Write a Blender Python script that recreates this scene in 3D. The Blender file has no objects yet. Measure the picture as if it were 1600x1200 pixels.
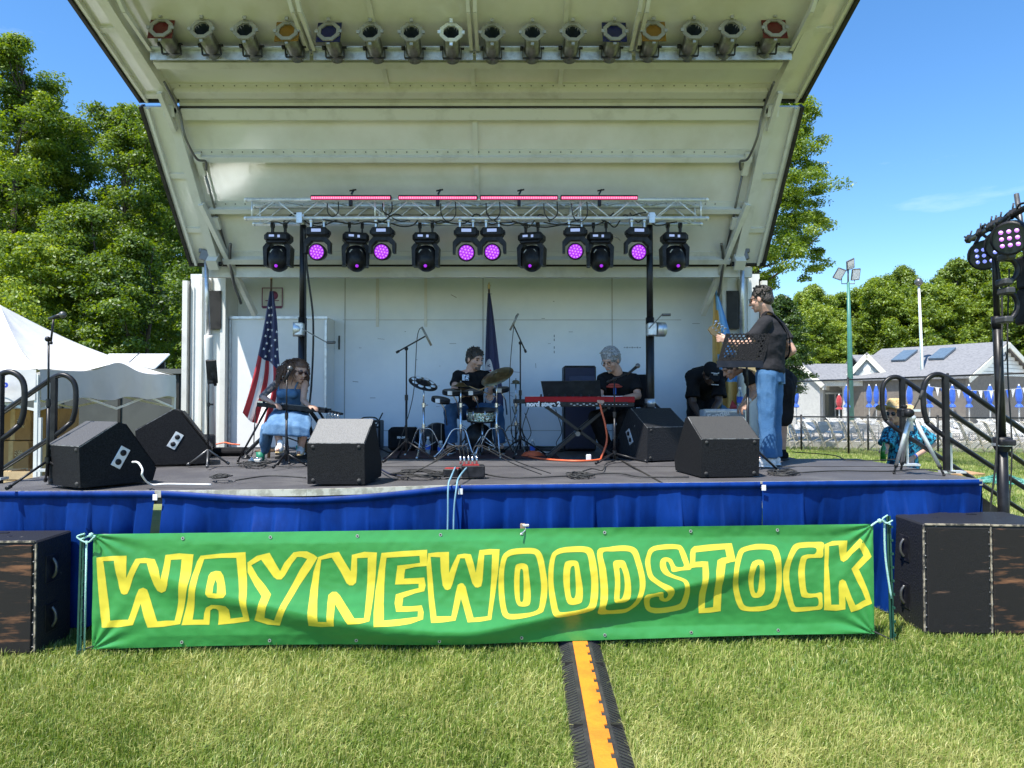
import bpy, bmesh, math, random
import numpy as np
from mathutils import Vector, Matrix, Euler, noise as mnoise
from mathutils.geometry import tessellate_polygon
R = math.radians
rnd = random.Random(7)
C = bpy.context.scene.collection
SC = bpy.context.scene

# ---------------------------------------------------------------- camera, sky, sun, exposure
F, CAMH, PITCH = 1109.0, 1.79, math.atan(25 / 1109.0)
cam = bpy.data.objects.new('camera', bpy.data.cameras.new('camera'))
C.objects.link(cam)
cam.data.sensor_width = 36.0
cam.data.lens = 36.0 * F / 1600.0
cam.data.clip_start = 0.05
cam.data.clip_end = 3000
cam.location = (0, 0, CAMH)
cam.rotation_euler = (R(90) + PITCH, 0, 0)
SC.camera = cam

LD = Vector((0.34, 0.40, -1.0)).normalized()          # the way sunlight travels
SUN_EL = math.asin(-LD.z)
SUN_AZ = math.atan2(-LD.x, -LD.y)
w = bpy.data.worlds.new('World'); SC.world = w; w.use_nodes = True
nt = w.node_tree; nt.nodes.clear()
sky = nt.nodes.new('ShaderNodeTexSky'); sky.sky_type = 'NISHITA'; sky.sun_disc = False
sky.sun_elevation = SUN_EL; sky.sun_rotation = SUN_AZ
sky.altitude = 0; sky.air_density = 1.0; sky.dust_density = 0.1; sky.ozone_density = 4.5
bg = nt.nodes.new('ShaderNodeBackground'); bg.inputs[1].default_value = 0.135
wo = nt.nodes.new('ShaderNodeOutputWorld')
# a few faint wisps of high cloud
tcw = nt.nodes.new('ShaderNodeTexCoord'); mpw = nt.nodes.new('ShaderNodeMapping'); mpw.inputs['Scale'].default_value = (1.6, 1.6, 7)
nzw = nt.nodes.new('ShaderNodeTexNoise'); nzw.inputs['Scale'].default_value = 1.7; nzw.inputs['Detail'].default_value = 9; nzw.inputs['Roughness'].default_value = .62
rmw = nt.nodes.new('ShaderNodeMapRange'); rmw.inputs[1].default_value = .62; rmw.inputs[2].default_value = .9; rmw.inputs[4].default_value = .5
mxw = nt.nodes.new('ShaderNodeMixRGB'); mxw.inputs[2].default_value = (5.2, 6.0, 7.2, 1)
L = nt.links.new
L(tcw.outputs['Generated'], mpw.inputs[0]); L(mpw.outputs[0], nzw.inputs['Vector']); L(nzw.outputs[0], rmw.inputs[0])
hsw = nt.nodes.new('ShaderNodeHueSaturation'); hsw.inputs['Saturation'].default_value = 1.19
L(rmw.outputs[0], mxw.inputs[0]); L(sky.outputs[0], hsw.inputs['Color']); L(hsw.outputs[0], mxw.inputs[1]); L(mxw.outputs[0], bg.inputs[0]); L(bg.outputs[0], wo.inputs[0])
sl = bpy.data.lights.new('sun', 'SUN'); sl.energy = 4.6; sl.angle = R(0.55); sl.color = (1.0, 0.955, 0.88)
so = bpy.data.objects.new('sun', sl); C.objects.link(so); so.location = (-8, -12, 40)
so.rotation_euler = LD.to_track_quat('-Z', 'Y').to_euler()
SC.view_settings.view_transform = 'Standard'; SC.view_settings.look = 'None'
SC.view_settings.exposure = 0.92; SC.view_settings.gamma = 1.0
SC.cycles.use_denoising = True
SC.cycles.max_bounces = 8; SC.cycles.diffuse_bounces = 6; SC.cycles.glossy_bounces = 4
SC.cycles.transmission_bounces = 4; SC.cycles.transparent_max_bounces = 8
SC.cycles.caustics_reflective = False; SC.cycles.caustics_refractive = False

# ---------------------------------------------------------------- picture helpers
CP, SP = math.cos(PITCH), math.sin(PITCH)
def ray(x, y):
    u, v = (x - 800) / F, (600 - y) / F
    return Vector((u, CP - v * SP, SP + v * CP))
def at(x, y, Y):
    d = ray(x, y); t = Y / d.y
    return Vector((d.x * t, Y, CAMH + d.z * t))
def on(x, y, z=0.0):
    d = ray(x, y); t = (z - CAMH) / d.z
    return Vector((d.x * t, d.y * t, z))
DZ = 1.125                                            # height of the stage floor

# ---------------------------------------------------------------- materials
MATS = {}
def mat(name, col, rough=.6, metal=0.0, var=.18, scale=6.0, bump=.0, bscale=60.0, col2=None, mix=(.45, .62),
        emit=None, estr=0.0, spec=.5, detail=5, sheen=0.0, stretch=(1, 1, 1), trans=0.0, coat=0.0, two=False):
    if name in MATS: return MATS[name]
    m = bpy.data.materials.new(name); m.use_nodes = True; MATS[name] = m
    n = m.node_tree.nodes; l = m.node_tree.links.new
    b = n['Principled BSDF']
    b.inputs['Roughness'].default_value = rough; b.inputs['Metallic'].default_value = metal
    b.inputs['Specular IOR Level'].default_value = spec
    if sheen: b.inputs['Sheen Weight'].default_value = sheen
    if coat: b.inputs['Coat Weight'].default_value = coat; b.inputs['Coat Roughness'].default_value = .15
    if trans: b.inputs['Transmission Weight'].default_value = trans
    tc = n.new('ShaderNodeTexCoord'); mp = n.new('ShaderNodeMapping'); mp.inputs['Scale'].default_value = stretch
    l(tc.outputs['Object'], mp.inputs[0])
    c = (*col, 1); c2 = (*(col2 or [max(0, v * (1 - var)) for v in col]), 1)
    nz = n.new('ShaderNodeTexNoise'); nz.inputs['Scale'].default_value = scale; nz.inputs['Detail'].default_value = detail
    nz.inputs['Roughness'].default_value = .62
    l(mp.outputs[0], nz.inputs['Vector'])
    mr = n.new('ShaderNodeMapRange'); mr.inputs[1].default_value = mix[0]; mr.inputs[2].default_value = mix[1]
    l(nz.outputs[0], mr.inputs[0])
    mx = n.new('ShaderNodeMixRGB'); mx.inputs[1].default_value = c; mx.inputs[2].default_value = c2
    l(mr.outputs[0], mx.inputs[0]); l(mx.outputs[0], b.inputs['Base Color'])
    if bump:
        nb = n.new('ShaderNodeTexNoise'); nb.inputs['Scale'].default_value = bscale; nb.inputs['Detail'].default_value = 4
        l(mp.outputs[0], nb.inputs['Vector'])
        bp = n.new('ShaderNodeBump'); bp.inputs['Strength'].default_value = bump; bp.inputs['Distance'].default_value = .02
        l(nb.outputs[0], bp.inputs['Height']); l(bp.outputs[0], b.inputs['Normal'])
    if emit:
        b.inputs['Emission Color'].default_value = (*emit, 1); b.inputs['Emission Strength'].default_value = estr
    return m

def leaf_mat(name, c1, c2, c3, tl=.46):
    m = bpy.data.materials.new(name); m.use_nodes = True; MATS[name] = m
    nt = m.node_tree; n = nt.nodes; l = nt.links.new; n.clear()
    out = n.new('ShaderNodeOutputMaterial')
    at_ = n.new('ShaderNodeAttribute'); at_.attribute_name = 'tint'
    oi = n.new('ShaderNodeObjectInfo')
    cr = n.new('ShaderNodeValToRGB')
    cr.color_ramp.elements[0].color = (*c1, 1); cr.color_ramp.elements[1].color = (*c3, 1)
    e = cr.color_ramp.elements.new(.5); e.color = (*c2, 1)
    ad = n.new('ShaderNodeMath'); ad.operation = 'MULTIPLY_ADD'; ad.inputs[1].default_value = .3; 
    l(oi.outputs['Random'], ad.inputs[0]); l(at_.outputs['Fac'], ad.inputs[2])
    sb = n.new('ShaderNodeMath'); sb.operation = 'SUBTRACT'; sb.inputs[1].default_value = .15
    l(ad.outputs[0], sb.inputs[0]); l(sb.outputs[0], cr.inputs[0])
    d = n.new('ShaderNodeBsdfDiffuse'); t = n.new('ShaderNodeBsdfTranslucent'); g = n.new('ShaderNodeBsdfGlossy')
    g.inputs['Roughness'].default_value = .5; g.inputs['Color'].default_value = (.9, .95, 1, 1)
    hs = n.new('ShaderNodeHueSaturation'); hs.inputs['Hue'].default_value = .485; hs.inputs['Value'].default_value = 1.5; hs.inputs['Saturation'].default_value = 1.1
    l(cr.outputs[0], d.inputs[0]); l(cr.outputs[0], hs.inputs['Color']); l(hs.outputs[0], t.inputs[0])
    m1 = n.new('ShaderNodeMixShader'); m1.inputs[0].default_value = tl
    m2 = n.new('ShaderNodeMixShader'); m2.inputs[0].default_value = .035
    l(d.outputs[0], m1.inputs[1]); l(t.outputs[0], m1.inputs[2]); l(m1.outputs[0], m2.inputs[1]); l(g.outputs[0], m2.inputs[2])
    l(m2.outputs[0], out.inputs[0])
    return m

M = {}
M['white_paint'] = mat('white_paint', (.74, .745, .72), .32, var=.16, scale=1.3, bump=.06, bscale=9)
M['wall_paint'] = mat('wall_paint', (.80, .86, .92), .40, scale=1.1, col2=(.69, .76, .84), bump=.05, bscale=7, mix=(.40, .70), detail=9)
M['roof_skin'] = mat('roof_skin', (.75, .745, .71), .13, scale=.9, col2=(.62, .605, .53), spec=.8, bump=.30, bscale=1.6, mix=(.42, .66), detail=8)
M['frame_paint'] = mat('frame_paint', (.66, .655, .61), .4, scale=4, col2=(.50, .49, .44), mix=(.5, .75), detail=8)
M['galv'] = mat('galvanised', (.62, .65, .68), .38, .75, var=.25, scale=14)
M['can_metal'] = mat('can_metal', (.20, .20, .185), .35, .7, var=.3, scale=20)
M['alu'] = mat('aluminium', (.76, .78, .80), .36, .5, var=.18, scale=18)
M['chrome'] = mat('chrome', (.62, .63, .65), .22, .9, var=.25, scale=30)
M['black_metal'] = mat('black_metal', (.010, .010, .012), .38, .1, col2=(.020, .020, .022), scale=9)
M['black_plastic'] = mat('black_plastic', (.009, .009, .011), .42, col2=(.026, .026, .03), scale=12, bump=.08, bscale=120)
M['black_rubber'] = mat('black_rubber', (.02, .02, .02), .7, col2=(.04, .04, .038), scale=9, bump=.2, bscale=90)
M['dark_trim'] = mat('dark_trim', (.035, .033, .03), .5, var=.4)
M['carpet_box'] = mat('carpet_box', (.020, .021, .023), .72, col2=(.009, .009, .010), scale=130, mix=(.38, .62), bump=.28, bscale=190, detail=3)
M['scuffed_black'] = mat('scuffed_black', (.02, .021, .024), .5, col2=(.24, .23, .21), scale=15, mix=(.67, .72), bump=.35, bscale=60, detail=10)
M['worn_wood'] = mat('worn_wood', (.022, .020, .019), .62, col2=(.20, .11, .07), scale=5.5, mix=(.56, .72), bump=.4, bscale=70, detail=12, stretch=(.8, .8, 4.5))
M['grille'] = mat('grille', (.016, .016, .018), .45, .3, col2=(.006, .006, .006), scale=170, mix=(.44, .56), bump=.6, bscale=170, detail=1)
M['worn_edge'] = mat('worn_edge', (.40, .34, .25), .7, col2=(.05, .045, .04), scale=16, mix=(.42, .56), detail=9)
M['deck'] = mat('deck_rubber', (.070, .067, .072), .62, col2=(.118, .114, .116), scale=2.4, mix=(.42, .72), bump=.5, bscale=75, detail=11)
M['deck_edge'] = mat('deck_edge', (.62, .6, .52), .45, .35, col2=(.38, .36, .3), scale=12, mix=(.45, .6))
M['satin_blue'] = mat('satin_blue', (.003, .034, .205), .5, var=.3, scale=3, bump=.15, bscale=9, spec=.12, stretch=(2, 2, .6))
M['banner_green'] = mat('banner_green', (.048, .285, .066), .33, var=.10, scale=2.0, bump=.05, bscale=16)
M['banner_yellow'] = mat('banner_yellow', (.78, .64, .055), .36, var=.08, scale=2.0)
M['steel_dark'] = mat('steel_dark', (.16, .16, .16), .4, .7)
M['denim'] = mat('denim', (.050, .130, .265), .85, col2=(.078, .170, .315), scale=8, mix=(.42, .66), bump=.18, bscale=70, detail=7)
M['denim_dark'] = mat('denim_dark', (.04, .10, .22), .85, col2=(.07, .15, .29), scale=8, mix=(.42, .66), bump=.18, bscale=70)
M['denim_dress'] = mat('denim_dress', (.085, .175, .31), .85, col2=(.14, .25, .39), scale=10, mix=(.42, .66), bump=.2, bscale=70)
M['black_cloth'] = mat('black_cloth', (.016, .016, .018), .85, var=.4, scale=5, bump=.5, bscale=14)
M['charcoal_cloth'] = mat('charcoal_cloth', (.030, .030, .034), .85, var=.3, scale=5, bump=.5, bscale=12)
M['skin'] = mat('skin', (.56, .33, .24), .5, var=.14, scale=18, bump=.1, bscale=50)
M['skin_tan'] = mat('skin_tan', (.44, .25, .175), .5, var=.15, scale=18, bump=.1, bscale=50)
M['skin_dark'] = mat('skin_dark', (.075, .042, .028), .5, var=.2, scale=18)
M['tattoo'] = mat('tattooed_skin', (.44, .29, .23), .5, col2=(.10, .095, .10), scale=26, mix=(.46, .54), detail=3)
M['hair_brown'] = mat('hair_brown', (.10, .050, .032), .55, col2=(.17, .095, .06), scale=40, bump=.8, bscale=60, stretch=(1, 1, .35))
M['hair_dark'] = mat('hair_dark', (.022, .017, .014), .5, col2=(.055, .045, .038), scale=45, bump=.8, bscale=70)
M['hair_grey'] = mat('hair_grey', (.42, .42, .43), .6, col2=(.16, .16, .165), scale=45, bump=.8, bscale=70, mix=(.4, .65))
M['beard'] = mat('beard', (.20, .14, .11), .75, col2=(.09, .06, .05), scale=70, mix=(.4, .6))
M['eye'] = mat('eye', (.03, .02, .015), .15)
M['lips'] = mat('lips', (.42, .16, .13), .5)
M['lens_dark'] = mat('lens_dark', (.05, .008, .01), .08, coat=.8)
M['white_cloth'] = mat('white_cloth', (.78, .77, .75), .8, var=.08, scale=5, bump=.3, bscale=18)
M['tent'] = mat('tent_fabric', (.60, .595, .585), .6, var=.06, scale=3, bump=.6, bscale=3.5, detail=3)
M['cardboard'] = mat('cardboard', (.42, .25, .12), .8, col2=(.30, .17, .08), scale=4)
M['straw'] = mat('straw', (.62, .46, .22), .8, col2=(.42, .28, .12), scale=60, bump=.5, bscale=120)
M['red_paint'] = mat('red_paint', (.34, .004, .010), .5, var=.15, spec=.25)
M['orange'] = mat('orange_rubber', (.75, .14, .05), .5)
M['flag_red'] = mat('flag_red', (.46, .02, .03), .6, var=.15, scale=4, sheen=.3)
M['flag_white'] = mat('flag_white', (.76, .73, .72), .6, var=.06, scale=4, sheen=.3)
M['flag_blue'] = mat('flag_blue', (.018, .025, .10), .6, var=.2, scale=4, sheen=.3)
M['flag_sky'] = mat('flag_sky', (.16, .40, .72), .6, var=.15, scale=4, sheen=.3)
M['flag_gold'] = mat('flag_gold', (.62, .38, .09), .6, var=.2, scale=4, sheen=.3)
M['gold'] = mat('brass_finial', (.7, .55, .3), .3, .9)
M['wood'] = mat('maple_wood', (.62, .40, .18), .4, var=.2, scale=9, stretch=(1, 1, 6))
M['bronze'] = mat('cymbal_bronze', (.20, .15, .08), .3, .9, col2=(.12, .10, .06), scale=20)
M['purple_led'] = mat('purple_led', (.5, .05, .6), .4, emit=(.30, .010, .62), estr=.5)
M['violet_dot'] = mat('violet_dot', (.9, .5, 1), .4, emit=(.60, .12, 1.0), estr=.48)
M['pink_led'] = mat('pink_led', (.8, .1, .2), .4, emit=(.85, .02, .20), estr=.5)
M['pink_hot'] = mat('pink_hot', (1, .5, .5), .4, emit=(1.0, .25, .42), estr=.75)
M['blue_led'] = mat('blue_led', (.5, .5, 1), .4, emit=(.22, .28, 1.0), estr=.5)
M['lcd'] = mat('lcd', (.1, .12, .2), .3, emit=(.35, .45, .75), estr=.5)
M['umbrella_blue'] = mat('umbrella_blue', (.02, .12, .62), .6, var=.2, sheen=.3)
M['pole_green'] = mat('pole_green', (.06, .21, .16), .45, var=.15)
M['stake_green'] = mat('stake_green', (.012, .07, .045), .5, var=.3)
M['rope'] = mat('rope', (.42, .62, .56), .8, col2=(.1, .35, .28), scale=200)
M['shingle'] = mat('shingle', (.22, .222, .23), .85, col2=(.16, .163, .172), scale=7, bump=.4, bscale=30)
M['siding'] = mat('siding', (.55, .55, .52), .7, var=.08)
M['trim_cream'] = mat('trim_cream', (.74, .72, .62), .6, var=.06)
M['brown_wall'] = mat('brown_wall', (.20, .175, .15), .8, var=.15)
M['glass_dark'] = mat('glass_dark', (.03, .04, .05), .08)
M['skylight'] = mat('skylight', (.12, .17, .22), .15)  # pale blue of the reflected sky put into the glass colour
M['concrete'] = mat('concrete', (.50, .47, .42), .85, var=.15, scale=2, bump=.2)
M['lounger_white'] = mat('lounger_white', (.72, .71, .67), .6, var=.15)
M['strap_grey'] = mat('strap_grey', (.42, .41, .36), .7, var=.2)
M['bark'] = mat('bark', (.085, .066, .05), .9, col2=(.045, .036, .03), scale=7, bump=.9, bscale=18, stretch=(2, 2, .5))
M['shed_grey'] = mat('shed_grey', (.075, .08, .075), .75, var=.25, scale=1.2, bump=.15, bscale=4)
M['paper'] = mat('paper', (.8, .8, .8), .7)
M['purple_print'] = mat('purple_print', (.22, .06, .16), .7)
M['navy'] = mat('navy_print', (.010, .014, .045), .6)
M['leaf_a'] = leaf_mat('leaf_a', (.040, .082, .009), (.135, .215, .020), (.28, .36, .045))
M['leaf_b'] = leaf_mat('leaf_b', (.06, .105, .010), (.19, .275, .026), (.36, .44, .062))
M['leaf_c'] = leaf_mat('leaf_c', (.018, .045, .008), (.045, .095, .014), (.10, .165, .026))  # shade deep in the wood put into the leaf colour; evergreen's own dark too
M['blade'] = leaf_mat('grass_blade', (.060, .118, .012), (.205, .292, .042), (.52, .505, .19), tl=.3)

for k_, v_ in (('carpet_box', .12), ('black_plastic', .25), ('black_cloth', .1), ('charcoal_cloth', .1), ('grille', .15), ('scuffed_black', .25), ('black_metal', .35), ('denim', .15), ('denim_dark', .15), ('denim_dress', .15), ('worn_wood', .2), ('dark_trim', .2)):
    M[k_].node_tree.nodes['Principled BSDF'].inputs['Specular IOR Level'].default_value = v_
# ---------------------------------------------------------------- mesh builder
WM = {}                                               # world matrix of each object made here
def rotm(rx=0, ry=0, rz=0): return Euler((rx, ry, rz)).to_matrix().to_4x4()
def T(p): return Matrix.Translation(p)
def frame_to(d, up=Vector((0, 0, 1))):
    d = Vector(d).normalized()
    if abs(d.dot(up)) > .995: up = Vector((0, 1, 0))
    x = d.cross(up).normalized(); y = x.cross(d).normalized()
    return x, y, d
class MB:
    def __init__(s): s.v = []; s.f = []; s.m = []; s.mi = 0; s.sm = []; s.smooth = False
    def add(s, vs, fs, smooth=None):
        o = len(s.v); s.v += [tuple(v) for v in vs]
        for f in fs:
            s.f.append(tuple(i + o for i in f)); s.m.append(s.mi); s.sm.append(s.smooth if smooth is None else smooth)
        return s
    def box(s, c, d, M4=None, bev=0.0):
        c = Vector(c); hx, hy, hz = d[0] / 2, d[1] / 2, d[2] / 2
        if bev > 0:
            b = min(bev, hx * .9, hy * .9, hz * .9); vs = []
            for sx in (-1, 1):
                for sy in (-1, 1):
                    for sz in (-1, 1):
                        vs += [(sx * (hx - b), sy * (hy - b), sz * hz), (sx * (hx - b), sy * hy, sz * (hz - b)), (sx * hx, sy * (hy - b), sz * (hz - b))]
            bm = bmesh.new(); bv = [bm.verts.new(v) for v in vs]
            r = bmesh.ops.convex_hull(bm, input=bv); bm.verts.index_update()
            vs = [v.co.copy() for v in bm.verts]; fs = [[v.index for v in f.verts] for f in bm.faces]; bm.free()
        else:
            vs = [Vector((x, y, z)) for x in (-hx, hx) for y in (-hy, hy) for z in (-hz, hz)]
            fs = [(0, 1, 3, 2), (4, 6, 7, 5), (0, 4, 5, 1), (2, 3, 7, 6), (0, 2, 6, 4), (1, 5, 7, 3)]
        if M4 is not None: vs = [c + (M4.to_3x3() @ Vector(v)) for v in vs]
        else: vs = [c + Vector(v) for v in vs]
        return s.add(vs, fs, False)
    def tube(s, pts, r, seg=8, caps=True, smooth=True):
        pts = [Vector(p) for p in pts]; n = len(pts)
        rs = r if isinstance(r, (list, tuple)) else [r] * n
        vs = []; fs = []; prev = None
        for i, p in enumerate(pts):
            d = (pts[min(i + 1, n - 1)] - pts[max(i - 1, 0)])
            if d.length < 1e-9: d = Vector((0, 0, 1))
            d.normalize()
            if prev is None: x, y, _ = frame_to(d)
            else:
                x = prev - d * prev.dot(d)
                if x.length < 1e-6: x = frame_to(d)[0]
                x.normalize(); y = x.cross(d)
            prev = x
            for k in range(seg):
                a = 2 * math.pi * k / seg
                vs.append(p + (x * math.cos(a) + y * math.sin(a)) * rs[i])
        for i in range(n - 1):
            for k in range(seg):
                fs.append((i * seg + k, i * seg + (k + 1) % seg, (i + 1) * seg + (k + 1) % seg, (i + 1) * seg + k))
        s.add(vs, fs, smooth)
        if caps:
            o = len(s.v) - len(vs)
            s.f.append(tuple(o + k for k in range(seg))[::-1]); s.m.append(s.mi); s.sm.append(False)
            s.f.append(tuple(o + (n - 1) * seg + k for k in range(seg))); s.m.append(s.mi); s.sm.append(False)
        return s
    def bar(s, a, b, w, h, up=(0, 0, 1)):
        a, b = Vector(a), Vector(b); x, y, d = frame_to(b - a, Vector(up))
        vs = [p + x * sx * w / 2 + y * sy * h / 2 for p in (a, b) for sx, sy in ((-1, -1), (1, -1), (1, 1), (-1, 1))]
        return s.add(vs, [(0, 1, 5, 4), (1, 2, 6, 5), (2, 3, 7, 6), (3, 0, 4, 7), (3, 2, 1, 0), (4, 5, 6, 7)], False)
    def lathe(s, prof, base=(0, 0, 0), ax=(0, 0, 1), seg=20, smooth=True, a0=0.0):
        base = Vector(base); x, y, d = frame_to(ax); vs = []; fs = []
        for (r, h) in prof:
            for k in range(seg):
                a = 2 * math.pi * k / seg + a0
                vs.append(base + d * h + (x * math.cos(a) + y * math.sin(a)) * max(r, 1e-4))
        for i in range(len(prof) - 1):
            for k in range(seg):
                fs.append((i * seg + k, i * seg + (k + 1) % seg, (i + 1) * seg + (k + 1) % seg, (i + 1) * seg + k))
        return s.add(vs, fs, smooth)
    def sphere(s, c, r, seg=12, M3=None):
        c = Vector(c); r = r if isinstance(r, (list, tuple)) else (r, r, r); n = max(4, seg // 2); vs = []; fs = []
        for i in range(n + 1):
            ph = math.pi * i / n
            for k in range(seg):
                a = 2 * math.pi * k / seg
                p = Vector((math.sin(ph) * math.cos(a) * r[0], math.sin(ph) * math.sin(a) * r[1], math.cos(ph) * r[2]))
                vs.append(c + (M3 @ p if M3 is not None else p))
        for i in range(n):
            for k in range(seg):
                fs.append((i * seg + k, (i + 1) * seg + k, (i + 1) * seg + (k + 1) % seg, i * seg + (k + 1) % seg))
        return s.add(vs, fs, True)
    def prism(s, poly, o, ax, ay, depth):
        """poly (2D) in axes ax, ay from origin o, extruded by vector depth; convex or concave"""
        o, ax, ay, dp = Vector(o), Vector(ax), Vector(ay), Vector(depth); n = len(poly)
        p3 = [o + ax * p[0] + ay * p[1] for p in poly]
        tri = tessellate_polygon([[Vector((p[0], p[1], 0)) for p in poly]])
        vs = p3 + [p + dp for p in p3]
        fs = [tuple(t) for t in tri] + [tuple(i + n for i in t[::-1]) for t in tri] + [(i, (i + 1) % n, (i + 1) % n + n, i + n) for i in range(n)]
        return s.add(vs, fs, False)
    def loft(s, pts, rad, side=(1, 0, 0), seg=16, cap=True):
        """elliptical sections (a along side, b across) through pts"""
        pts = [Vector(p) for p in pts]; n = len(pts); vs = []; fs = []
        for i, p in enumerate(pts):
            d = (pts[min(i + 1, n - 1)] - pts[max(i - 1, 0)]).normalized()
            sd = Vector(side[i]) if isinstance(side, list) else Vector(side)
            x = (sd - d * sd.dot(d)).normalized(); y = d.cross(x)
            a, b = rad[i]
            for k in range(seg):
                t = 2 * math.pi * k / seg
                vs.append(p + x * a * math.cos(t) + y * b * math.sin(t))
        for i in range(n - 1):
            for k in range(seg):
                fs.append((i * seg + k, i * seg + (k + 1) % seg, (i + 1) * seg + (k + 1) % seg, (i + 1) * seg + k))
        if cap:
            vs.append(pts[0]); vs.append(pts[-1]); a, b = len(vs) - 2, len(vs) - 1
            for k in range(seg):
                fs.append((k, a, (k + 1) % seg)); fs.append(((n - 1) * seg + k, (n - 1) * seg + (k + 1) % seg, b))
        return s.add(vs, fs, True)
    def build(s, name, mats, parent=None, local=False, **tg):
        me = bpy.data.meshes.new(name)
        vs = s.v
        if parent is not None and not local:
            iv = WM[parent.name].inverted(); vs = [tuple(iv @ Vector(v)) for v in vs]
        me.from_pydata(vs, [], s.f)
        if not isinstance(mats, (list, tuple)): mats = [mats]
        for m in mats: me.materials.append(m if not isinstance(m, str) else M[m])
        me.polygons.foreach_set('material_index', s.m); me.polygons.foreach_set('use_smooth', s.sm)
        bm = bmesh.new(); bm.from_mesh(me); bmesh.ops.recalc_face_normals(bm, faces=bm.faces[:]); bm.to_mesh(me); bm.free()
        me.update()
        o = bpy.data.objects.new(name, me); C.objects.link(o)
        WM[o.name] = Matrix.Identity(4)
        if parent is not None:
            o.parent = parent; WM[o.name] = WM[parent.name].copy()
        if tg: tag(o, **tg)
        return o
def tag(o, label=None, cat=None, group=None, kind=None):
    if label: o['label'] = label
    if cat: o['category'] = cat
    if group: o['group'] = group
    if kind: o['kind'] = kind
    return o
def thing(name, loc, label, cat, group=None, rz=0.0):
    o = bpy.data.objects.new(name, None); C.objects.link(o)
    o.empty_display_size = .1; o.location = loc; o.rotation_euler = (0, 0, rz)
    WM[o.name] = T(loc) @ rotm(0, 0, rz)
    return tag(o, label, cat, group)
ORD = ['first', 'second', 'third', 'fourth', 'fifth', 'sixth', 'seventh', 'eighth', 'ninth', 'tenth', 'eleventh', 'twelfth', 'thirteenth', 'fourteenth', 'fifteenth', 'sixteenth', 'seventeenth', 'eighteenth', 'nineteenth', 'twentieth', 'last']
def kids(o): return [c for c in bpy.data.objects if c.parent == o]
KIDS = {}
def dup(root, loc, rz=0.0, label=None, group=None, scale=None):
    if root.name not in KIDS:
        KIDS[root.name] = [(c, kids(c)) for c in kids(root)]
    r = root.copy(); C.objects.link(r); r.location = loc; r.rotation_euler = (0, 0, rz)
    if scale: r.scale = (scale, scale, scale)
    if label: r['label'] = label
    if group: r['group'] = group
    for c, gs in KIDS[root.name]:
        k = c.copy(); C.objects.link(k); k.parent = r
        for g in gs:
            q = g.copy(); C.objects.link(q); q.parent = k
    return r
def curve_pts(pts, n=6):
    """Catmull-Rom through pts"""
    pts = [Vector(p) for p in pts]; out = []
    P = [pts[0]] + pts + [pts[-1]]
    for i in range(1, len(P) - 2):
        for k in range(n):
            t = k / n; a, b, c, d = P[i - 1], P[i], P[i + 1], P[i + 2]
            out.append(.5 * ((2 * b) + (c - a) * t + (2 * a - 5 * b + 4 * c - d) * t * t + (3 * b - a - 3 * c + d) * t ** 3))
    out.append(pts[-1]); return out
def text_mesh(mb, txt, o, ax, ay, size, depth=.002, spacing=1.0, align='CENTER', bold=0.0):
    """letters as flat geometry in the axes ax, ay"""
    cu = bpy.data.curves.new('t', 'FONT'); cu.body = txt; cu.size = size; cu.align_x = align; cu.space_character = spacing
    cu.offset = bold; cu.resolution_u = 3
    ob = bpy.data.objects.new('t', cu); C.objects.link(ob)
    bpy.context.view_layer.update()
    me = bpy.data.meshes.new_from_object(ob.evaluated_get(bpy.context.evaluated_depsgraph_get()))
    o, ax, ay = Vector(o), Vector(ax).normalized(), Vector(ay).normalized()
    mb.add([o + ax * v.co.x + ay * v.co.y for v in me.vertices], [tuple(p.vertices) for p in me.polygons], False)
    bpy.data.objects.remove(ob); bpy.data.meshes.remove(me); bpy.data.curves.remove(cu)
# ================================================================ THE SETTING
def ground_mat():
    m = mat('lawn', (.12, .165, .045), .9, scale=1.2, col2=(.22, .235, .095), bump=.8, bscale=45, mix=(.4, .65), detail=10)
    return m
g = MB(); S = 900
g.add([(-S, -40, 0), (S, -40, 0), (S, S, 0), (-S, S, 0)], [(0, 1, 2, 3)])
tag(g.build('ground', ground_mat()), kind='structure')
# concrete terrace of the pool
g = MB(); g.prism([(10.4, 27.2), (60, 27.2), (60, 60), (14, 60)], (0, 0, .004), (1, 0, 0), (0, 1, 0), (0, 0, .03))
tag(g.build('terrace', M['concrete']), kind='structure')

def quads_mesh(name, V, tint, m, parent=None):
    """V (n,4,3) quads, tint (n,) -> one mesh"""
    n = len(V); me = bpy.data.meshes.new(name)
    me.vertices.add(n * 4); me.loops.add(n * 4); me.polygons.add(n)
    me.vertices.foreach_set('co', V.reshape(-1).astype(np.float32))
    me.loops.foreach_set('vertex_index', np.arange(n * 4, dtype=np.int32))
    me.polygons.foreach_set('loop_start', np.arange(0, n * 4, 4, dtype=np.int32))
    me.polygons.foreach_set('loop_total', np.full(n, 4, dtype=np.int32))
    a = me.attributes.new('tint', 'FLOAT', 'POINT'); a.data.foreach_set('value', np.repeat(tint, 4).astype(np.float32))
    me.materials.append(m); me.update(calc_edges=True)
    return me

def fbm2(x, y, seed, octs=4, f0=.5):
    r = np.random.RandomState(seed); out = 0
    for o in range(octs):
        f = f0 * 2 ** o
        for _ in range(3):
            a = r.uniform(0, 6.28); p = r.uniform(0, 6.28)
            out = out + np.sin((x * math.cos(a) + y * math.sin(a)) * f * 6.28 + p) / (o + 1)
    return out / 6

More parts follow.
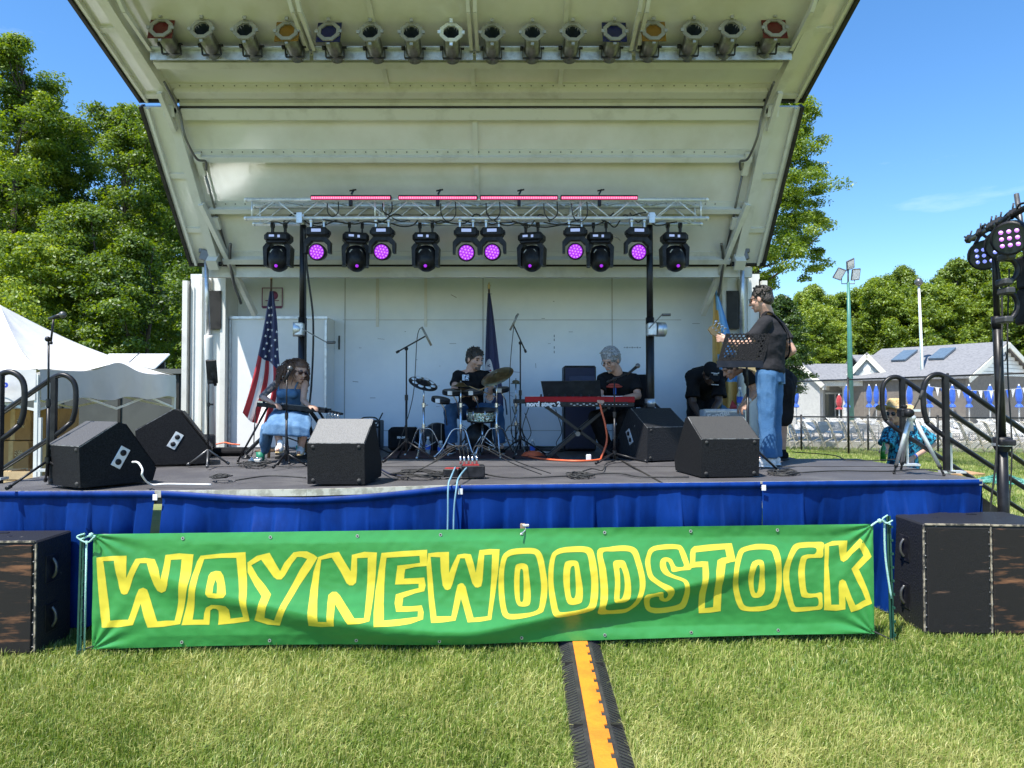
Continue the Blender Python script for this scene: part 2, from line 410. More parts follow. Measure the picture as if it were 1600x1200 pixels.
# grass: blades standing in the near lawn, thinner with distance
def grass():
    r = np.random.RandomState(3); Vs = []; Ts = []
    def region(n, fx, fy, h0, w0, blocked):
        x = fx(r, n); y = fy(r, n); ok = ~blocked(x, y); x, y = x[ok], y[ok]; n = len(x)
        patch = fbm2(x, y, 5, 4, .35); fine = fbm2(x, y, 9, 4, 1.7)
        h = h0 * (1.1 + .3 * patch + .35 * fine) * r.uniform(.5, 1.45, n); h = np.clip(h, .012, .15)
        az = r.uniform(0, 6.28, n) ; lean = np.abs(r.normal(0, .55, n)) * h * (1 + .4 * fine)
        wv = fbm2(x, y, 21, 3, .6) * 2.4; az = np.where(r.rand(n) < .6, wv + r.normal(0, .7, n), az)
        wd = w0 * r.uniform(.6, 1.3, n); pa = r.uniform(0, 3.14, n)
        bx, by = np.cos(pa) * wd, np.sin(pa) * wd
        dx, dy = np.cos(az) * lean, np.sin(az) * lean
        V = np.zeros((n, 4, 3)); W = np.zeros((n, 4, 3))
        V[:, 0] = np.c_[x - bx, y - by, np.zeros(n) - .002]; V[:, 1] = np.c_[x + bx, y + by, np.zeros(n) - .002]
        mx_, my_ = x + dx * .35, y + dy * .35; mz = h * .62
        V[:, 2] = np.c_[mx_ + bx * .75, my_ + by * .75, mz]; V[:, 3] = np.c_[mx_ - bx * .75, my_ - by * .75, mz]
        W[:, 0] = V[:, 3]; W[:, 1] = V[:, 2]
        tz = np.maximum(h * .4, h - lean * .35)
        W[:, 2] = np.c_[x + dx + bx * .12, y + dy + by * .12, tz]; W[:, 3] = np.c_[x + dx - bx * .12, y + dy - by * .12, tz]
        t = np.clip(.46 + .42 * patch + .16 * fine + r.normal(0, .27, n), 0, 1); t = np.where(r.rand(n) < .08, r.uniform(.8, 1.1, n), t)
        Vs.append(V); Vs.append(W); Ts.append(t); Ts.append(t)
    none = lambda x, y: (np.abs(x) < 0) 
    ramp = lambda x, y: (np.abs(x - (.425 + (y - 2.6) * .02444)) < .152) & (y < 5.6)
    # near the camera, in the cone of view
    def ny(r, n): return 3.0 + 3.1 * r.rand(n) ** 1.05
    yy = {}
    def nyk(r, n):
        return yy['y']
    for lo, hi, n, h0, w0 in ((3.15, 4.3, 115000, .044, .0027), (4.3, 6.4, 125000, .050, .0031), (6.4, 9, 20000, .06, .004)):
        y = np.sqrt(r.uniform(lo ** 2, hi ** 2, n)); yy['y'] = y
        region(n, lambda r, n: yy['y'] * r.uniform(-.78, .78, n), nyk, h0, w0, ramp)
    # the lawn beyond the stage, right and left
    n = 90000; y = np.sqrt(r.uniform(7.5 ** 2, 27 ** 2, n)); yy['y'] = y
    region(n, lambda r, n: yy['y'] * r.uniform(.36, .78, n), nyk, .06, .007, lambda x, y: (x < 4.2) & (y < 8.2) | ((x - 11.03) > .317 * (23.3 - y) + 1.8) & (y > 24))
    V = np.concatenate(Vs); t = np.concatenate(Ts)
    me = quads_mesh('grass', V, t, M['blade'])
    o = bpy.data.objects.new('grass', me); C.objects.link(o)
    tag(o, 'short green and straw coloured lawn grass growing in front of the stage', 'grass', kind='stuff')
grass()

# ---------------------------------------------------------------- trees
def crown_quads(seed, rx, ry, z0, z1, nclump, per, leaf, clump_r, gap=.25, taper=.55, flat=.6):
    """leaf rhombi gathered on clumps spread through an uneven crown; base at origin"""
    r = np.random.RandomState(seed); Vs = []; Ts = []; centres = []
    H = z1 - z0
    while len(centres) < nclump:
        t = r.rand() ** .9; a = r.uniform(0, 6.283)
        env = math.sin(math.pi * min(1, max(0, t)) ** taper) ** .55 if 0 < t < 1 else 0
        lob = 1 + .38 * math.sin(3 * a + seed) * math.sin(5.1 * t + seed) + .20 * math.sin(7 * a + 9 * t + seed * 2)
        q = (r.rand() ** .42) * env * lob
        x, y, z = rx * q * math.cos(a), ry * q * math.sin(a), z0 + t * H
        if mnoise.noise(Vector((x * .55 + seed * 7, y * .55, z * .5))) < -gap: continue
        centres.append((x, y, z, q))
    for (x, y, z, q) in centres:
        n = int(per * r.uniform(.6, 1.4)); cr = clump_r * r.uniform(.6, 1.35)
        d = r.normal(0, 1, (n, 3)); d /= np.linalg.norm(d, axis=1)[:, None]
        rad = r.rand(n) ** .5
        p = d * rad[:, None] * np.array([cr, cr, cr * flat])
        p[:, 2] -= .25 * (p[:, 0] ** 2 + p[:, 1] ** 2) / cr
        c = p + np.array([x, y, z])
        nrm = d * .7 + r.normal(0, .6, (n, 3)) + np.array([0, 0, .75]); nrm /= np.linalg.norm(nrm, axis=1)[:, None]
        u = np.cross(nrm, r.normal(0, 1, (n, 3))); u /= np.linalg.norm(u, axis=1)[:, None]; v = np.cross(nrm, u)
        s = leaf * r.uniform(.55, 1.25, n)
        V = np.stack([c - u * s[:, None], c - v * s[:, None] * .5, c + u * s[:, None], c + v * s[:, None] * .5], axis=1)
        tt = np.clip(.46 + r.normal(0, .12) + r.normal(0, .13, n), 0, 1)
        Vs.append(V); Ts.append(tt)
    return np.concatenate(Vs), np.concatenate(Ts), centres
def trunk_mesh(seed, h, r0, centres, zc):
    r = random.Random(seed); mb = MB()
    pts = [Vector((0, 0, -.1))]; lean = Vector((r.uniform(-.05, .05), r.uniform(-.05, .05), 0))
    k = 9
    for i in range(1, k + 1):
        z = h * i / k; pts.append(Vector((lean.x * z + r.uniform(-.06, .06) * i / 3, lean.y * z + r.uniform(-.06, .06) * i / 3, z)))
    mb.tube(pts, [r0 * (1.25 if i == 0 else (1 - .85 * i / k)) for i in range(k + 1)], 9)
    cs = sorted(centres, key=lambda c: r.random())[:46]
    for (x, y, z, q) in cs:
        zt = max(zc * .6, z - math.hypot(x, y) * r.uniform(.5, 1.0)); zt = min(zt, h * .93)
        i = zt / h * k; i0 = int(i); b = pts[i0].lerp(pts[min(k, i0 + 1)], i - i0)
        e = Vector((x, y, z)); mid = b.lerp(e, .5) + Vector((0, 0, -.10 * (e - b).length)) + Vector((r.uniform(-.15, .15), r.uniform(-.15, .15), 0))
        rr = r0 * .30 * (1 - .6 * zt / h)
        mb.tube([b, b.lerp(mid, .6), mid, mid.lerp(e, .55), e], [rr, rr * .8, rr * .6, rr * .4, rr * .12], 6)
    return mb
def tree(name, px, Y, seed, ztop, rx, z0, label, group, nclump=210, per=210, leaf=.072, cr=.60, lm='leaf_a', r0=.2, gap=.14, taper=.55, X=None):
    X = (px - 800) / F * Y if X is None else X
    t = thing(name, (X, Y, 0), label, 'tree', group)
    V, tt, cs = crown_quads(seed, rx, rx, z0, ztop, int(nclump * 1.9), int(per * .78), leaf * .82, cr * .72, gap, taper, .5)
    me = quads_mesh('crown', V, tt, M[lm]); o = bpy.data.objects.new('crown', me); C.objects.link(o); o.parent = t
    trunk_mesh(seed, ztop * .93, r0, cs, z0).build('trunk', M['bark'], t, local=True)
    return t
GL = 'trees of the wood behind the white tent'
tree('broadleaf_tree', 22, 24, 11, 14.1, 2.7, 3.2, 'tallest pale green tree at the left edge of the picture, behind the white tent', GL, 330, 230, lm='leaf_a', r0=.24, gap=.06)
tree('broadleaf_tree', 96, 27, 12, 13.0, 2.2, 5.0, 'slender tree between the tallest tree and the stage roof, sky on both sides', GL, 190, 210, lm='leaf_a', r0=.16)
tree('broadleaf_tree', 196, 24.5, 13, 12.7, 2.2, 4.2, 'dark topped tree whose crown ends just left of the stage roof', GL, 215, 220, lm='leaf_a', r0=.17, gap=.02)
tree('broadleaf_tree', 262, 27, 14, 11.2, 2.3, 2.5, 'tree half hidden by the left edge of the stage roof', GL, 220, 200, lm='leaf_a', r0=.17, gap=.0)
tree('broadleaf_tree', 130, 22, 15, 7.8, 2.6, .8, 'low bright green tree above the tent roof, in front of the dark trunks', GL, 150, 230, lm='leaf_a', r0=.11, gap=-.04)
tree('broadleaf_tree', 236, 21, 16, 6.8, 2.2, .6, 'low bushy tree beside the white end wall of the stage', GL, 150, 230, lm='leaf_a', r0=.1, gap=-.04)
tree('broadleaf_tree', 40, 21, 17, 7.2, 2.5, .6, 'bushy tree right above the peak of the white tent', GL, 150, 230, lm='leaf_b', r0=.1, gap=-.04)
tree('broadleaf_tree', -60, 25, 18, 12.5, 3.0, 2.0, 'tree cut by the left picture edge', GL, 220, 200, lm='leaf_a', r0=.2)
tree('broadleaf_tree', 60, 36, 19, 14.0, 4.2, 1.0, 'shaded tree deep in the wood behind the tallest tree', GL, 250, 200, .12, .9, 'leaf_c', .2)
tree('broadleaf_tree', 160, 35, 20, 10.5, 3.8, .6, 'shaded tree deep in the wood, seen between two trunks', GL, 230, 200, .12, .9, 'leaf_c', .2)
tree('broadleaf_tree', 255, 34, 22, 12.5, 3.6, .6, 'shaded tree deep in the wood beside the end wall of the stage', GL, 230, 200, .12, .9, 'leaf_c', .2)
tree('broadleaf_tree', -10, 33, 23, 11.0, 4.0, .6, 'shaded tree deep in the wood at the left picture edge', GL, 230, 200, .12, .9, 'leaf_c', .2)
tree('shade_tree', 1192, 27, 31, 14.2, 2.75, 6.2, 'bright green tree top standing out behind the right edge of the stage roof', None, 330, 240, .072, .55, 'leaf_a', .25, gap=.22)
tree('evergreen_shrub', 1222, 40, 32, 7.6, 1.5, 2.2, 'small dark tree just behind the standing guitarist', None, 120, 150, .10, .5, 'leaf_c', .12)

GR = 'trees behind the pool house'
protos = []
def far_tree(px, Y, ytop, k, label, s=1.0):
    z = CAMH + (625 - ytop) / F * Y
    if k >= len(protos):
        V, tt, cs = crown_quads(60 + k * 3, 4.4, 4.4, 1.2, 13.0, 880, 85, .125, .60, .06, .62)
        me = quads_mesh('crown', V, tt, M['leaf_b']); tm = trunk_mesh(60 + k, 12, .25, cs, 1.5)
        t = thing('hedgerow_tree', ((px - 800) / F * Y, Y, 0), label, 'tree', GR)
        o = bpy.data.objects.new('crown', me); C.objects.link(o); o.parent = t
        tm.build('trunk', M['bark'], t, local=True); protos.append(t)
    else:
        t = dup(protos[k], ((px - 800) / F * Y, Y, 0), rnd.uniform(0, 6.28), label)
    t.scale = (s, s, z / 13.0)
    t.rotation_euler[2] = rnd.uniform(0, 6.28)
far = [(1226, 60, 508, 0, 'lower tree just right of the guitarist, left end of the far trees', .8), (1272, 62, 448, 1, 'far tree left of the green floodlight pole', .8),
       (1322, 66, 452, 2, 'far tree directly behind the green floodlight pole', 1), (1372, 64, 436, 3, 'far tree between the floodlight pole and the flagpole, left one', 1),
       (1408, 68, 418, 4, 'far tree between the floodlight pole and the flagpole, right one with a pointed top', .8), (1450, 64, 446, 0, 'far tree behind the white flagpole', 1),
       (1498, 66, 408, 1, 'tall far tree right of the flagpole', 1), (1530, 70, 415, 2, 'far tree behind the black light stand', 1), (1572, 64, 392, 3, 'far tree behind the hanging black speakers', 1.1),
       (1625, 64, 385, 4, 'far tree at the right picture edge', 1.1), (1345, 78, 462, 4, 'distant tree filling the gap behind the skylit roof', 1.2),
       (1245, 76, 480, 3, 'distant tree in the gap behind the left gable', 1.1), (1465, 80, 440, 2, 'distant tree filling the gap right of the flagpole', 1.3), (1560, 80, 425, 0, 'distant tree behind the roof with the clock', 1.3), (1195, 72, 520, 1, 'distant tree hidden mostly by the end wall of the stage', 1.0)]
for a in far: far_tree(*a)

# ---------------------------------------------------------------- pool house
def house(name, corner, th, wd, ln, ze, zr, label, wm='siding', over=.35):
    """gable end from `corner` going back-left; th turns the gable's outward normal away from -Y"""
    t = thing(name, (corner[0], corner[1], 0), label, 'building')
    n = Vector((-math.sin(th), -math.cos(th), 0)); a = Vector((math.cos(th), -math.sin(th), 0))   # a: along the gable, to the right
    c = Vector((corner[0], corner[1], 0)); Z = Vector((0, 0, 1))
    w = MB(); w.prism([(-wd, 0), (0, 0), (0, ze), (-wd / 2, zr - .08), (-wd, ze)], c, a, Z, -n * ln)
    w.build('wall', M[wm], t)
    rf = MB(); sl = (zr - ze) / (wd / 2)
    for s in (0, 1):
        e0 = c + a * (over if s == 0 else -wd - over) + Z * (ze - sl * over); rdg = c + a * (-wd / 2) + Z * zr
        o = n * over
        q = [e0 + o, rdg + o, rdg - n * (ln + over), e0 - n * (ln + over)]
        rf.add(q + [p + Z * .12 for p in q], [(0, 1, 2, 3), (4, 5, 6, 7), (0, 1, 5, 4), (1, 2, 6, 5), (2, 3, 7, 6), (3, 0, 4, 7)])
    rf.build('roof', M['shingle'], t)
    tr = MB()
    for s in (0, 1):
        e0 = c + a * (over if s == 0 else -wd - over) + Z * (ze - sl * over - .10); rdg = c + a * (-wd / 2) + Z * (zr - .10)
        tr.bar(e0 + n * (over + .03), rdg + n * (over + .03), .06, .30)
    tr.bar(c + a * over + Z * (ze - sl * over - .16) + n * over, c + a * over + Z * (ze - sl * over - .16) - n * ln, .08, .32)
    tr.build('trim', M['trim_cream'], t)
    return t, c, n, a
Z3 = Vector((0, 0, 1))
def gable_wing(name, cx, th, wd, ze, zr, roof_l, label, win):
    """front gable plus a long roof running to the right behind it"""
    t, c, n, a = house(name, (cx, 44.6, 0), R(th), wd, 3.2, ze, zr, label, over=.2)
    m = MB(); m.prism([(-wd + .3, ze + .05), (-.3, ze + .05), (-wd / 2, zr - .35)], c + n * .02, a, Z3, n * .03); m.build('gable_panel', M['white_paint'] if win else mat('lattice_pale', (.42, .46, .45), .7), t)
    if win:
        m = MB()
        for k in range(3): m.box(c + a * (-wd / 2 + (k - 1) * .36) + Z3 * (ze + .32) + n * .06, (.22, .04, .26), rotm(0, 0, -R(th)))
        m.build('window', M['glass_dark'], t)
    else:
        m = MB(); m.prism([(.22 * math.cos(k * .524) - wd / 2, .34 * math.sin(k * .524) + zr - .95) for k in range(12)], c + n * .06, a, Z3, n * .03); m.prism([(-wd / 2 - .5, ze + .15), (-wd / 2 + .5, ze + .15), (-wd / 2, zr - .9)], c + n * .065, a, Z3, n * .03); m.build('ornament', M['white_paint'], t)
    x0 = (c + a * (-wd / 2)).x + .1; x1 = x0 + roof_l; yr = 47.6
    m = MB(); q = [Vector((x0, 44.9, ze + .05)), Vector((x1, 44.9, ze + .05)), Vector((x1, yr, zr)), Vector((x0, yr, zr))]
    q2 = [Vector((x0, yr, zr)), Vector((x1, yr, zr)), Vector((x1, 50.4, ze)), Vector((x0, 50.4, ze))]
    for Q in (q, q2): m.add(Q + [p + Z3 * .10 for p in Q], [(0, 1, 2, 3), (4, 5, 6, 7), (0, 1, 5, 4), (1, 2, 6, 5), (2, 3, 7, 6), (3, 0, 4, 7)])
    m.build('long_roof', M['shingle'], t)
    m = MB(); m.prism([(0, 0), (5.4, 0), (5.4, ze), (2.7, zr - .1), (0, ze)], (x1 - .3, 45.0, 0), (0, 1, 0), Z3, (.12, 0, 0)); m.build('end_wall', M['siding'], t)
    return t
gable_wing('gabled_pavilion', 19.35, 30, 2.3, 2.95, 4.12, 4.2, 'small grey roofed gable at the left end of the pool house, next to the guitarist', True)
gable_wing('gabled_wing', 23.95, 30, 2.9, 3.0, 4.72, 6.0, 'middle wing of the pool house with a pale latticed gable, left of the flagpole', False)
tC, c, n, a = house('clock_gable_wing', (33.6, 45.5, 0), R(-34), 9.6, 7.0, 3.15, 5.2, 'largest wing of the pool house with a round clock in its gable', 'brown_wall')
m = MB()
for k in range(7):
    z = 3.35 + k * .24; hw = 4.8 * (5.0 - z) / 2.1
    if hw > .3: m.box(c + a * -4.8 + Z3 * z + n * .03, (2 * hw, .05, .215), rotm(0, 0, R(34)))
m.build('gable_siding', M['white_paint'], tC)
ck = MB(); ck.lathe([(.001, 0), (.26, 0), (.26, .06), (.001, .06)], c + a * -4.95 + Z3 * 4.42 + n * .08, n, 20); f_ = ck.build('clock', M['paper'], tC)
ck = MB(); ck.lathe([(.26, 0), (.31, 0), (.31, .09), (.26, .09)], c + a * -4.95 + Z3 * 4.42 + n * .08, n, 20)
ck.bar(c + a * -4.95 + Z3 * 4.42 + n * .15, c + a * -4.85 + Z3 * 4.56 + n * .15, .03, .03); ck.bar(c + a * -4.95 + Z3 * 4.42 + n * .15, c + a * -5.1 + Z3 * 4.5 + n * .15, .03, .03)
ck.build('clock_rim', M['black_metal'], f_)
sl = (5.25 - 3.15) / 4.8
for k in range(2):
    b0 = c + a * (-7.4) - n * (2.6 + k * 2.3)
    m = MB(); b1 = b0 + Z3 * (5.25 - sl * 2.6 + .2); b2 = b0 + a * 1.6 + Z3 * (5.25 - sl * 1.0 + .2); m.bar(b1, b2, .9, .12); m.build('skylight', M['skylight'], tC)
# long low wing with doors and posts under the roofs
t = thing('pool_house_front', (27, 46.5, 0), 'long low wall of the pool house with posts, doors and a cream fascia', 'building')
m = MB(); m.box((28.5, 48.2, 1.45), (22, 2.2, 2.9)); m.build('wall', mat('taupe_wall', (.33, .31, .28), .8), t)
m = MB(); m.box((28.5, 46.4, 2.86), (22.6, 2.6, .36)); m.build('fascia', M['trim_cream'], t)
for k in range(12): 
    m = MB(); m.box((18.2 + k * 1.55, 45.5, 1.34), (.22, .22, 2.68), bev=.02); m.build('post', M['white_paint'], t)
for x, w_, d_ in ((21.4, 1.9, .06), (23.6, .9, .07), (26.2, 1.8, .06)):
    m = MB(); m.box((x, 47.06, 1.1), (w_, d_, 2.2)); dr = m.build('door', M['glass_dark'], t)
    m = MB(); m.box((x, 47.02, 1.1), (.08, d_, 2.2)); m.box((x, 47.02, 2.23), (w_ + .2, d_, .1)); m.build('frame', M['white_paint'], dr)
m = MB(); m.box((29.9, 47.03, 1.35), (4.8, .1, 2.5)); m.box((34.6, 47.03, 1.35), (1.8, .1, 2.5)); m.build('recess', M['brown_wall'], t)
m = MB(); m.box((23.6, 47.0, 2.35), (3.6, .08, .25)); m.build('sign_board', M['dark_trim'], t)

# pool furniture: closed blue umbrellas
def umbrella(px, Y, ytop, ybot, label, col='umbrella_blue', grp='closed blue pool umbrellas'):
    X = (px - 800) / F * Y; z1 = CAMH + (625 - ytop) / F * Y; z0 = CAMH + (625 - ybot) / F * Y
    t = thing('pool_umbrella', (X, Y, 0), label, 'umbrella', grp)
    m = MB(); m.tube([(X, Y, 0), (X, Y, z1 + .06)], .035, 8); m.build('pole', M['lounger_white'], t)
    m = MB(); s = (z1 - z0)
    m.lathe([(.10, 0), (.19, .04 * s), (.14, .12 * s), (.07, .18 * s), (.13, .30 * s), (.165, .50 * s), (.14, .75 * s), (.07, .95 * s), (.02, s)], (X, Y, z0), (0, 0, 1), 8, smooth=False, a0=rnd.random())
    m.build('canopy', M[col], t)
    m = MB(); m.lathe([(.3, 0), (.3, .06), (.08, .1), (.06, .3)], (X, Y, 0), (0, 0, 1), 14); m.build('base', M['lounger_white'], t)
ub = [(1323, 38, 'closed blue umbrella touching the left side of the green pole'), (1358, 40, 'closed blue umbrella right of the green pole'), (1369, 43, 'half hidden closed umbrella behind its neighbour, left of the first handrail loop'),
      (1381, 38, 'closed blue umbrella seen through the left handrail loop'), (1410, 41, 'closed umbrella just above the straw hat'), (1421, 37, 'closed umbrella right of the straw hat'), (1436, 44, 'closed umbrella left of the flagpole foot'),
      (1452, 36, 'closed umbrella seen through the right handrail loop'), (1477, 38, 'closed umbrella behind the right handrail post'), (1488, 40, 'closed umbrella behind the tall fence post'),
      (1514, 38, 'closed umbrella under the pennants, against the brown recess'), (1527, 42, 'closed umbrella under the pennants, right half of the brown recess'), (1547, 36, 'closed umbrella just left of the black light stand'), (1592, 35, 'closed umbrella near the right picture edge'), (1244, 44, 'small blue umbrella beside the dark trousers')]
for px, Y, lb in ub: umbrella(px, Y, 602, 637, lb)
umbrella(1311, 37, 617, 640, 'closed red umbrella left of the green pole', 'flag_red', None)
# pennants
t = thing('pennant_string', (27, 34, 2.5), 'string of blue and white triangular pennants above the pool loungers', 'pennants')
A_, B_ = at(1452, 604, 34), at(1640, 600, 33); m = MB(); N_ = 22
pts = [A_.lerp(B_, i / N_) - Vector((0, 0, .25 * math.sin(math.pi * i / N_))) for i in range(N_ + 1)]
m.tube(pts, .008, 5); m.build('cord', M['white_cloth'], t)
for i in range(N_):
    m = MB(); p, q = pts[i].lerp(pts[i + 1], .12), pts[i].lerp(pts[i + 1], .88); b = p.lerp(q, .5) - Vector((0, rnd.uniform(-.06, .06), .42))
    m.add([p, q, b, p + Vector((0, .004, 0)), q + Vector((0, .004, 0)), b + Vector((0, .004, 0))], [(0, 1, 2), (5, 4, 3), (0, 1, 4, 3), (1, 2, 5, 4), (2, 0, 3, 5)])
    m.build('pennant', M['umbrella_blue'] if i % 2 == 0 else M['white_cloth'], t)
# loungers
def lounger(loc, label, grp):
    t = thing('sun_lounger', loc, label, 'lounger', grp)
    m = MB(); 
    for s in (-1, 1):
        m.tube([(s * .3, -.95, .33), (s * .3, .3, .33), (s * .3, .95, .72)], .025, 6)
        for y in (-.8, .25): m.tube([(s * .3, y, .33), (s * .3, y - .06, 0)], .022, 6)
    m.tube([(-.3, -.95, .33), (.3, -.95, .33)], .025, 6); m.tube([(-.3, .95, .72), (.3, .95, .72)], .025, 6)
    m.build('frame', M['lounger_white'], t, local=True)
    m = MB()
    for k in range(12): y = -.85 + k * .1; m.box((0, y, .34), (.58, .07, .012))
    for k in range(6): m.box((0, .38 + k * .1, .37 + k * .06), (.58, .07, .012), rotm(R(31)))
    m.build('strap', M['lounger_white'], t, local=True)
    return t
GLg = 'white sun loungers on the pool terrace'
L0 = lounger(((1600 - 800) / F * 29.6, 29.6, .035), 'white sun lounger nearest to the chaises, alone at the right picture edge', GLg)
k = 0
for row, Y in enumerate((31.5, 34, 37, 40.5)):
    for i in range(13):
        px = 1236 + i * 30 + row * 9 + rnd.uniform(-5, 5)
        if row == 0 and px < 1235: continue
        X = (px - 800) / F * Y
        k += 1; dup(L0, (X, Y + rnd.uniform(-.4, .4), .035), rnd.uniform(-.6, .6) + (math.pi if rnd.random() < .3 else 0), f'white sun lounger, {ORD[i]} from the left in the {["front", "second", "third", "rearmost"][row]} row on the pool terrace', GLg)
# folded strap chaises leaning in a row by the low fence
def chaise(loc, label):
    t = thing('folded_chaise', loc, label, 'lounger', 'strap chaises standing in a row along the low fence')
    m = MB()
    for s in (-1, 1):
        m.tube(curve_pts([(s * .33, -.25, 0), (s * .33, -.15, .35), (s * .33, .02, .8), (s * .33, .1, .98), (s * .3, .2, 1.02)], 3), .02, 6)
        m.tube(curve_pts([(s * .33, .45, 0), (s * .33, .2, .25), (s * .33, -.1, .42)], 3), .018, 6)
    m.tube([(-.33, .1, .98), (.33, .1, .98)], .02, 6); m.tube([(-.33, -.1, .42), (.33, -.1, .42)], .018, 6)
    m.build('frame', M['worn_edge'] if False else mat('tan_frame', (.62, .55, .42), .5, .2), t, local=True)
    m = MB()
    for k in range(11): m.box((0, -.17 + k * .026, .36 + k * .058), (.64, .012, .04))
    m.build('strap', M['strap_grey'], t, local=True)
    return t
C0 = chaise(((1216 - 800) / F * 25.7, 25.7, .035), 'folded strap chaise at the left end of the row, behind the legs of the guitarist'); nc = 0
for i in range(20):
    px = 1236 + i * 20.5; 
    if 1400 < px < 1440: continue
    Y = 25.6 - i * .10
    dup(C0, ((px - 800) / F * Y, Y, .035), R(58) + rnd.uniform(-.12, .12), f'folded strap chaise leaning by the low fence, {ORD[nc]} from the left after the end one', C0['group']); nc += 1
# floodlight pole
X, Y = (1329 - 800) / F * 41, 41; zt = CAMH + (625 - 440) / F * 41
t = thing('floodlight_pole', (X, Y, 0), 'tall tapered green pole carrying three floodlights', 'light pole')
m = MB(); m.tube([(X, Y, 0), (X - .02, Y, zt * .6), (X - .07, Y, zt)], [.19, .13, .075], 16); m.build('pole', M['pole_green'], t)
m = MB(); m.tube([(X - .45, Y, zt + .25), (X - .45, Y, zt - .1), (X + .3, Y, zt - .1), (X + .3, Y, zt + .15)], .03, 6); m.tube([(X - .07, Y, zt - .1), (X - .07, Y, zt + .75)], .05, 8); m.build('bracket', M['steel_dark'], t)
for dx, dz, rx, ry in ((-.62, .45, R(-58), R(20)), (.32, .42, R(-65), R(-5)), (.02, 1.0, R(-50), R(-25))):
    m = MB(); m.box((X + dx, Y - .1, zt + dz), (.5, .68, .09), rotm(rx, ry, 0), bev=.02); h = m.build('floodlight', M['steel_dark'], t)
    m = MB(); q = rotm(rx, ry, 0).to_3x3() @ Vector((0, 0, -.052)); m.box(Vector((X + dx, Y - .1, zt + dz)) + q, (.4, .56, .01), rotm(rx, ry, 0)); m.build('lens', M['paper'], h)
# flagpole
X, Y = (1441 - 800) / F * 43, 43; zt = CAMH + (625 - 448) / F * 43
t = thing('flagpole', (X, Y, 0), 'bare white flagpole with a dark ball on top, in front of the grey roofs', 'flagpole')
m = MB(); m.tube([(X + .12, Y, 0), (X - .12, Y, zt)], [.12, .065], 14); m.build('pole', M['white_paint'], t)
m = MB(); m.sphere((X - .13, Y, zt + .3), .24, 14); m.tube([(X - .12, Y, zt), (X - .13, Y, zt + .2)], .05); m.build('ball', M['steel_dark'], t)
m = MB(); m.tube([(X - .2, Y - .1, zt - .3), (X - .15, Y - .2, 1.2)], .012, 5); m.build('halyard', M['rope'], t)

# ---------------------------------------------------------------- chain-link fences
def chainlink(name, A, B, h, posts, label, wire=.0022, pitch=.055, midrail=False):
    A, B = Vector(A), Vector(B); L_ = (B - A).length; u = (B - A) / L_; Z = Vector((0, 0, 1))
    t = thing(name, tuple(A), label, 'fence')
    m = MB(); m.tube([A + Z * h, B + Z * h], .024, 8)
    m.build('rail', M['black_metal'], t)
    for f_ in posts:
        m = MB(); p = A + u * L_ * f_; m.tube([p - Z * .1, p + Z * (h + .05)], .034, 10); m.sphere(p + Z * (h + .05), .04, 8); m.build('post', M['black_metal'], t)
    m = MB(); n = int((L_ + h) / pitch)
    nn = u.cross(Z)
    for k in range(n):
        s0 = k * pitch
        for dr in (1, -1):
            a = s0 if dr == 1 else s0 - h; 
            x0, z0 = (a, 0) if dr == -1 else (a, 0); x1, z1 = (a + h, h) if dr == -1 else (a - h, h)
            # clip to [0, L_]
            def cl(x0, z0, x1, z1):
                if x0 == x1: return None
                out = []
                for (xa, za, xb, zb) in ((x0, z0, x1, z1),):
                    ts = [0.0, 1.0]
                    for lim in (0, L_):
                        tt = (lim - xa) / (xb - xa)
                        if 0 < tt < 1: ts.append(tt)
                    ts.sort()
                    for i in range(len(ts) - 1):
                        md = (ts[i] + ts[i + 1]) / 2; xm = xa + (xb - xa) * md
                        if 0 <= xm <= L_: return (xa + (xb - xa) * ts[i], za + (zb - za) * ts[i], xa + (xb - xa) * ts[i + 1], za + (zb - za) * ts[i + 1])
                return None
            q = cl(x0, z0, x1, z1)
            if q: m.tube([A + u * q[0] + Z * q[1] + nn * .002 * dr, A + u * q[2] + Z * q[3] + nn * .002 * dr], wire, 3, caps=False, smooth=False)
    m.build('mesh', M['steel_dark'], t)
    return t
fy = lambda Y: (11.03 + .317 * (23.3 - Y), Y, 0)
chainlink('chainlink_fence', fy(30.5), fy(14.5), 2.46, [.0, .225, .45, .67, .888], 'tall black chain-link fence between the lawn and the pool')
chainlink('low_chainlink_fence', (9.6, 25.2, 0), (19.5, 22.6, 0), 1.2, [.06, .27, .48, .74, .97], 'low black chain-link fence in front of the row of folded chaises', wire=.002, pitch=.06)
m = MB(); m.box((15.2, 26.7, .1), (11, .3, .28), rotm(0, 0, R(-4)), bev=.02); tag(m.build('kerb', M['concrete']), kind='structure')

# ---------------------------------------------------------------- things lying on the right lawn
t = thing('net_pile', tuple(on(1566, 756, 0)), 'tangled pile of green netting on the lawn behind the stair rails', 'net')
m = MB(); b = on(1566, 756, 0); pts = []
for k in range(420):
    a = rnd.uniform(0, 6.28); q = rnd.random() ** .6; pts.append((b.x + math.cos(a) * q * .62, b.y + math.sin(a) * q * .5, .02 + .22 * (1 - q) * rnd.random() + .02))
m.tube(pts, .007, 4, smooth=False); m.build('netting', mat('net_green', (.05, .30, .22), .7, col2=(.25, .5, .42)), t)
m = MB(); b = on(1506, 744, 0); m.box(b + Vector((0, 0, .05)), (.75, .5, .08), rotm(R(3), 0, R(20)), bev=.01); m.build('cardboard_sheet', M['cardboard'], label='flattened cardboard lying on the lawn beside the green net', cat='cardboard')
m = MB(); b = on(1450, 752, 0); m.box(b + Vector((.3, .2, .04)), (1.0, .5, .06), rotm(0, 0, R(5)), bev=.01); m.build('plank', M['strap_grey'], label='grey plank on the lawn behind the camera tripod', cat='plank')

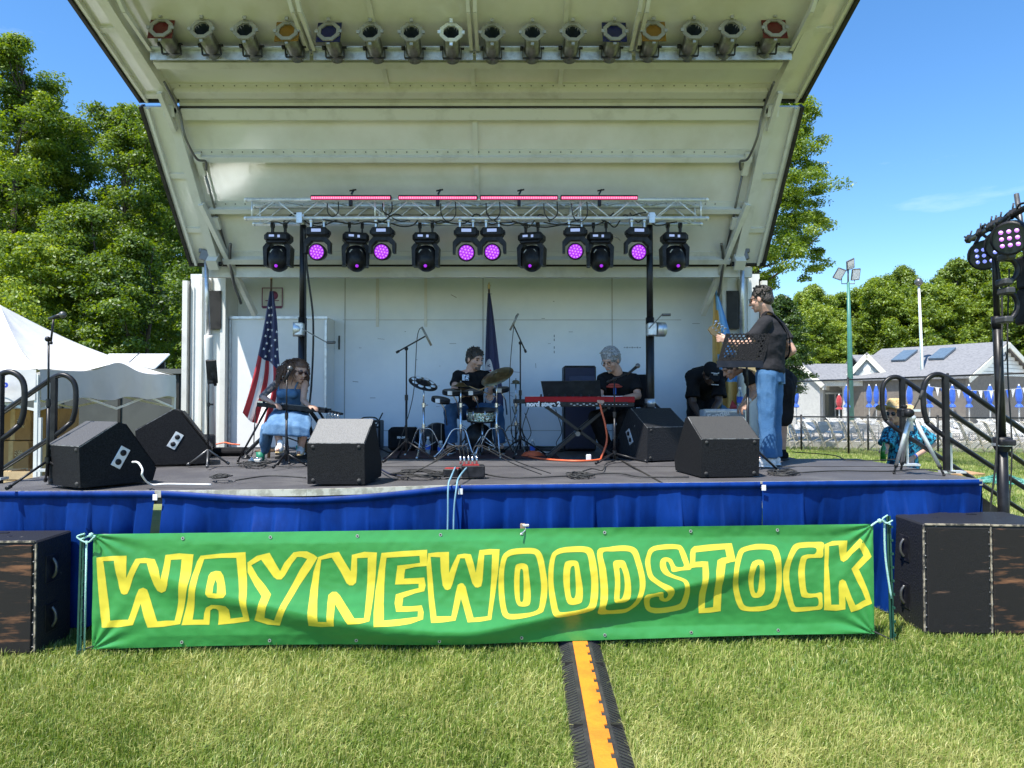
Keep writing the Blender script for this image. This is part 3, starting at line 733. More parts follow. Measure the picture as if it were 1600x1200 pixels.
# ---------------------------------------------------------------- white tent on the left
def tent():
    A, B, Cc, D = Vector((-5.15, 7.7, 0)), Vector((-5.05, 10.6, 0)), Vector((-8.15, 10.7, 0)), Vector((-8.2, 7.6, 0))
    pk = Vector((-6.62, 9.15, 3.02)); ze = [2.12, 2.16, 2.2, 2.1]
    t = thing('pop_up_tent', (-6.6, 9.1, 0), 'white pop-up tent behind the left end of the stage', 'tent')
    m = MB(); cs = [A, B, Cc, D]; N = 26
    for i in range(4):
        p, q = cs[i], cs[(i + 1) % 4]; zp, zq = ze[i], ze[(i + 1) % 4]; vs = []; fs = []
        for r_ in range(N + 1):
            for c_ in range(N + 1):
                s, u = c_ / N, r_ / N                     # s along the eave, u up to the peak
                e = p.lerp(q, s); e.z = zp + (zq - zp) * s + .0
                sag = -.20 * math.sin(math.pi * u) * (1 - .3 * math.sin(math.pi * s)) + .10 * (abs(s - .5) * 2) ** 3 * math.sin(math.pi * u)
                mid = .13 * math.exp(-((s - .5) / .13) ** 2) * (1 - u) ** 3
                P = e.lerp(pk, u); P.z += sag + mid + .012 * math.sin(s * 23 + u * 9 + i) * (1 - u)
                vs.append(P)
        for r_ in range(N):
            for c_ in range(N): k = r_ * (N + 1) + c_; fs.append((k, k + 1, k + N + 2, k + N + 1))
        m.add(vs, fs, True)
    m.build('canopy', M['tent'], t)
    for i in range(4):
        m = MB(); p, q = cs[i], cs[(i + 1) % 4]; nrm = (q - p).cross(Vector((0, 0, 1))).normalized(); 
        if nrm.dot(p.lerp(q, .5) - Vector((-6.6, 9.15, 0))) < 0: nrm = -nrm
        vs = []; fs = []; NX, NZ = 44, 6
        for r_ in range(NZ + 1):
            for c_ in range(NX + 1):
                s, u = c_ / NX, r_ / NZ; e = p.lerp(q, s); z0 = ze[i] + (ze[(i + 1) % 4] - ze[i]) * s + .13 * math.exp(-((s - .5) / .13) ** 2)
                zb = z0 - (.33 + .13 * math.exp(-((s - .5) / .13) ** 2) + .02 * math.sin(s * 19 + i))
                P = e + nrm * (.025 + .018 * math.sin(s * 31 + i * 2) * u + .02 * u); P.z = z0 + (zb - z0) * u; vs.append(P)
        for r_ in range(NZ):
            for c_ in range(NX): k = r_ * (NX + 1) + c_; fs.append((k, k + 1, k + NX + 2, k + NX + 1))
        m.add(vs, fs, True); vl = m.build('valance', M['tent'], t)
        if i == 3:   # small printed mark on the valance that faces the stage, near the corner
            pass
    for p, z in zip(cs, ze):
        m = MB(); m.box((p.x, p.y, (z - .05) / 2), (.045, .045, z - .05), bev=.004); m.box((p.x + .04, p.y, .8), (.03, .03, 1.6)); m.build('leg', M['white_paint'], t)
    for i in range(4):
        m = MB(); p, q = cs[i], cs[(i + 1) % 4]
        for k in range(2):
            a, b = p.lerp(q, k / 2), p.lerp(q, (k + 1) / 2)
            m.bar(a + Vector((0, 0, 2.0)), b + Vector((0, 0, 1.68)), .012, .028); m.bar(a + Vector((0, 0, 1.68)), b + Vector((0, 0, 2.0)), .012, .028)
        m.build('truss_bar', M['white_paint'], t)
    # mark: a small blue round-ish emblem near corner A, on the -Y face
    m = MB(); o = Vector((-5.52, 7.545, 1.93)); 
    text_mesh(m, 'EZ UP', o - Vector((0, 0, .04)), (1, 0, 0), (0, 0, 1), .12, bold=.006); m.build('printed_mark', mat('mark_blue', (.02, .06, .5), .6), t)
    m = MB(); m.lathe([(.115, 0), (.125, 0), (.125, .003), (.115, .003)], o, (0, -1, 0), 24); m.build('printed_ring', mat('mark_pink', (.7, .35, .3), .6), t)
tent()
# cardboard boxes under the tent
def carton(x, y, z, w_, d_, h_, label, rz=0.0):
    t = thing('cardboard_box', (x, y, z), label, 'box', 'cardboard boxes piled under the tent', rz)
    m = MB(); m.box((0, 0, h_ / 2), (w_, d_, h_), bev=.006); m.build('body', M['cardboard'], t, local=True)
    m = MB(); m.box((0, -d_ / 2 - .001, h_ * .5), (.06, .002, h_)); m.box((0, 0, h_ + .001), (.06, d_, .002)); m.build('tape', mat('tape', (.55, .38, .2), .3), t, local=True)
    m = MB(); m.box((w_ * .22, -d_ / 2 - .002, h_ * .55), (w_ * .22, .003, h_ * .3)); m.build('printed_label', mat('box_print', (.2, .11, .05), .8, col2=(.6, .5, .35), scale=60, mix=(.5, .55)), t, local=True)
xb = lambda px, Y: (px - 800) / F * Y
lv = 0
for lvl, rows in enumerate([[(-25, 9.6), (32, 9.6), (85, 9.7)], [(-20, 9.6), (36, 9.6), (88, 9.7)], [(-15, 9.6), (34, 9.55), (86, 9.7)], [(-20, 9.6), (36, 9.6), (84, 9.8)]]):
    for c_, (px, Y) in enumerate(rows):
        nm = ['bottom', 'second', 'third', 'topmost'][lvl]; cn = ['stack cut by the left picture edge', 'middle stack under the tent', 'stack beside the tent leg'][c_]
        carton(xb(px, Y), Y, lvl * .42, .46, .4, .41, f'{nm} cardboard box of the {cn}', rnd.uniform(-.12, .12))
for i, (px, lb) in enumerate([(8, 'pale wooden crate right behind the left deck edge, left of two'), (50, 'pale wooden crate right behind the left deck edge, right of two')]):
    t = thing('wooden_crate', (xb(px, 7.9), 7.9, .62), lb, 'crate', 'wooden crates behind the left deck edge')
    m = MB()
    for k in range(4): m.box((0, -.16, .05 + k * .1), (.3, .02, .085)); m.box((0, .16, .05 + k * .1), (.3, .02, .085)); m.box((-.15, 0, .05 + k * .1), (.02, .3, .085)); m.box((.15, 0, .05 + k * .1), (.02, .3, .085))
    m.box((0, 0, .01), (.3, .32, .02)); m.build('slats', mat('pale_wood', (.55, .40, .22), .8), t, local=True)
    m = MB(); 
    for sx in (-.13, .13):
        for sy in (-.14, .14): m.box((sx, sy, .2), (.03, .03, .4))
    m.build('corner_post', mat('pale_wood', (.55, .40, .22), .8), t, local=True)
t = thing('trestle_table', (-6.4, 7.95, 0), 'low grey trestle table carrying the wooden crates', 'table')
m = MB(); m.box((-6.3, 7.95, .60), (1.9, .6, .035), bev=.008); m.build('table_top', M['strap_grey'], t)
for x in (-7.1, -5.5):
    m = MB(); m.tube([(x, 7.7, 0), (x, 7.75, .58), (x, 8.15, .58), (x, 8.2, 0)], .016, 6); m.build('leg', M['steel_dark'], t)
# dark shed behind the tent
t = thing('storage_shed', (-8, 14.5, 0), 'long dark grey panelled shed behind the tent', 'shed')
m = MB(); m.box((-9.6, 15.0, 1.14), (9.0, 3.2, 2.28)); m.build('wall', M['shed_grey'], t)
m = MB()
for k in range(9): m.box((-14 + k * 1.1, 13.385, 1.14), (.05, .03, 2.28))
m.build('panel_seam', M['dark_trim'], t)
m = MB(); m.box((-9.6, 15.0, 2.33), (9.2, 3.4, .09)); m.build('roof', mat('shed_roof', (.12, .125, .115), .7), t)
t = thing('folding_table', (-7.6, 14, 2.38), 'white folded panel lying tilted on top of the dark shed', 'panel')
m = MB(); m.box((-7.62, 14.2, 2.56), (1.25, .7, .04), rotm(R(28), 0, 0), bev=.01); m.build('panel', M['white_paint'], t)
m = MB(); m.box((-7.62, 14.19, 2.585), (.02, .7, .01), rotm(R(28), 0, 0)); m.box((-7.62, 14.45, 2.47), (1.1, .03, .2)); m.build('hinge', M['steel_dark'], t)
# ================================================================ THE STAGE
XL, XR = -4.15, 3.25
ST = thing('mobile_stage', (-.45, 9.2, 0), 'white mobile band stage with its hinged roof panels raised', 'stage')
YB = 10.26
# floor of the trailer
m = MB(); m.box((-.45, 9.2, DZ - .08), (7.35, 2.2, .16)); m.build('floor', M['deck'], ST)
m = MB(); m.box((-.45, 8.08, DZ - .09), (7.3, .03, .17)); m.build('floor_edge', M['galv'], ST)
# back wall with panel joints, upper wall, seams
m = MB(); m.box((-.45, YB + .06, (DZ + 3.62) / 2), (7.3, .12, 3.62 - DZ)); m.build('back_wall', M['wall_paint'], ST)
m = MB()
for x in (-2.42, -.42, 1.45): m.box((x, YB - .004, 2.4), (.012, .008, 2.4))
m.box((-.0, YB - .004, 2.95), (4.9, .008, .008)); m.box((.6, YB - .004, 1.35), (5.0, .008, .01))
m.build('wall_joint', mat('joint_grey', (.46, .48, .50), .6), ST)
m = MB(); r_ = random.Random(4)
for k in range(26):
    x, z = r_.uniform(-2.3, 2.9), r_.uniform(1.5, 3.4); l_ = r_.uniform(.01, .11); a = r_.choice([0, 0, .1, 1.5, .5])
    m.box((x, YB - .0035, z), (l_, .005, r_.uniform(.004, .009)), rotm(0, a, 0))
for px, py in ((866, 525), (866, 531), (866, 543), (866, 550)): p = at(px, py, YB - .004); m.box(p, (.012, .006, .035))
for k in range(7): p = at(976 + k * 4, 543, YB - .004); m.box(p, (.022, .006, .012 + .008 * (k % 2)))
m.build('scuff_marks', mat('scuff', (.26, .29, .33), .7), ST)
m = MB()
for px in (-1.95, -1.25): m = MB(); m.box((px, YB - .008, 3.2), (.04, .016, .7)); m.build('stiffener', M['white_paint'], ST)
# header beam, with rivets, above the wall
m = MB(); m.box((-.45, YB - .09, 3.68), (7.2, .16, .12)); m.box((-.45, 9.16, 3.44), (7.1, .07, .13)); m.box((-.45, YB - .19, 3.60), (7.1, .05, .05)); m.build('header_beam', M['frame_paint'], ST)
m = MB()
for k in range(58): m.lathe([(.010, 0), (.008, .006), (.0, .007)], (XL + .25 + k * .122, YB - .171, 3.67), (0, -1, 0), 6)
m.build('rivets', M['steel_dark'], ST)
m = MB(); m.box((-.45, 9.66, 3.60), (7.3, 1.1, .05)); m.build('ceiling', M['roof_skin'], ST)
# equipment cabinet bump on the left of the wall
m = MB(); m.box((-3.24, 10.03, (DZ + 2.94) / 2 + .005), (1.35, .44, 2.94 - DZ), bev=.012); cb = m.build('cabinet', mat('cabinet_white', (.80, .81, .81), .4, var=.06, scale=2), ST)
m = MB(); m.box((-3.24, 9.80, 2.93), (1.38, .03, .035)); m.box((-3.90, 9.80, 2.0), (.035, .03, 1.8)); m.box((-2.575, 9.80, 2.0), (.03, .03, 1.8)); m.build('cabinet_frame', M['galv'], cb)
m = MB(); m.box((-2.50, YB - .01, 2.62), (.02, .03, .2), bev=.004); m.build('cabinet_latch', M['black_metal'], ST)
# poster on the upper wall
def poster():
    A = at(410, 450, YB - .02); B = at(441, 480, YB - .02); w_, h_ = B.x - A.x, A.z - B.z; c = (A + B) / 2
    t = thing('wall_poster', tuple(c), 'small square poster with a maroon border behind the top of the american flag', 'poster')
    m = MB(); m.box(c, (w_, .006, h_)); m.build('sheet', mat('poster_paper', (.62, .66, .68), .6), t)
    m = MB()
    for s in (-1, 1): m.box(c + Vector((s * w_ / 2, -.004, 0)), (.012, .004, h_ + .01)); m.box(c + Vector((0, -.004, s * h_ / 2)), (w_ - .012, .004, .012 if s > 0 else .035))
    m.lathe([(.0, 0), (.065, 0), (.065, .002), (0, .002)], c + Vector((.02, -.004, .03)), (0, -1, 0), 20); m.box(c + Vector((0, -.004, -.045)), (.2, .003, .012))
    m.build('print', M['purple_print'], t)
poster()
# end panels
for s, (x0, x1) in (('l', (-4.44, -3.97)), ('r', (2.93, 3.42))):
    cx = (x0 + x1) / 2; m = MB(); m.box((cx, 10.02, 1.98), (x1 - x0, .5, 3.1)); m.build('end_panel', M['white_paint'], ST)
    m = MB(); o_ = x0 if s == 'l' else x1; sg = 1 if s == 'l' else -1
    m.box((o_ - sg * .05, 9.86, 1.93), (.07, .3, 3.0)); m.box((o_ + sg * .16, 9.75, 2.0), (.035, .04, 3.0)); m.box((o_ + sg * .29, 9.75, 2.0), (.02, .03, 3.0)); m.build('end_trim', M['frame_paint'], ST)
    m = MB()
    for k in range(26): m.lathe([(.009, 0), (.006, .006), (0, .007)], (o_ + sg * .225, 9.768, .7 + k * .11), (0, -1, 0), 6)
    m.box((o_ + sg * .02, 9.72, 1.95), (.012, .012, 3.0)); m.build('rivet_row', M['dark_trim'], ST)
    # lit bay with a dark slot where the hinge arm enters
    xi = x1 + .02 if s == 'l' else x0 - .02
    m = MB(); m.box((xi + (-.10 if s == 'l' else .10), 9.70, 3.02), (.16, .10, .52)); m.build('arm_slot', M['dark_trim'], ST)
    m = MB(); m.box((xi, 9.72, 2.0), (.07, .1, 3.1)); m.box((xi + (-.22 if s == 'l' else .22), 9.70, 2.3), (.03, .06, 2.3)); m.build('bay_post', M['frame_paint'], ST)
# roof sections
class Sec:
    def __init__(s, Y, z, dy, dz, L_):
        k = math.hypot(dy, dz); s.Y, s.z, s.d, s.L = Y, z, (dy / k, dz / k), L_
        s.n = (s.d[1] * -1, s.d[0]) if True else None
    def p(s, X, t, n=0.0):
        return Vector((X, s.Y + s.d[0] * t + s.n[0] * n, s.z + s.d[1] * t + s.n[1] * n))
    def box(s, m, X, t, n, dx, dt, dn):
        c = s.p(X, t, n); a = math.atan2(s.d[1], s.d[0])
        return m.box(c, (dx, dt, dn), rotm(a, 0, 0))
S1 = Sec(9.1, 3.51, -1.29, 1.55, 2.0)
S2 = Sec(7.84, 5.10, -1.0, .33, 1.92)
for si, s in enumerate((S1, S2)):
    W_ = XR - XL; cx = (XL + XR) / 2
    rp = None
    m = MB(); s.box(m, cx, s.L / 2, -.06, W_ - .04, s.L - .02, .05); rp = m.build('roof_panel', M['roof_skin'], ST)
    m = MB()
    for sg, x in ((1, XL), (-1, XR)):
        s.box(m, x + sg * .012, s.L / 2, -.05, .035, s.L, .10)
    s.box(m, cx, s.L - .012, -.05, W_ - (.9 if si == 0 else 0), .035, .11); s.box(m, cx, .012, -.05, W_, .035, .09)
    m.build('edge_trim', M['dark_trim'], rp)
    for sg, x in ((1, XL), (-1, XR)):
        m = MB(); s.box(m, x + sg * .09, s.L / 2, -.015, .03, s.L - .03, .06)           # outer flange
        s.box(m, x + sg * .38, s.L / 2, .03, .10, s.L - .03, .13)             # inner box rail
        for tt in ((.5, 1.2) if si == 0 else (.09, 1.0)): s.box(m, x + sg * .21, tt, -.02, .22, .06, .03)
        m.build('side_rail', M['frame_paint'], rp)
    if si == 0: cross = [(.10, .07, .10), (.78, .06, .09), (1.42, .06, .09), (1.93, .12, .07)]
    else: cross = [(.05, .06, .05), (.16, .10, .07), (.62, .09, .10), (1.86, .1, .07)]
    for (tt, wt, dn) in cross:
        m = MB(); s.box(m, cx, tt, dn / 2 - .03, W_ - .95, wt, dn); s.box(m, cx, tt + wt * .5 + .03, -.026, W_ - .9, .06, .014); m.build('cross_beam', M['frame_paint'], rp)
    m = MB()
    for (tt, wt, dn) in cross[1:3]:
        for k in range(52): 
            c = s.p(XL + .55 + k * .119, tt + wt * .5 + .035, -.018); m.lathe([(.009, 0), (.006, .006), (0, .007)], c, (0, s.n[0], s.n[1]), 6)
    m.build('rivets', M['steel_dark'], rp)
    m = MB()
    for x in ([-.42] if si == 0 else [-1.35, .52, -.42]):
        s.box(m, x, s.L / 2, -.02, .055 if si == 0 else .045, s.L - .1, .045 if x == -.42 and si == 0 else .02)
    m.build('centre_strip', M['frame_paint'], rp)
# hinge brackets, gas hoses and hydraulic struts at both ends
for sg, xe, nm in ((1, XL, 'l'), (-1, XR, 'r')):
    X = xe + sg * .38
    m = MB(); a = S1.p(X, 1.78, .12); b = S2.p(X, .30, .12); m.bar(a, b, .05, .06); m.box(S1.p(X, 1.98, .08), (.12, .12, .12), rotm(.4)); m.box(S1.p(X, .12, .1), (.13, .16, .14), rotm(.8)); m.build('hinge_bracket', M['frame_paint'], ST)
    m = MB(); m.tube([S1.p(X, 1.99, .1) + Vector((-.06, 0, 0)), S1.p(X, 1.99, .1) + Vector((.06, 0, 0))], .03, 10); m.tube([S1.p(X, .1, .12) + Vector((-.09, 0, 0)), S1.p(X, .1, .12) + Vector((.09, 0, 0))], .03, 10); m.build('hinge_pin', M['black_metal'], ST)
    m = MB(); m.tube(curve_pts([S2.p(X + sg * .12, .45, .12), S2.p(X + sg * .13, .1, .2), S1.p(X + sg * .16, 1.75, .26), S1.p(X + sg * .2, 1.5, .22), S1.p(X + sg * .24, 1.42, .1), S1.p(X + sg * .2, 1.3, .05)], 6), .014, 8)
    m.tube([S1.p(X + sg * .16, 1.3, .02), S1.p(X + sg * .16, .1, .02)], .014, 8); m.build('hose', M['steel_dark'], ST)
    m = MB(); s_ = S1; s_.box(m, X + sg * .14, 1.36, .03, .07, .26, .05); s_.box(m, X + sg * .14, .62, .03, .07, .16, .05); m.build('junction_box', M['frame_paint'], ST)
    # hydraulic strut: thin bright rod above a thick white cylinder
    pt = at(322 if nm == 'l' else 1160, 402, 9.0); pb = at(331 if nm == 'l' else 1158, 700, 9.35); mid = pt.lerp(pb, .40)
    m = MB(); m.tube([pt, mid], .026, 10); m.build('strut_rod', M['galv'], ST)
    m = MB(); m.tube([mid, mid.lerp(pb, .03), pb], [.05, .055, .055], 14); m.build('strut_cylinder', M['white_paint'], ST)
    m = MB(); m.box(pt + Vector((0, 0, .02)), (.13, .09, .14), rotm(0, .3 * sg, 0), bev=.01); m.box(pt + Vector((-sg * .06, 0, .09)), (.06, .05, .07), bev=.01); m.build('strut_knuckle', M['steel_dark'], ST)
    m = MB(); m.bar(S1.p(X + sg * .05, .9, .10), Vector((X + sg * .28, 9.62, 2.95)), .06, .07); m.build('lift_arm', M['frame_paint'], ST)
    m = MB(); m.tube(curve_pts([S1.p(X + sg * .25, .35, .05), Vector((X + sg * .18, 9.0, 3.55)), Vector((X + sg * .16, 9.2, 3.28)), Vector((X + sg * .10, 9.5, 3.18)), Vector((X + sg * .04, 9.74, 3.12))], 6), .018, 8); m.build('cable_loom', M['steel_dark'], ST)
# light racks under the front roof panel
racks = [(235, 484), (490, 739), (744, 987), (993, 1237)]
for a_, b_ in racks:
    Yr = 7.06; A, B = at(a_, 86, Yr), at(b_, 86, Yr); z = A.z
    m = MB(); m.box(((A.x + B.x) / 2, Yr, z), (B.x - A.x, .012, .10)); m.box(((A.x + B.x) / 2, Yr - .035, z + .05), (B.x - A.x, .07, .012)); m.box(((A.x + B.x) / 2, Yr + .03, z + .052), (B.x - A.x, .06, .012))
    rk = m.build('light_rack', M['galv'], ST)
    for x, sg in ((A.x, 1), (B.x, -1)):
        m = MB(); m.bar((x + sg * .015, Yr - .03, z + .05), (x + sg * .015, 6.55, z + .17), .035, .055); m.bar((x + sg * .015, 6.55, z + .17), (x + sg * .02, 6.25, z + .36), .035, .055); m.build('rack_arm', M['frame_paint'], rk)
    m = MB(); m.box(((A.x + B.x) / 2, 6.25, z + .38), (B.x - A.x, .05, .06)); m.build('rack_front_bar', M['frame_paint'], rk)
    m = MB()
    for k in range(4): m.lathe([(.012, 0), (.010, .01), (0, .012)], (A.x + (B.x - A.x) * (k + .42) / 4, Yr - .007, z), (0, -1, 0), 8)
    m.build('bolts', M['steel_dark'], rk)
# sixteen theatre cans
def par_can(loc, label, gel=None, tilt=0.0, ring='ring_grey'):
    t = thing('stage_can_light', loc, label, 'stage light', 'can lights in the roof racks')
    ax = Vector((0, -1, .30)).normalized()
    m = MB(); m.lathe([(.055, -.34), (.075, -.33), (.082, -.20), (.078, -.19), (.078, 0), (.075, 0), (.075, -.16), (.0, -.17)], (0, 0, 0), ax, 20); m.build('barrel', M['can_metal'], t, local=True)
    m = MB(); m.lathe([(.080, .004), (.118, .004), (.118, .018), (.080, .018), (.080, .004)], (0, 0, 0), ax, 8, smooth=False, a0=R(22.5)); 
    for k in range(4): a = k * math.pi / 2; m.box((math.cos(a) * .115, -.02, math.sin(a) * .115), (.03, .02, .03))
    m.build('front_ring', M[ring], t, local=True)
    m = MB(); m.lathe([(.0, -.12), (.072, -.12), (.075, 0)], (0, 0, 0), ax, 16); m.build('lamp', M['glass_dark'], t, local=True)
    m = MB()
    for s in (-1, 1): m.bar((s * .092, .19, -.05), (s * .092, .22, -.14), .008, .03)
    m.bar((-.092, .22, -.14), (.092, .22, -.14), .03, .008); m.tube([(-.12, .19, -.055), (-.085, .19, -.055)], .022, 8); m.tube([(.12, .19, -.055), (.085, .19, -.055)], .012, 8); m.build('yoke', M['black_metal'], t, local=True)
    m = MB(); m.tube(curve_pts([(.03, .31, -.08), (.08, .36, -.04), (-.06, .34, .02)], 5), .006, 5); m.build('cord', M['black_rubber'], t, local=True)
    if gel:
        m = MB(); m.box((0, .0, -.0), (.235, .003, .235), rotm(R(-17), 0, 0)); m.build('gel', M[gel], t, local=True)
    return t
M['ring_grey'] = mat('ring_grey', (.33, .325, .29), .4, .3)
M['gel_red'] = mat('gel_red', (.09, .006, .008), .25, var=.2); M['gel_amber'] = mat('gel_amber', (.20, .10, .012), .25, var=.2); M['gel_blue'] = mat('gel_blue', (.004, .008, .06), .25, var=.2)
M['ring_sky_reflection'] = mat('ring_sky_reflection', (.85, .88, .9), .3, .5)  # one can's ring is paler: a sky reflection put into its colour
xs = [(252, 'gel_red'), (316, 0), (383, 0), (449, 'gel_amber'), (514, 'gel_blue'), (579, 0), (643, 0), (705, 0), (769, 0), (832, 0), (895, 0), (960, 'gel_blue'), (1021, 'gel_amber'), (1084, 0), (1143, 0), (1210, 'gel_red')]
od = ['leftmost', 'second', 'third', 'fourth', 'fifth', 'sixth', 'seventh', 'eighth', 'ninth', 'tenth', 'eleventh', 'twelfth', 'thirteenth', 'fourteenth', 'fifteenth', 'rightmost']
for i, (px, gl) in enumerate(xs):
    dy = 8 * (1 - ((px - 730) / 500) ** 2)
    p = at(px, 44 + dy, 6.78)
    what = {0: 'with a bare octagonal front', 'gel_red': 'with a red colour filter', 'gel_amber': 'with an amber colour filter', 'gel_blue': 'with a blue colour filter'}[gl]
    t = par_can(tuple(p), f'{od[i]} can light of the roof rack row, {what}', gl or None, ring='ring_sky_reflection' if i == 7 else 'ring_grey')
    t.rotation_euler = (0, 0, rnd.uniform(-.05, .05))

# ---------------------------------------------------------------- front deck
DX0, DX1 = -4.25, 3.92
fr = [on(-70, 768, DZ - .035), on(250, 767, DZ - .03), on(480, 764.5, DZ - .015), on(700, 758.5, DZ), on(1532, 749, DZ)]
DK = thing('stage_deck', (0, 6.8, 0), 'black rubber topped front deck of the stage', 'platform')
poly = [(DX0, 8.06), (DX0, 5.06)] + [(p.x, p.y) for p in fr[0:]] + [(DX1, 8.06)]
poly[1] = (DX0, fr[0].y); poly = [poly[0], poly[1]] + [(p.x, p.y) for p in fr[1:]] + [poly[-1]]
m = MB(); zz = [0, -.035] + [p.z - DZ for p in fr[1:]] + [0]; n_ = len(poly)
tp = [Vector((q[0], q[1], DZ + z_)) for q, z_ in zip(poly, zz)]
m.add(tp + [p - Vector((0, 0, .1)) for p in tp], [tuple(range(n_)), tuple(range(2 * n_ - 1, n_ - 1, -1))] + [(i, (i + 1) % n_, (i + 1) % n_ + n_, i + n_) for i in range(n_)], False); m.build('deck_top', M['deck'], DK)
m = MB()
for i in range(len(fr) - 1):
    a, b = fr[i].copy(), fr[i + 1].copy(); a.z -= .022; b.z -= .022; m.bar(a + Vector((0, -.012, 0)), b + Vector((0, -.012, 0)), .03, .05)
m.build('edge_strip', M['deck_edge'], DK)
m = MB()
for x in (-1.55, 1.2): m.box((x, 6.8, DZ + .002), (.02, 2.2, .005))
m.box((0, 7.1, DZ + .0025), (8.0, .012, .004)); m.build('deck_seam', M['dark_trim'], DK)
for x in (-4.0, -2.6, -1.2, .2, 1.6, 2.9, 3.8):
    for y in (5.95 if x > -1 else 5.6, 7.8):
        if x > 1.5 and y < 7: y = 6.15
        m = MB(); m.tube([(x, y, 0), (x, y, DZ - .1)], .03, 8); m.box((x, y, .01), (.14, .14, .02)); m.build('leg', M['galv'], DK)
# blue satin skirts
def skirt(p0, p1, label, sag=0.0, drop0=.0, lean1=0.0, seed=0, zb=.05):
    a, b = fr_pt(p0), fr_pt(p1); L_ = (b - a).length; n = int(L_ / .012); rows = 16
    t = thing('stage_skirt', tuple((a + b) / 2), label, 'skirt', 'blue satin skirts along the stage edge')
    vs = []; fs = []; r = random.Random(seed); K = int(L_ / .175); amp = [r.uniform(.25, 1) for _ in range(K + 3)]; lean = [r.uniform(-.6, .6) for _ in range(K + 3)]
    nz = lambda *q: mnoise.noise(Vector(q))
    for i in range(n + 1):
        s = i / n; d_ = s * L_; base = fr_pt(p0 + (p1 - p0) * s); z0 = base.z - .012 - sag * math.sin(math.pi * s) ** 1.2
        for j in range(rows + 1):
            u = j / rows; H_ = z0 - zb
            q = (d_ / .175 + lean[int(d_ / .175)] * u * .35 * 0); k = int(q); fq = q - k
            saw = (1 - fq / .80 if fq < .80 else (fq - .80) / .20)
            h1 = .5 + .5 * math.sin(fq * 6.28 + 1.2)
            grow = min(1, max(0, (u - .05)) * 4)
            off = .014 + grow * (.052 * (.5 + amp[k]) * saw + .045 * nz(d_ * 1.6, u * 1.4, seed)) + grow * .05 * max(0, nz(d_ * 4.5 + seed, u * 2.2 - d_ * 1.5, 3.1)) + grow * .02 - u * .17 
            A0, B0, C0_ = amp[k], amp[k + 1], lean[k]
            flat = (A0 + (B0 * .6 - A0 * .9) * fq / .9) if fq < .9 else (B0 * .6 + A0 * .1 + (B0 * .4 - A0 * .1) * (fq - .9) / .1)
            off = .012 + grow * (.17 * flat - .04 + .03 * nz(d_ * 2.2, u * 1.7, seed)) - u * (.17 + .17 * C0_) + .004 * nz(d_ * 12, u * 6, seed)
            x_shift = lean1 * (s ** 3) * u
            P = base + Vector((x_shift, -off - .05 * u * 0, 0)); P.z = z0 - H_ * u
            vs.append(P)
    W_ = rows + 1
    for i in range(n):
        for j in range(rows): fs.append((i * W_ + j, (i + 1) * W_ + j, (i + 1) * W_ + j + 1, i * W_ + j + 1))
    m = MB(); m.add(vs, fs, True); m.build('pleated_cloth', M['satin_blue'], t)
    m = MB(); band = []
    for i in range(0, n + 1, 4):
        s = i / n; bp_ = fr_pt(p0 + (p1 - p0) * s); band.append(bp_ + Vector((0, -.024, -.020 - sag * math.sin(math.pi * s) ** 1.2)))
    vs = [p + Vector((0, 0, z_)) for p in band for z_ in (.026, -.026)]; vs += [p + Vector((0, .006, 0)) for p in vs]; nb = len(band) * 2
    m.add(vs, [(2 * i, 2 * i + 2, 2 * i + 3, 2 * i + 1) for i in range(len(band) - 1)] + [(nb + 2 * i, nb + 2 * i + 2, 2 * i + 2, 2 * i) for i in range(len(band) - 1)] + [(nb + 2 * i + 1, nb + 2 * i + 3, 2 * i + 3, 2 * i + 1) for i in range(len(band) - 1)], True)
    m.build('top_band', M['satin_blue'], t)
    return t
def fr_pt(px):
    xs_ = [-70, 250, 480, 700, 1532]
    px = max(-70, min(1532, px))
    for i in range(4):
        if px <= xs_[i + 1]:
            f_ = (px - xs_[i]) / (xs_[i + 1] - xs_[i]); p = fr[i].lerp(fr[i + 1], f_); p.y -= .02; return p
skirt(-69, 246, 'left blue skirt, its right edge swinging free above the green banner corner', 0, seed=1, lean1=-.16)
skirt(256, 720.5, 'second blue skirt from the left, its top edge sagging below a pale metal strip', .062, seed=2)
skirt(719.5, 1174.5, 'blue skirt in the middle right, below the cable box', 0, seed=3)
skirt(1173.5, 1531, 'right blue skirt that ends at the deck corner', 0, seed=4)
# side skirt return at the right corner
m = MB(); vs = []; fs = []
for i in range(60):
    for j in range(9):
        s = i / 59; u = j / 8; vs.append(Vector((DX1 + .02 + .025 * math.sin(s * 60) * u, fr[-1].y + s * .55, DZ - .02 - (DZ - .07) * u)))
for i in range(59):
    for j in range(8): k = i * 9 + j; fs.append((k, k + 9, k + 10, k + 1))
t = thing('stage_skirt', (DX1, 6.1, 0), 'short blue skirt return going round the right deck corner', 'skirt', 'blue satin skirts along the stage edge')
m.add(vs, fs, True); m.build('pleated_cloth', M['satin_blue'], t)
m = MB()
for px in (249, 719, 1174): p = fr_pt(px); m.box(p + Vector((0, -.045, -.04)), (.035, .004, .045), bev=.001)
m.build('clip_tab', M['paper'], DK)

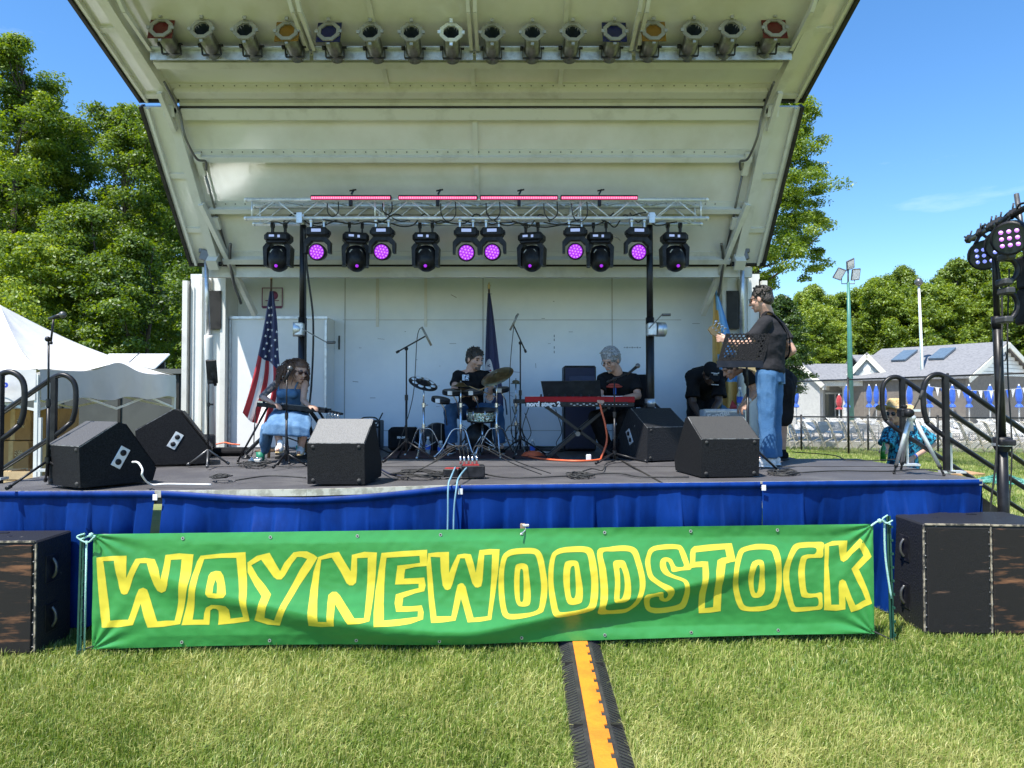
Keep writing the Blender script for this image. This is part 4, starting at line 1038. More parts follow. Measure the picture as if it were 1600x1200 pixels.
# ---------------------------------------------------------------- stair rails
def stair(side, label):
    sg = 1 if side == 'r' else -1; X0 = DX1 + .05 if side == 'r' else DX0 - .04
    ys = (6.50, 7.22) if side == 'r' else (5.95, 6.65)
    t = thing('stage_stairs', (X0, sum(ys) / 2, 0), label, 'stairs')
    slope = .69; L_ = 1.65
    for yi, y in enumerate(ys):
        m = MB(); z0 = DZ + .88
        top = [Vector((X0 - sg * .17, y, z0 - .42)), Vector((X0 - sg * .20, y, z0 - .30)), Vector((X0 - sg * .20, y, z0 - .10)), Vector((X0 - sg * .15, y, z0 - .01)), Vector((X0 - sg * .06, y, z0 + .02)), Vector((X0 + sg * .05, y, z0 - .03))]
        m.tube(curve_pts(top, 5) + [Vector((X0 + sg * L_, y, z0 - .02 - slope * L_))], .024, 10)
        m.tube([Vector((X0 - sg * .17, y, z0 - .42)), Vector((X0 - sg * .08, y, z0 - .50)), Vector((X0 + sg * (L_ + .2), y, z0 - .45 - slope * (L_ + .25)))], .022, 10)
        rl = m.build('handrail', M['black_metal'], t)
        m = MB(); m.bar((X0, y, DZ - .35), (X0, y, z0 - .0), .045, .045, up=(0, 1, 0)); m.bar((X0 + sg * L_, y, 0), (X0 + sg * L_, y, z0 - slope * L_), .045, .045, up=(0, 1, 0)); m.build('rail_post', M['black_metal'], t)
        m = MB(); m.bar((X0, y, DZ - .08), (X0 + sg * (L_ - .02), y, DZ - .08 - slope * (L_ - .02)), .05, .12); m.build('stringer', M['black_metal'], t)
        m = MB(); m.box((X0 + sg * .05, y + .04, DZ + .18), (.05, .02, .36)); m.box((X0 + sg * .05, y, DZ + .01), (.2, .1, .02)); m.build('bracket', M['alu'], t)
    for k in range(5):
        m = MB(); m.box((X0 + sg * (.2 + k * .3), sum(ys) / 2, DZ - .22 - k * .205), (.26, ys[1] - ys[0] - .06, .035), bev=.004); m.build('step', M['galv'], t)
    return t
stair('r', 'stairs with black handrails at the right end of the deck')
stair('l', 'stairs with black handrails at the left end of the deck, in front of the tent')
# ================================================================ BANNER, SUBS, RAMP
BY = lambda s: 4.98 + (5.24 - 4.98) * s                     # banner distance from left (0) to right (1)
def ban(px, py):
    """picture pixel -> banner coordinates (s along, z height)"""
    s = .5
    for _ in range(6):
        Y = BY(s); X = (px - 800) / F * Y; s = (X + 2.925) / (2.655 + 2.925)
    return s, at(px, py, BY(s)).z
def ban_pt(s, z, off=0.0):
    X = -2.925 + 5.58 * s; Y = BY(s)
    zt, zb = .853 + .026 * s, .055 + .02 * s
    v = (z - zb) / (zt - zb)
    # a drooping tension fold running from both upper corners through the lower middle
    c = .93 - .80 * (1 - abs(2 * (s - .47)) ** 1.7) if s < .47 else .13 + .81 * ((s - .47) / .53) ** 1.25
    d = v - c
    w1 = .55
    k_ = max(0, min(1, (s - .35) / .3)); k_ = k_ * k_ * (3 - 2 * k_); A_ = .095 - .03 * k_; wd_ = .15 - .05 * k_
    fold = (A_ * math.exp(-max(0, d) / w1 * 1.6) if d > 0 else A_ * math.exp(-(d / wd_) ** 2))
    edge = min(1, v / .10) * min(1, (1 - v) / .10); amp = (.5 + .5 * math.sin(math.pi * s)) * min(1, s / .06 + .2) * min(1, (1 - s) / .06 + .15)
    b = fold * max(0, min(1, (1.0 - v) * 1.6)) * amp + .018 * math.sin(v * 7 + s * 5) * edge * amp
    # crumples at the corners
    for cs, cz in ((0, 1), (0, 0), (1, 1), (1, 0)):
        dx, dz = (s - cs) * 5.58, (v - cz) * .8; q = math.hypot(dx, dz) + .02; a = math.atan2(abs(dz), abs(dx))
        b += .010 * math.sin(a * 14) * math.exp(-q / .28) * min(1, q / .05)
    b += .004 * mnoise.noise(Vector((s * 30, v * 5, 0))) + .002 * mnoise.noise(Vector((s * 90, v * 16, 3)))
    return Vector((X, Y - b - off, z + .008 * math.sin(s * 9) * (1 - v) ** 4))
def banner():
    t = thing('banner', (-.1, 5.1, .06), 'long green vinyl banner reading WAYNEWOODSTOCK in yellow outlined letters', 'banner')
    NX, NZ = 620, 90; vs = []; fs = []
    for j in range(NZ + 1):
        for i in range(NX + 1):
            s, v = i / NX, j / NZ; zt, zb = .853 + .026 * s, .055 + .02 * s
            vs.append(ban_pt(s, zb + (zt - zb) * v))
    for j in range(NZ):
        for i in range(NX): k = j * (NX + 1) + i; fs.append((k, k + 1, k + NX + 2, k + NX + 1))
    m = MB(); m.add(vs, fs, True); m.build('vinyl_sheet', M['banner_green'], t)
    Ls = {}
    c1, c2, c3, c4 = 130, 440, 740, 1040
    Ls['W'] = (c1, [[(115,325),(200,314),(330,310),(329,400),(327,470),(350,420),(395,332),(460,325),(530,335),(560,400),(580,475),(592,400),(605,305),(700,293),(805,300),(790,450),(755,620),(715,800),(600,818),(485,825),(455,740),(430,655),(410,720),(382,805),(270,823),(158,822),(140,660),(122,480)],
        [(160,350),(240,345),(255,440),(275,545),(290,582),(310,590),(335,584),(350,550),(375,470),(428,362),(475,362),(500,430),(530,520),(550,560),(580,576),(612,560),(628,520),(645,340),(720,335),(715,480),(700,640),(675,775),(615,774),(553,780),(520,690),(490,600),(475,553),(447,539),(415,552),(395,600),(370,690),(345,768),(280,770),(220,773),(205,680),(180,500)]])
    Ls['A'] = (c1, [[(855,310),(1000,294),(1175,283),(1180,400),(1195,560),(1210,775),(1100,793),(985,805),(990,740),(990,700),(975,685),(950,684),(930,700),(922,805),(820,804),(725,808),(740,740),(775,600),(800,450),(830,350)],
        [(880,335),(1000,325),(1110,325),(1120,430),(1140,560),(1165,745),(1072,760),(1067,690),(1045,663),(1000,655),(940,657),(900,680),(885,720),(880,768),(803,768),(820,640),(845,450)],
        [(930,428),(965,417),(1000,420),(1020,450),(1040,520),(1052,575),(1035,600),(980,605),(925,600),(905,575),(910,500),(916,450)], [(968,478),(980,500),(987,540),(988,570),(958,568),(957,520)]])
    Ls['Y'] = (c1, [[(1188,358),(1255,310),(1345,288),(1380,350),(1420,420),(1450,360),(1515,285),(1560,277),(1610,277),(1660,300),(1686,322),(1640,400),(1560,520),(1490,650),(1427,803),(1340,798),(1245,768),(1270,700),(1302,590),(1245,520),(1190,430)],
        [(1215,378),(1285,338),(1330,400),(1375,462),(1400,478),(1430,478),(1455,450),(1500,370),(1540,318),(1575,318),(1612,332),(1560,410),(1500,530),(1445,640),(1390,765),(1322,745),(1340,670),(1366,578),(1320,520),(1262,455)]])
    Ls['N'] = (c2, [[(274,318),(345,292),(420,280),(460,350),(503,420),(508,360),(512,302),(600,280),(690,285),(680,450),(668,600),(650,755),(580,772),(500,778),(450,710),(402,645),(402,795),(310,803),(220,797),(217,690),(220,550),(240,420)],
        [(295,337),(370,322),(430,420),(475,505),(495,520),(520,520),(542,500),(548,430),(550,325),(625,322),(620,520),(612,735),(545,738),(500,680),(430,585),(405,564),(375,564),(350,585),(348,640),(353,762),(290,762),(276,620),(275,540),(283,430)]])
    Ls['E'] = (c2, [[(722,288),(860,275),(1045,265),(1046,320),(1043,380),(960,388),(890,405),(884,440),(882,472),(960,468),(1025,463),(1035,520),(1026,560),(960,575),(878,605),(872,662),(940,662),(1010,655),(1025,700),(1023,745),(940,772),(850,785),(683,793),(675,700),(680,560),(700,410)],
        [(758,322),(870,315),(992,308),(995,358),(920,368),(835,378),(825,450),(818,514),(900,512),(985,508),(985,538),(900,560),(825,582),(818,640),(832,698),(900,697),(985,693),(985,730),(870,742),(750,752),(742,640),(742,520),(748,400)]])
    Ls['W2'] = (c2, [[(1053,290),(1120,282),(1200,280),(1201,350),(1201,430),(1225,370),(1260,300),(1310,292),(1355,297),(1375,360),(1390,430),(1402,350),(1415,268),(1490,260),(1558,262),(1550,400),(1530,560),(1500,750),(1420,762),(1335,767),(1310,690),(1285,610),(1270,680),(1250,755),(1160,766),(1080,768),(1062,660),(1050,540),(1042,384)],
        [(1070,315),(1138,318),(1142,420),(1155,520),(1172,548),(1190,553),(1210,545),(1225,510),(1250,420),(1280,325),(1312,325),(1335,400),(1365,505),(1385,532),(1405,535),(1428,525),(1438,480),(1450,302),(1505,298),(1500,450),(1490,600),(1475,728),(1375,738),(1345,640),(1318,530),(1300,506),(1285,503),(1262,515),(1250,560),(1220,728),(1115,728),(1095,600),(1082,450)]])
    Ls['O'] = (c3, [[(205,312),(230,282),(270,262),(340,254),(430,255),(475,280),(497,330),(510,400),(525,500),(520,600),(500,680),(480,705),(400,730),(330,743),(260,747),(220,733),(200,700),(185,620),(178,520),(182,420),(192,360)],
        [(235,335),(252,313),(290,300),(350,294),(410,293),(440,305),(458,360),(472,440),(480,530),(472,620),(460,675),(420,698),(350,708),(270,713),(245,703),(232,660),(222,590),(218,500),(220,410)],
        [(300,378),(318,365),(345,360),(375,368),(388,390),(395,450),(404,530),(407,600),(400,645),(380,660),(350,664),(320,657),(303,630),(293,580),(289,500),(292,430)], [(333,408),(347,402),(354,430),(357,520),(355,610),(345,632),(332,622),(328,560),(328,470)]])
    Ls['O2'] = (c3, [[(553,302),(580,272),(620,254),(700,243),(790,243),(840,260),(860,310),(875,390),(883,480),(880,590),(862,665),(830,692),(760,712),(680,728),(600,737),(565,718),(548,660),(535,570),(530,470),(535,380)],
        [(582,318),(605,297),(650,286),(720,282),(785,284),(810,310),(822,390),(833,480),(828,590),(812,655),(770,678),(700,692),(630,700),(603,690),(590,640),(575,560),(567,480),(570,390)],
        [(648,360),(665,345),(700,340),(738,348),(750,390),(760,450),(773,530),(772,600),(760,635),(710,650),(675,645),(658,620),(645,560),(636,480),(638,410)], [(690,392),(705,378),(716,390),(722,470),(725,550),(718,595),(702,605),(688,580),(683,500),(684,430)]])
    Ls['D'] = (c3, [[(880,270),(960,248),(1060,237),(1130,246),(1165,275),(1185,340),(1205,420),(1214,500),(1200,570),(1165,650),(1120,695),(1070,722),(980,726),(883,720),(893,640),(898,540),(888,400)],
        [(917,290),(990,278),(1090,277),(1125,295),(1145,350),(1165,430),(1173,510),(1160,580),(1125,650),(1090,682),(1040,692),(938,688),(948,610),(950,530),(938,400)],
        [(990,352),(1030,338),(1068,344),(1085,380),(1102,440),(1112,520),(1108,590),(1085,622),(1050,634),(998,630),(993,580),(1000,500),(996,430)], [(1032,398),(1042,390),(1055,415),(1066,470),(1067,530),(1055,585),(1040,606),(1030,600),(1036,530),(1036,450)]])
    Ls['S'] = (c3, [[(1232,290),(1250,260),(1290,240),(1380,228),(1460,233),(1485,250),(1505,290),(1522,345),(1532,378),(1534,401),(1470,408),(1405,418),(1393,380),(1380,352),(1366,348),(1362,365),(1372,400),(1400,432),(1480,462),(1512,485),(1527,550),(1525,620),(1505,680),(1470,703),(1400,718),(1330,727),(1270,724),(1225,695),(1203,620),(1215,580),(1270,567),(1332,556),(1340,590),(1352,610),(1366,602),(1372,575),(1350,545),(1290,505),(1240,465),(1222,410),(1215,350)],
        [(1262,300),(1285,275),(1340,266),(1445,264),(1462,290),(1475,330),(1487,380),(1437,384),(1420,365),(1405,335),(1375,320),(1345,322),(1325,340),(1318,375),(1328,412),(1355,440),(1410,462),(1470,482),(1487,510),(1488,580),(1475,640),(1450,664),(1390,680),(1320,688),(1265,682),(1250,660),(1248,605),(1302,590),(1315,615),(1335,632),(1365,638),(1392,625),(1412,590),(1417,550),(1395,520),(1330,490),(1275,450),(1258,410),(1252,350)]])
    Ls['T'] = (c4, [[(163,300),(172,265),(195,244),(300,232),(465,222),(475,280),(485,345),(445,352),(412,362),(398,430),(387,520),(386,620),(385,712),(310,724),(230,728),(226,660),(228,560),(243,460),(247,385),(205,386),(160,392)],
        [(203,285),(300,275),(415,264),(422,318),(390,322),(356,338),(342,410),(335,500),(333,590),(330,682),(272,690),(272,620),(278,520),(290,430),(288,348),(245,346),(197,350)]])
    Ls['O3'] = (c4, [[(497,302),(515,270),(545,250),(640,228),(740,232),(780,248),(798,290),(808,370),(815,470),(808,570),(790,650),(765,685),(700,707),(640,714),(570,712),(525,700),(500,660),(480,600),(465,520),(462,450),(475,370)],
        [(535,305),(555,282),(600,270),(660,265),(720,268),(745,280),(760,340),(772,410),(776,500),(768,580),(750,640),(715,668),(640,678),(585,680),(550,665),(530,620),(512,560),(500,480),(503,400)],
        [(598,355),(618,342),(645,335),(675,342),(685,380),(690,450),(695,520),(690,570),(665,605),(630,613),(605,605),(590,570),(577,510),(571,450),(580,395)], [(630,383),(644,368),(651,395),(653,450),(648,530),(637,575),(623,570),(614,530),(612,470),(618,420)]])
    Ls['C'] = (c4, [[(885,258),(915,228),(960,217),(1040,214),(1116,218),(1112,270),(1105,322),(1050,325),(1000,330),(987,350),(980,400),(978,460),(985,540),(1000,577),(1050,580),(1095,574),(1102,630),(1100,692),(1040,705),(940,717),(900,715),(878,700),(850,620),(830,550),(823,480),(825,400),(848,330)],
        [(928,270),(970,255),(1058,255),(1052,296),(1000,300),(955,315),(940,360),(930,430),(935,510),(950,590),(965,608),(1010,613),(1066,610),(1069,670),(1000,678),(930,682),(905,665),(885,590),(870,520),(866,440),(885,340)]])
    Ls['K'] = (c4, [[(1122,232),(1180,208),(1285,203),(1284,250),(1282,290),(1330,240),(1380,190),(1410,225),(1435,270),(1456,318),(1410,365),(1366,410),(1400,490),(1430,570),(1455,652),(1380,690),(1310,720),(1285,660),(1262,600),(1268,650),(1268,697),(1200,707),(1115,703),(1112,560),(1118,400)],
        [(1155,243),(1222,235),(1228,290),(1238,345),(1258,357),(1285,340),(1325,295),(1370,253),(1388,280),(1402,312),(1355,360),(1312,405),(1350,490),(1385,560),(1410,625),(1335,665),(1310,610),(1285,540),(1268,492),(1245,478),(1222,490),(1217,530),(1222,662),(1165,662),(1155,500),(1148,380)]])
    for ch, (ox, loops) in Ls.items():
        L2 = []
        for lp in loops:
            q = [Vector((*ban(ox + x / 4.5714, 800 + y / 4.5714), 0)) for x, y in lp]
            for v in q: v.x *= 5.58
            if ch in ('O', 'O2', 'O3', 'D', 'S', 'C'):
                n_ = len(q); q = [.5 * ((2 * q[i]) + (q[(i + 1) % n_] - q[i - 1]) * t_ + (2 * q[i - 1] - 5 * q[i] + 4 * q[(i + 1) % n_] - q[(i + 2) % n_]) * t_ * t_ + (3 * q[i] - q[i - 1] - 3 * q[(i + 1) % n_] + q[(i + 2) % n_]) * t_ ** 3) for i in range(n_) for t_ in (0, .25, .5, .75)]
            L2.append(q)
        bm = bmesh.new()
        groups = [L2[:2]] + ([L2[2:4]] if len(L2) > 2 else [])
        for gp in groups:
            allv = [v for lp in gp for v in lp]; bv = [bm.verts.new(v) for v in allv]
            for tri in tessellate_polygon([gp[0], gp[1]]):
                try: bm.faces.new([bv[i] for i in tri])
                except ValueError: pass
        xs_ = [v.co.x for v in bm.verts]; zs_ = [v.co.y for v in bm.verts]
        x = math.floor(min(xs_) / .018) * .018
        while x < max(xs_): bmesh.ops.bisect_plane(bm, geom=bm.verts[:] + bm.edges[:] + bm.faces[:], plane_co=(x, 0, 0), plane_no=(1, 0, 0)); x += .018
        z = math.floor(min(zs_) / .018) * .018
        while z < max(zs_): bmesh.ops.bisect_plane(bm, geom=bm.verts[:] + bm.edges[:] + bm.faces[:], plane_co=(0, z, 0), plane_no=(0, 1, 0)); z += .018
        bm.verts.index_update()
        mb = MB(); mb.add([ban_pt(v.co.x / 5.58, v.co.y, .0014) for v in bm.verts], [[v.index for v in f.verts] for f in bm.faces], True); bm.free()
        mb.build('printed_letter', M['banner_yellow'], t)
    for px in (289, 425, 560, 689, 815, 944, 1078, 1213):
        for row in (0, 1):
            s, _ = ban(px, 830); zt, zb = .853 + .026 * s, .055 + .02 * s; c = ban_pt(s, zt - .035 if row else zb + .035, .004)
            m = MB(); m.lathe([(.006, 0), (.006, .002), (.0115, .002), (.012, 0)], c, (0, -1, 0), 12, smooth=False); gm = m.build('grommet', M['galv'], t)
            m = MB(); m.lathe([(0, .001), (.006, .001)], c, (0, -1, 0), 10); m.build('grommet_hole', M['dark_trim'], gm)
    return t
banner()
def stake(px_top, ytop, Y, lean, label):
    p = at(px_top, ytop, Y); t = thing('fence_stake', (p.x, Y, 0), label, 'stake', 'green steel stakes holding the banner')
    m = MB(); b = Vector((p.x + lean, Y, -.05)); m.bar(b, p, .034, .006, up=(0, 1, 0)); m.bar(b + Vector((0, .012, 0)), p + Vector((0, .012, 0)), .006, .03, up=(0, 1, 0)); m.build('post', M['stake_green'], t)
    m = MB()
    for k in range(9): q = b.lerp(p, .12 + k * .1); m.box(q + Vector((.016, -.01, 0)), (.012, .014, .016))
    m.build('studs', M['stake_green'], t); return b, p
b, p = stake(129, 833, 4.97, -.015, 'left green stake, roped to the top left banner corner')
tl = ban_pt(.004, .84, 0); bl = ban_pt(.004, .08, 0)
m = MB(); m.tube(curve_pts([p + Vector((0, -.03, -.04)), p.lerp(tl, .5) + Vector((0, 0, -.01)), tl], 5), .007, 6); m.tube(curve_pts([p + Vector((.03, -.02, 0)), p + Vector((-.02, -.03, -.02)), p + Vector((.05, -.03, -.06)), p + Vector((.1, -.03, -.02))], 5), .006, 6)
m.tube([p + Vector((.035, -.01, -.05)), b + Vector((.045, -.01, .1))], .007, 6); m.sphere(p.lerp(tl, .65), .018, 8); m.build('rope', M['rope'], label='green white rope tying the banner to the left stake', cat='rope')
m = MB(); m.tube([b + Vector((0, -.02, .10)), bl], .005, 5); m.build('cord', M['black_rubber'], label='dark cord from the lower left banner corner to the left stake', cat='cord')
b, p = stake(1388, 806, 5.25, .02, 'right green stake, beside the big right speaker cabinet')
tr = ban_pt(.996, .865, 0); br = ban_pt(.996, .10, 0)
m = MB(); m.tube(curve_pts([p + Vector((0, -.03, -.06)), p.lerp(tr, .5) + Vector((0, 0, -.0)), tr], 5), .007, 6); m.tube(curve_pts([p + Vector((.02, -.02, -.03)), p + Vector((-.03, -.03, -.05)), p + Vector((-.06, -.03, -.02)), p + Vector((-.02, -.03, .01))], 5), .006, 6)
m.tube(curve_pts([p + Vector((-.035, -.01, -.03)), p + Vector((-.03, -.01, -.3)), p + Vector((.005, -.02, -.6))], 5), .008, 6); m.sphere(p.lerp(tr, .5), .018, 8); m.build('rope', M['rope'], label='pale green rope tying the banner to the right stake', cat='rope')
m = MB(); m.tube([b + Vector((0, -.02, .08)), br], .005, 5); m.build('cord', M['black_rubber'], label='dark cord from the lower right banner corner to the right stake', cat='cord')
X = (815 - 800) / F * 5.12
m = MB(); m.box((X, 5.19, .43), (.035, .03, .92), rotm(0, .02, 0), bev=.003); m.build('wooden_stake', mat('stake_wood', (.34, .24, .15), .8), label='weathered wooden stake behind the middle of the banner', cat='stake')
m = MB(); m.tube(curve_pts([(X + .01, 5.16, .88), (X + .03, 5.13, .86), (X - .01, 5.08, .83)], 4), .005, 6); m.box((X + .03, 5.14, .885), (.05, .02, .02), bev=.005); m.build('wire_tie', M['galv'], label='wire tie on top of the wooden stake', cat='wire')

# big speaker cabinets on the grass
def subwoofer(corner, rz, w_, d_, h_, label, wear=True):
    """corner: front left lower corner; front faces -Y"""
    t = thing('speaker_cabinet', corner, label, 'speaker', 'big speaker cabinets standing on the grass', rz)
    m = MB(); m.box((w_ / 2, d_ / 2, h_ / 2 + .02), (w_, d_, h_), bev=.012); m.build('cabinet', M['scuffed_black'], t, local=True)
    m = MB(); m.box((w_ / 2, -.006, h_ / 2 + .02), (w_ - .05, .014, h_ - .05), bev=.004); m.build('grille', M['sub_grille' if wear else 'sub_grille_clean'], t, local=True)
    m = MB()
    for k in range(9):
        for x in (.018, w_ - .018): m.lathe([(.008, 0), (.006, .005), (0, .006)], (x, 0, .08 + k * (h_ - .12) / 8), (0, -1, 0), 6)
    m.build('grille_screws', M['steel_dark'], t, local=True)
    for sx in (0, w_):
        for z in (h_ * .30, h_ * .74):
            sg = -1 if sx == 0 else 1
            m = MB(); m.box((sx + sg * .002, d_ * .42, z), (.008, .15, .20), bev=.003); m.build('handle_plate', M['black_plastic'], t, local=True)
            m = MB(); m.tube(curve_pts([(sx + sg * .006, d_ * .42, z + .07), (sx + sg * .03, d_ * .42, z + .03), (sx + sg * .03, d_ * .42, z - .03), (sx + sg * .006, d_ * .42, z - .07)], 4), .011, 8); m.build('handle', M['steel_dark'], t, local=True)
    m = MB(); 
    for y in (.0,): m.bar((.012, y - .002, h_ + .018), (w_ - .012, y - .002, h_ + .018), .010, .012)
    m.bar((.004, .0, .05), (.004, .0, h_), .010, .010, up=(0, 1, 0)); m.bar((w_ - .004, 0, .05), (w_ - .004, 0, h_), .010, .010, up=(0, 1, 0)); m.build('worn_edges', M['worn_edge'], t, local=True)
    m = MB(); m.lathe([(.0, .002), (.02, .002), (.022, 0)], (w_ / 2, d_ * .45, h_ + .02), (0, 0, 1), 12); m.box((w_ * .3, d_ * .75, h_ + .022), (.07, .03, .005)); m.build('top_fitting', M['black_metal'], t, local=True)
    return t
M['sub_grille_clean'] = mat('sub_grille_clean', (.020, .019, .019), .6, col2=(.17, .10, .07), scale=5.0, mix=(.62, .72), bump=.5, spec=.15, bscale=190, detail=13, stretch=(.7, .7, 5.0))
M['sub_grille'] = mat('sub_grille', (.022, .020, .019), .6, col2=(.24, .115, .06), scale=4.0, mix=(.53, .68), bump=.5, spec=.15, bscale=190, detail=13, stretch=(.7, .7, 5.0))
subwoofer(tuple(on(1444, 997)), R(-3), .50, .66, .835, 'right speaker cabinet next to the green stake, with two handles on its side', False)
subwoofer(tuple(on(1548, 998)), R(-3), .52, .66, .83, 'speaker cabinet with rust brown wear at the right picture edge')
subwoofer((-3.30 - .62, 4.93, 0), R(2), .62, .42, .79, 'left speaker cabinet with a rust brown worn grille')
subwoofer((-4.68, 5.0, 0), R(2), .60, .38, .82, 'speaker cabinet mostly cut off by the left picture edge')

# cable ramp
def ramp():
    t = thing('cable_ramp', (.47, 4.4, 0), 'yellow and black rubber cable ramp crossing the lawn towards the stage', 'cable ramp')
    A, B = Vector((.425, 2.6, 0)), Vector((.502, 5.75, 0)); u = (B - A).normalized(); n = Vector((u.y, -u.x, 0)); L_ = (B - A).length
    m = MB(); prof = [(-.148, .0), (-.148, .014), (-.075, .050), (.075, .050), (.148, .014), (.148, .0)]
    m.prism(prof, A, n, (0, 0, 1), u * L_); m.build('rubber_base', M['black_rubber'], t)
    m = MB(); k = 0; s = .0; seg = .155
    lid = MB()
    pts = [(-.052, 0)]
    while s < L_ - .02:
        pts += [(.036 if k % 2 else .054, s), (.036 if k % 2 else .054, min(L_, s + (.055 if k % 2 else .10)))]
        s += .055 if k % 2 else .10; k += 1
    pts += [(-.052, L_)]
    lid.prism([(p[0], p[1]) for p in pts][::-1], A + Vector((0, 0, .049)), n, u, (0, 0, .008)); lid.build('yellow_lid', mat('ramp_yellow', (.74, .25, .02), .5, col2=(.62, .19, .02), scale=5, bump=.25, bscale=60), t)
    m = MB(); s = 0
    while s < L_:
        for sg in (-1, 1):
            a = A + u * s + n * sg * .080 + Vector((0, 0, .0495)); b = A + u * (s + .012) + n * sg * .140 + Vector((0, 0, .0205)); m.bar(a, b, .014, .005)
        s += .034
    m.build('tread_ribs', mat('tread', (.035, .035, .036), .5, bump=.2), t)
    for s in (.35, 1.25, 2.15):
        m = MB(); q = A + u * s; m.box(q + Vector((0, 0, .040)) - n * .10, (.05, .02, .03)); m.box(q + Vector((0, 0, .040)) + n * .10, (.05, .02, .03)); m.build('link_joint', M['dark_trim'], t)
ramp()
m = MB(); p = on(1377, 946); m.lathe([(.05, 0), (.03, .04), (.012, .075), (0, .08)], p, (0, 0, 1), 10); m.build('cone_marker', M['orange'], label='small orange plastic marker on the grass beside the right banner corner', cat='marker')
m = MB(); m.tube(curve_pts([on(1362, 928), on(1372, 923) + Vector((0, 0, .05)), on(1380, 921) + Vector((0, 0, .05)), on(1392, 926)], 5), .006, 6); m.build('cable', M['galv'], label='grey cable looping out from under the stage by the right banner corner', cat='cable')
# ================================================================ PEOPLE
def solid(mb, name, mats, parent, vox=.008, sm=5, wr=0.0, wf=9.0, matf=None, stretch=(1, 1, 1)):
    """union of closed shapes -> one continuous smoothed surface"""
    me = bpy.data.meshes.new('tmp'); me.from_pydata(mb.v, [], mb.f)
    bm = bmesh.new(); bm.from_mesh(me); bmesh.ops.remove_doubles(bm, verts=bm.verts[:], dist=1e-5); bmesh.ops.recalc_face_normals(bm, faces=bm.faces[:]); bm.to_mesh(me); bm.free()
    o = bpy.data.objects.new('tmp', me); C.objects.link(o)
    r = o.modifiers.new('r', 'REMESH'); r.mode = 'VOXEL'; r.voxel_size = vox; r.use_smooth_shade = True
    s = o.modifiers.new('s', 'SMOOTH'); s.factor = .5; s.iterations = sm
    bpy.context.view_layer.update()
    nm = bpy.data.meshes.new_from_object(o.evaluated_get(bpy.context.evaluated_depsgraph_get()))
    bpy.data.objects.remove(o); bpy.data.meshes.remove(me)
    if wr:
        nv = len(nm.vertices); co = np.zeros(nv * 3, np.float32); no = np.zeros(nv * 3, np.float32)
        nm.vertices.foreach_get('co', co); nm.vertex_normals.foreach_get('vector', no); co = co.reshape(-1, 3); no = no.reshape(-1, 3)
        qq = co * np.array([wf * stretch[0], wf * stretch[1], wf * stretch[2]]); d_ = np.zeros(nv)
        for i in range(nv):
            q = Vector(qq[i]); d_[i] = (abs(mnoise.noise(q)) * -2 + .6) + .5 * mnoise.noise(q * 2.3 + Vector((5, 1, 2)))
        nm.vertices.foreach_set('co', (co + no * (wr * d_)[:, None]).astype(np.float32).reshape(-1)); nm.update()
    nm.transform(WM[parent.name].inverted()); nm.name = name
    nm.materials.clear()
    mats = mats if isinstance(mats, (list, tuple)) else [mats]
    for m in mats: nm.materials.append(m if not isinstance(m, str) else M[m])
    base = parent.location
    nm.polygons.foreach_set('use_smooth', [True] * len(nm.polygons))
    nm.polygons.foreach_set('material_index', [matf(p.center + base) if matf else 0 for p in nm.polygons] if matf else [0] * len(nm.polygons))
    ob = bpy.data.objects.new(name, nm); C.objects.link(ob); ob.parent = parent; WM[ob.name] = WM[parent.name]
    return ob
def cap(m, p, q, r1, r2, seg=12):
    p, q = Vector(p), Vector(q)
    m.tube([p, q], [r1, r2], seg); m.sphere(p, r1 * .999, seg); m.sphere(q, r2 * .999, seg)
def limb(m, pts, rs, seg=12):
    for i in range(len(pts) - 1): cap(m, pts[i], pts[i + 1], rs[i], rs[i + 1], seg)
def hand(m, wr, d, n, curl=.5, side=1, sc=1.0):
    wr, d, n = Vector(wr), Vector(d).normalized(), Vector(n); n = (n - d * n.dot(d)).normalized(); s = n.cross(d) * side
    for k in (-.019, 0, .019): cap(m, wr + s * k * .6 * sc, wr + (d * .082 + s * k) * sc, .015 * sc, .0125 * sc, 8)
    for i, L_ in enumerate((.066, .076, .071, .055)):
        p = wr + (d * .085 + s * (i - 1.5) * -.021) * sc; dd = d.copy()
        for k, fr_ in enumerate((.45, .32, .23)):
            dd = (dd * math.cos(curl * (.6 + .1 * i)) + n * math.sin(curl * (.6 + .1 * i))).normalized() if k or curl > .3 else dd
            q = p + dd * L_ * fr_ * sc; cap(m, p, q, (.0092 - k * .0008) * sc, (.0085 - k * .0009) * sc, 8); p = q
    p = wr + (d * .025 + s * .022) * sc; q = p + (d * .032 + s * .022 + n * .012) * sc; r = q + (d * .032 + s * .006 + n * .012) * sc
    cap(m, p, q, .0125 * sc, .011 * sc, 8); cap(m, q, r, .0105 * sc, .0085 * sc, 8)
def head_frame(fwd, roll=0.0):
    f_ = Vector(fwd).normalized(); r_ = f_.cross(Vector((0, 0, 1))).normalized(); u = r_.cross(f_).normalized()
    return Matrix((r_, f_, u)).transposed()
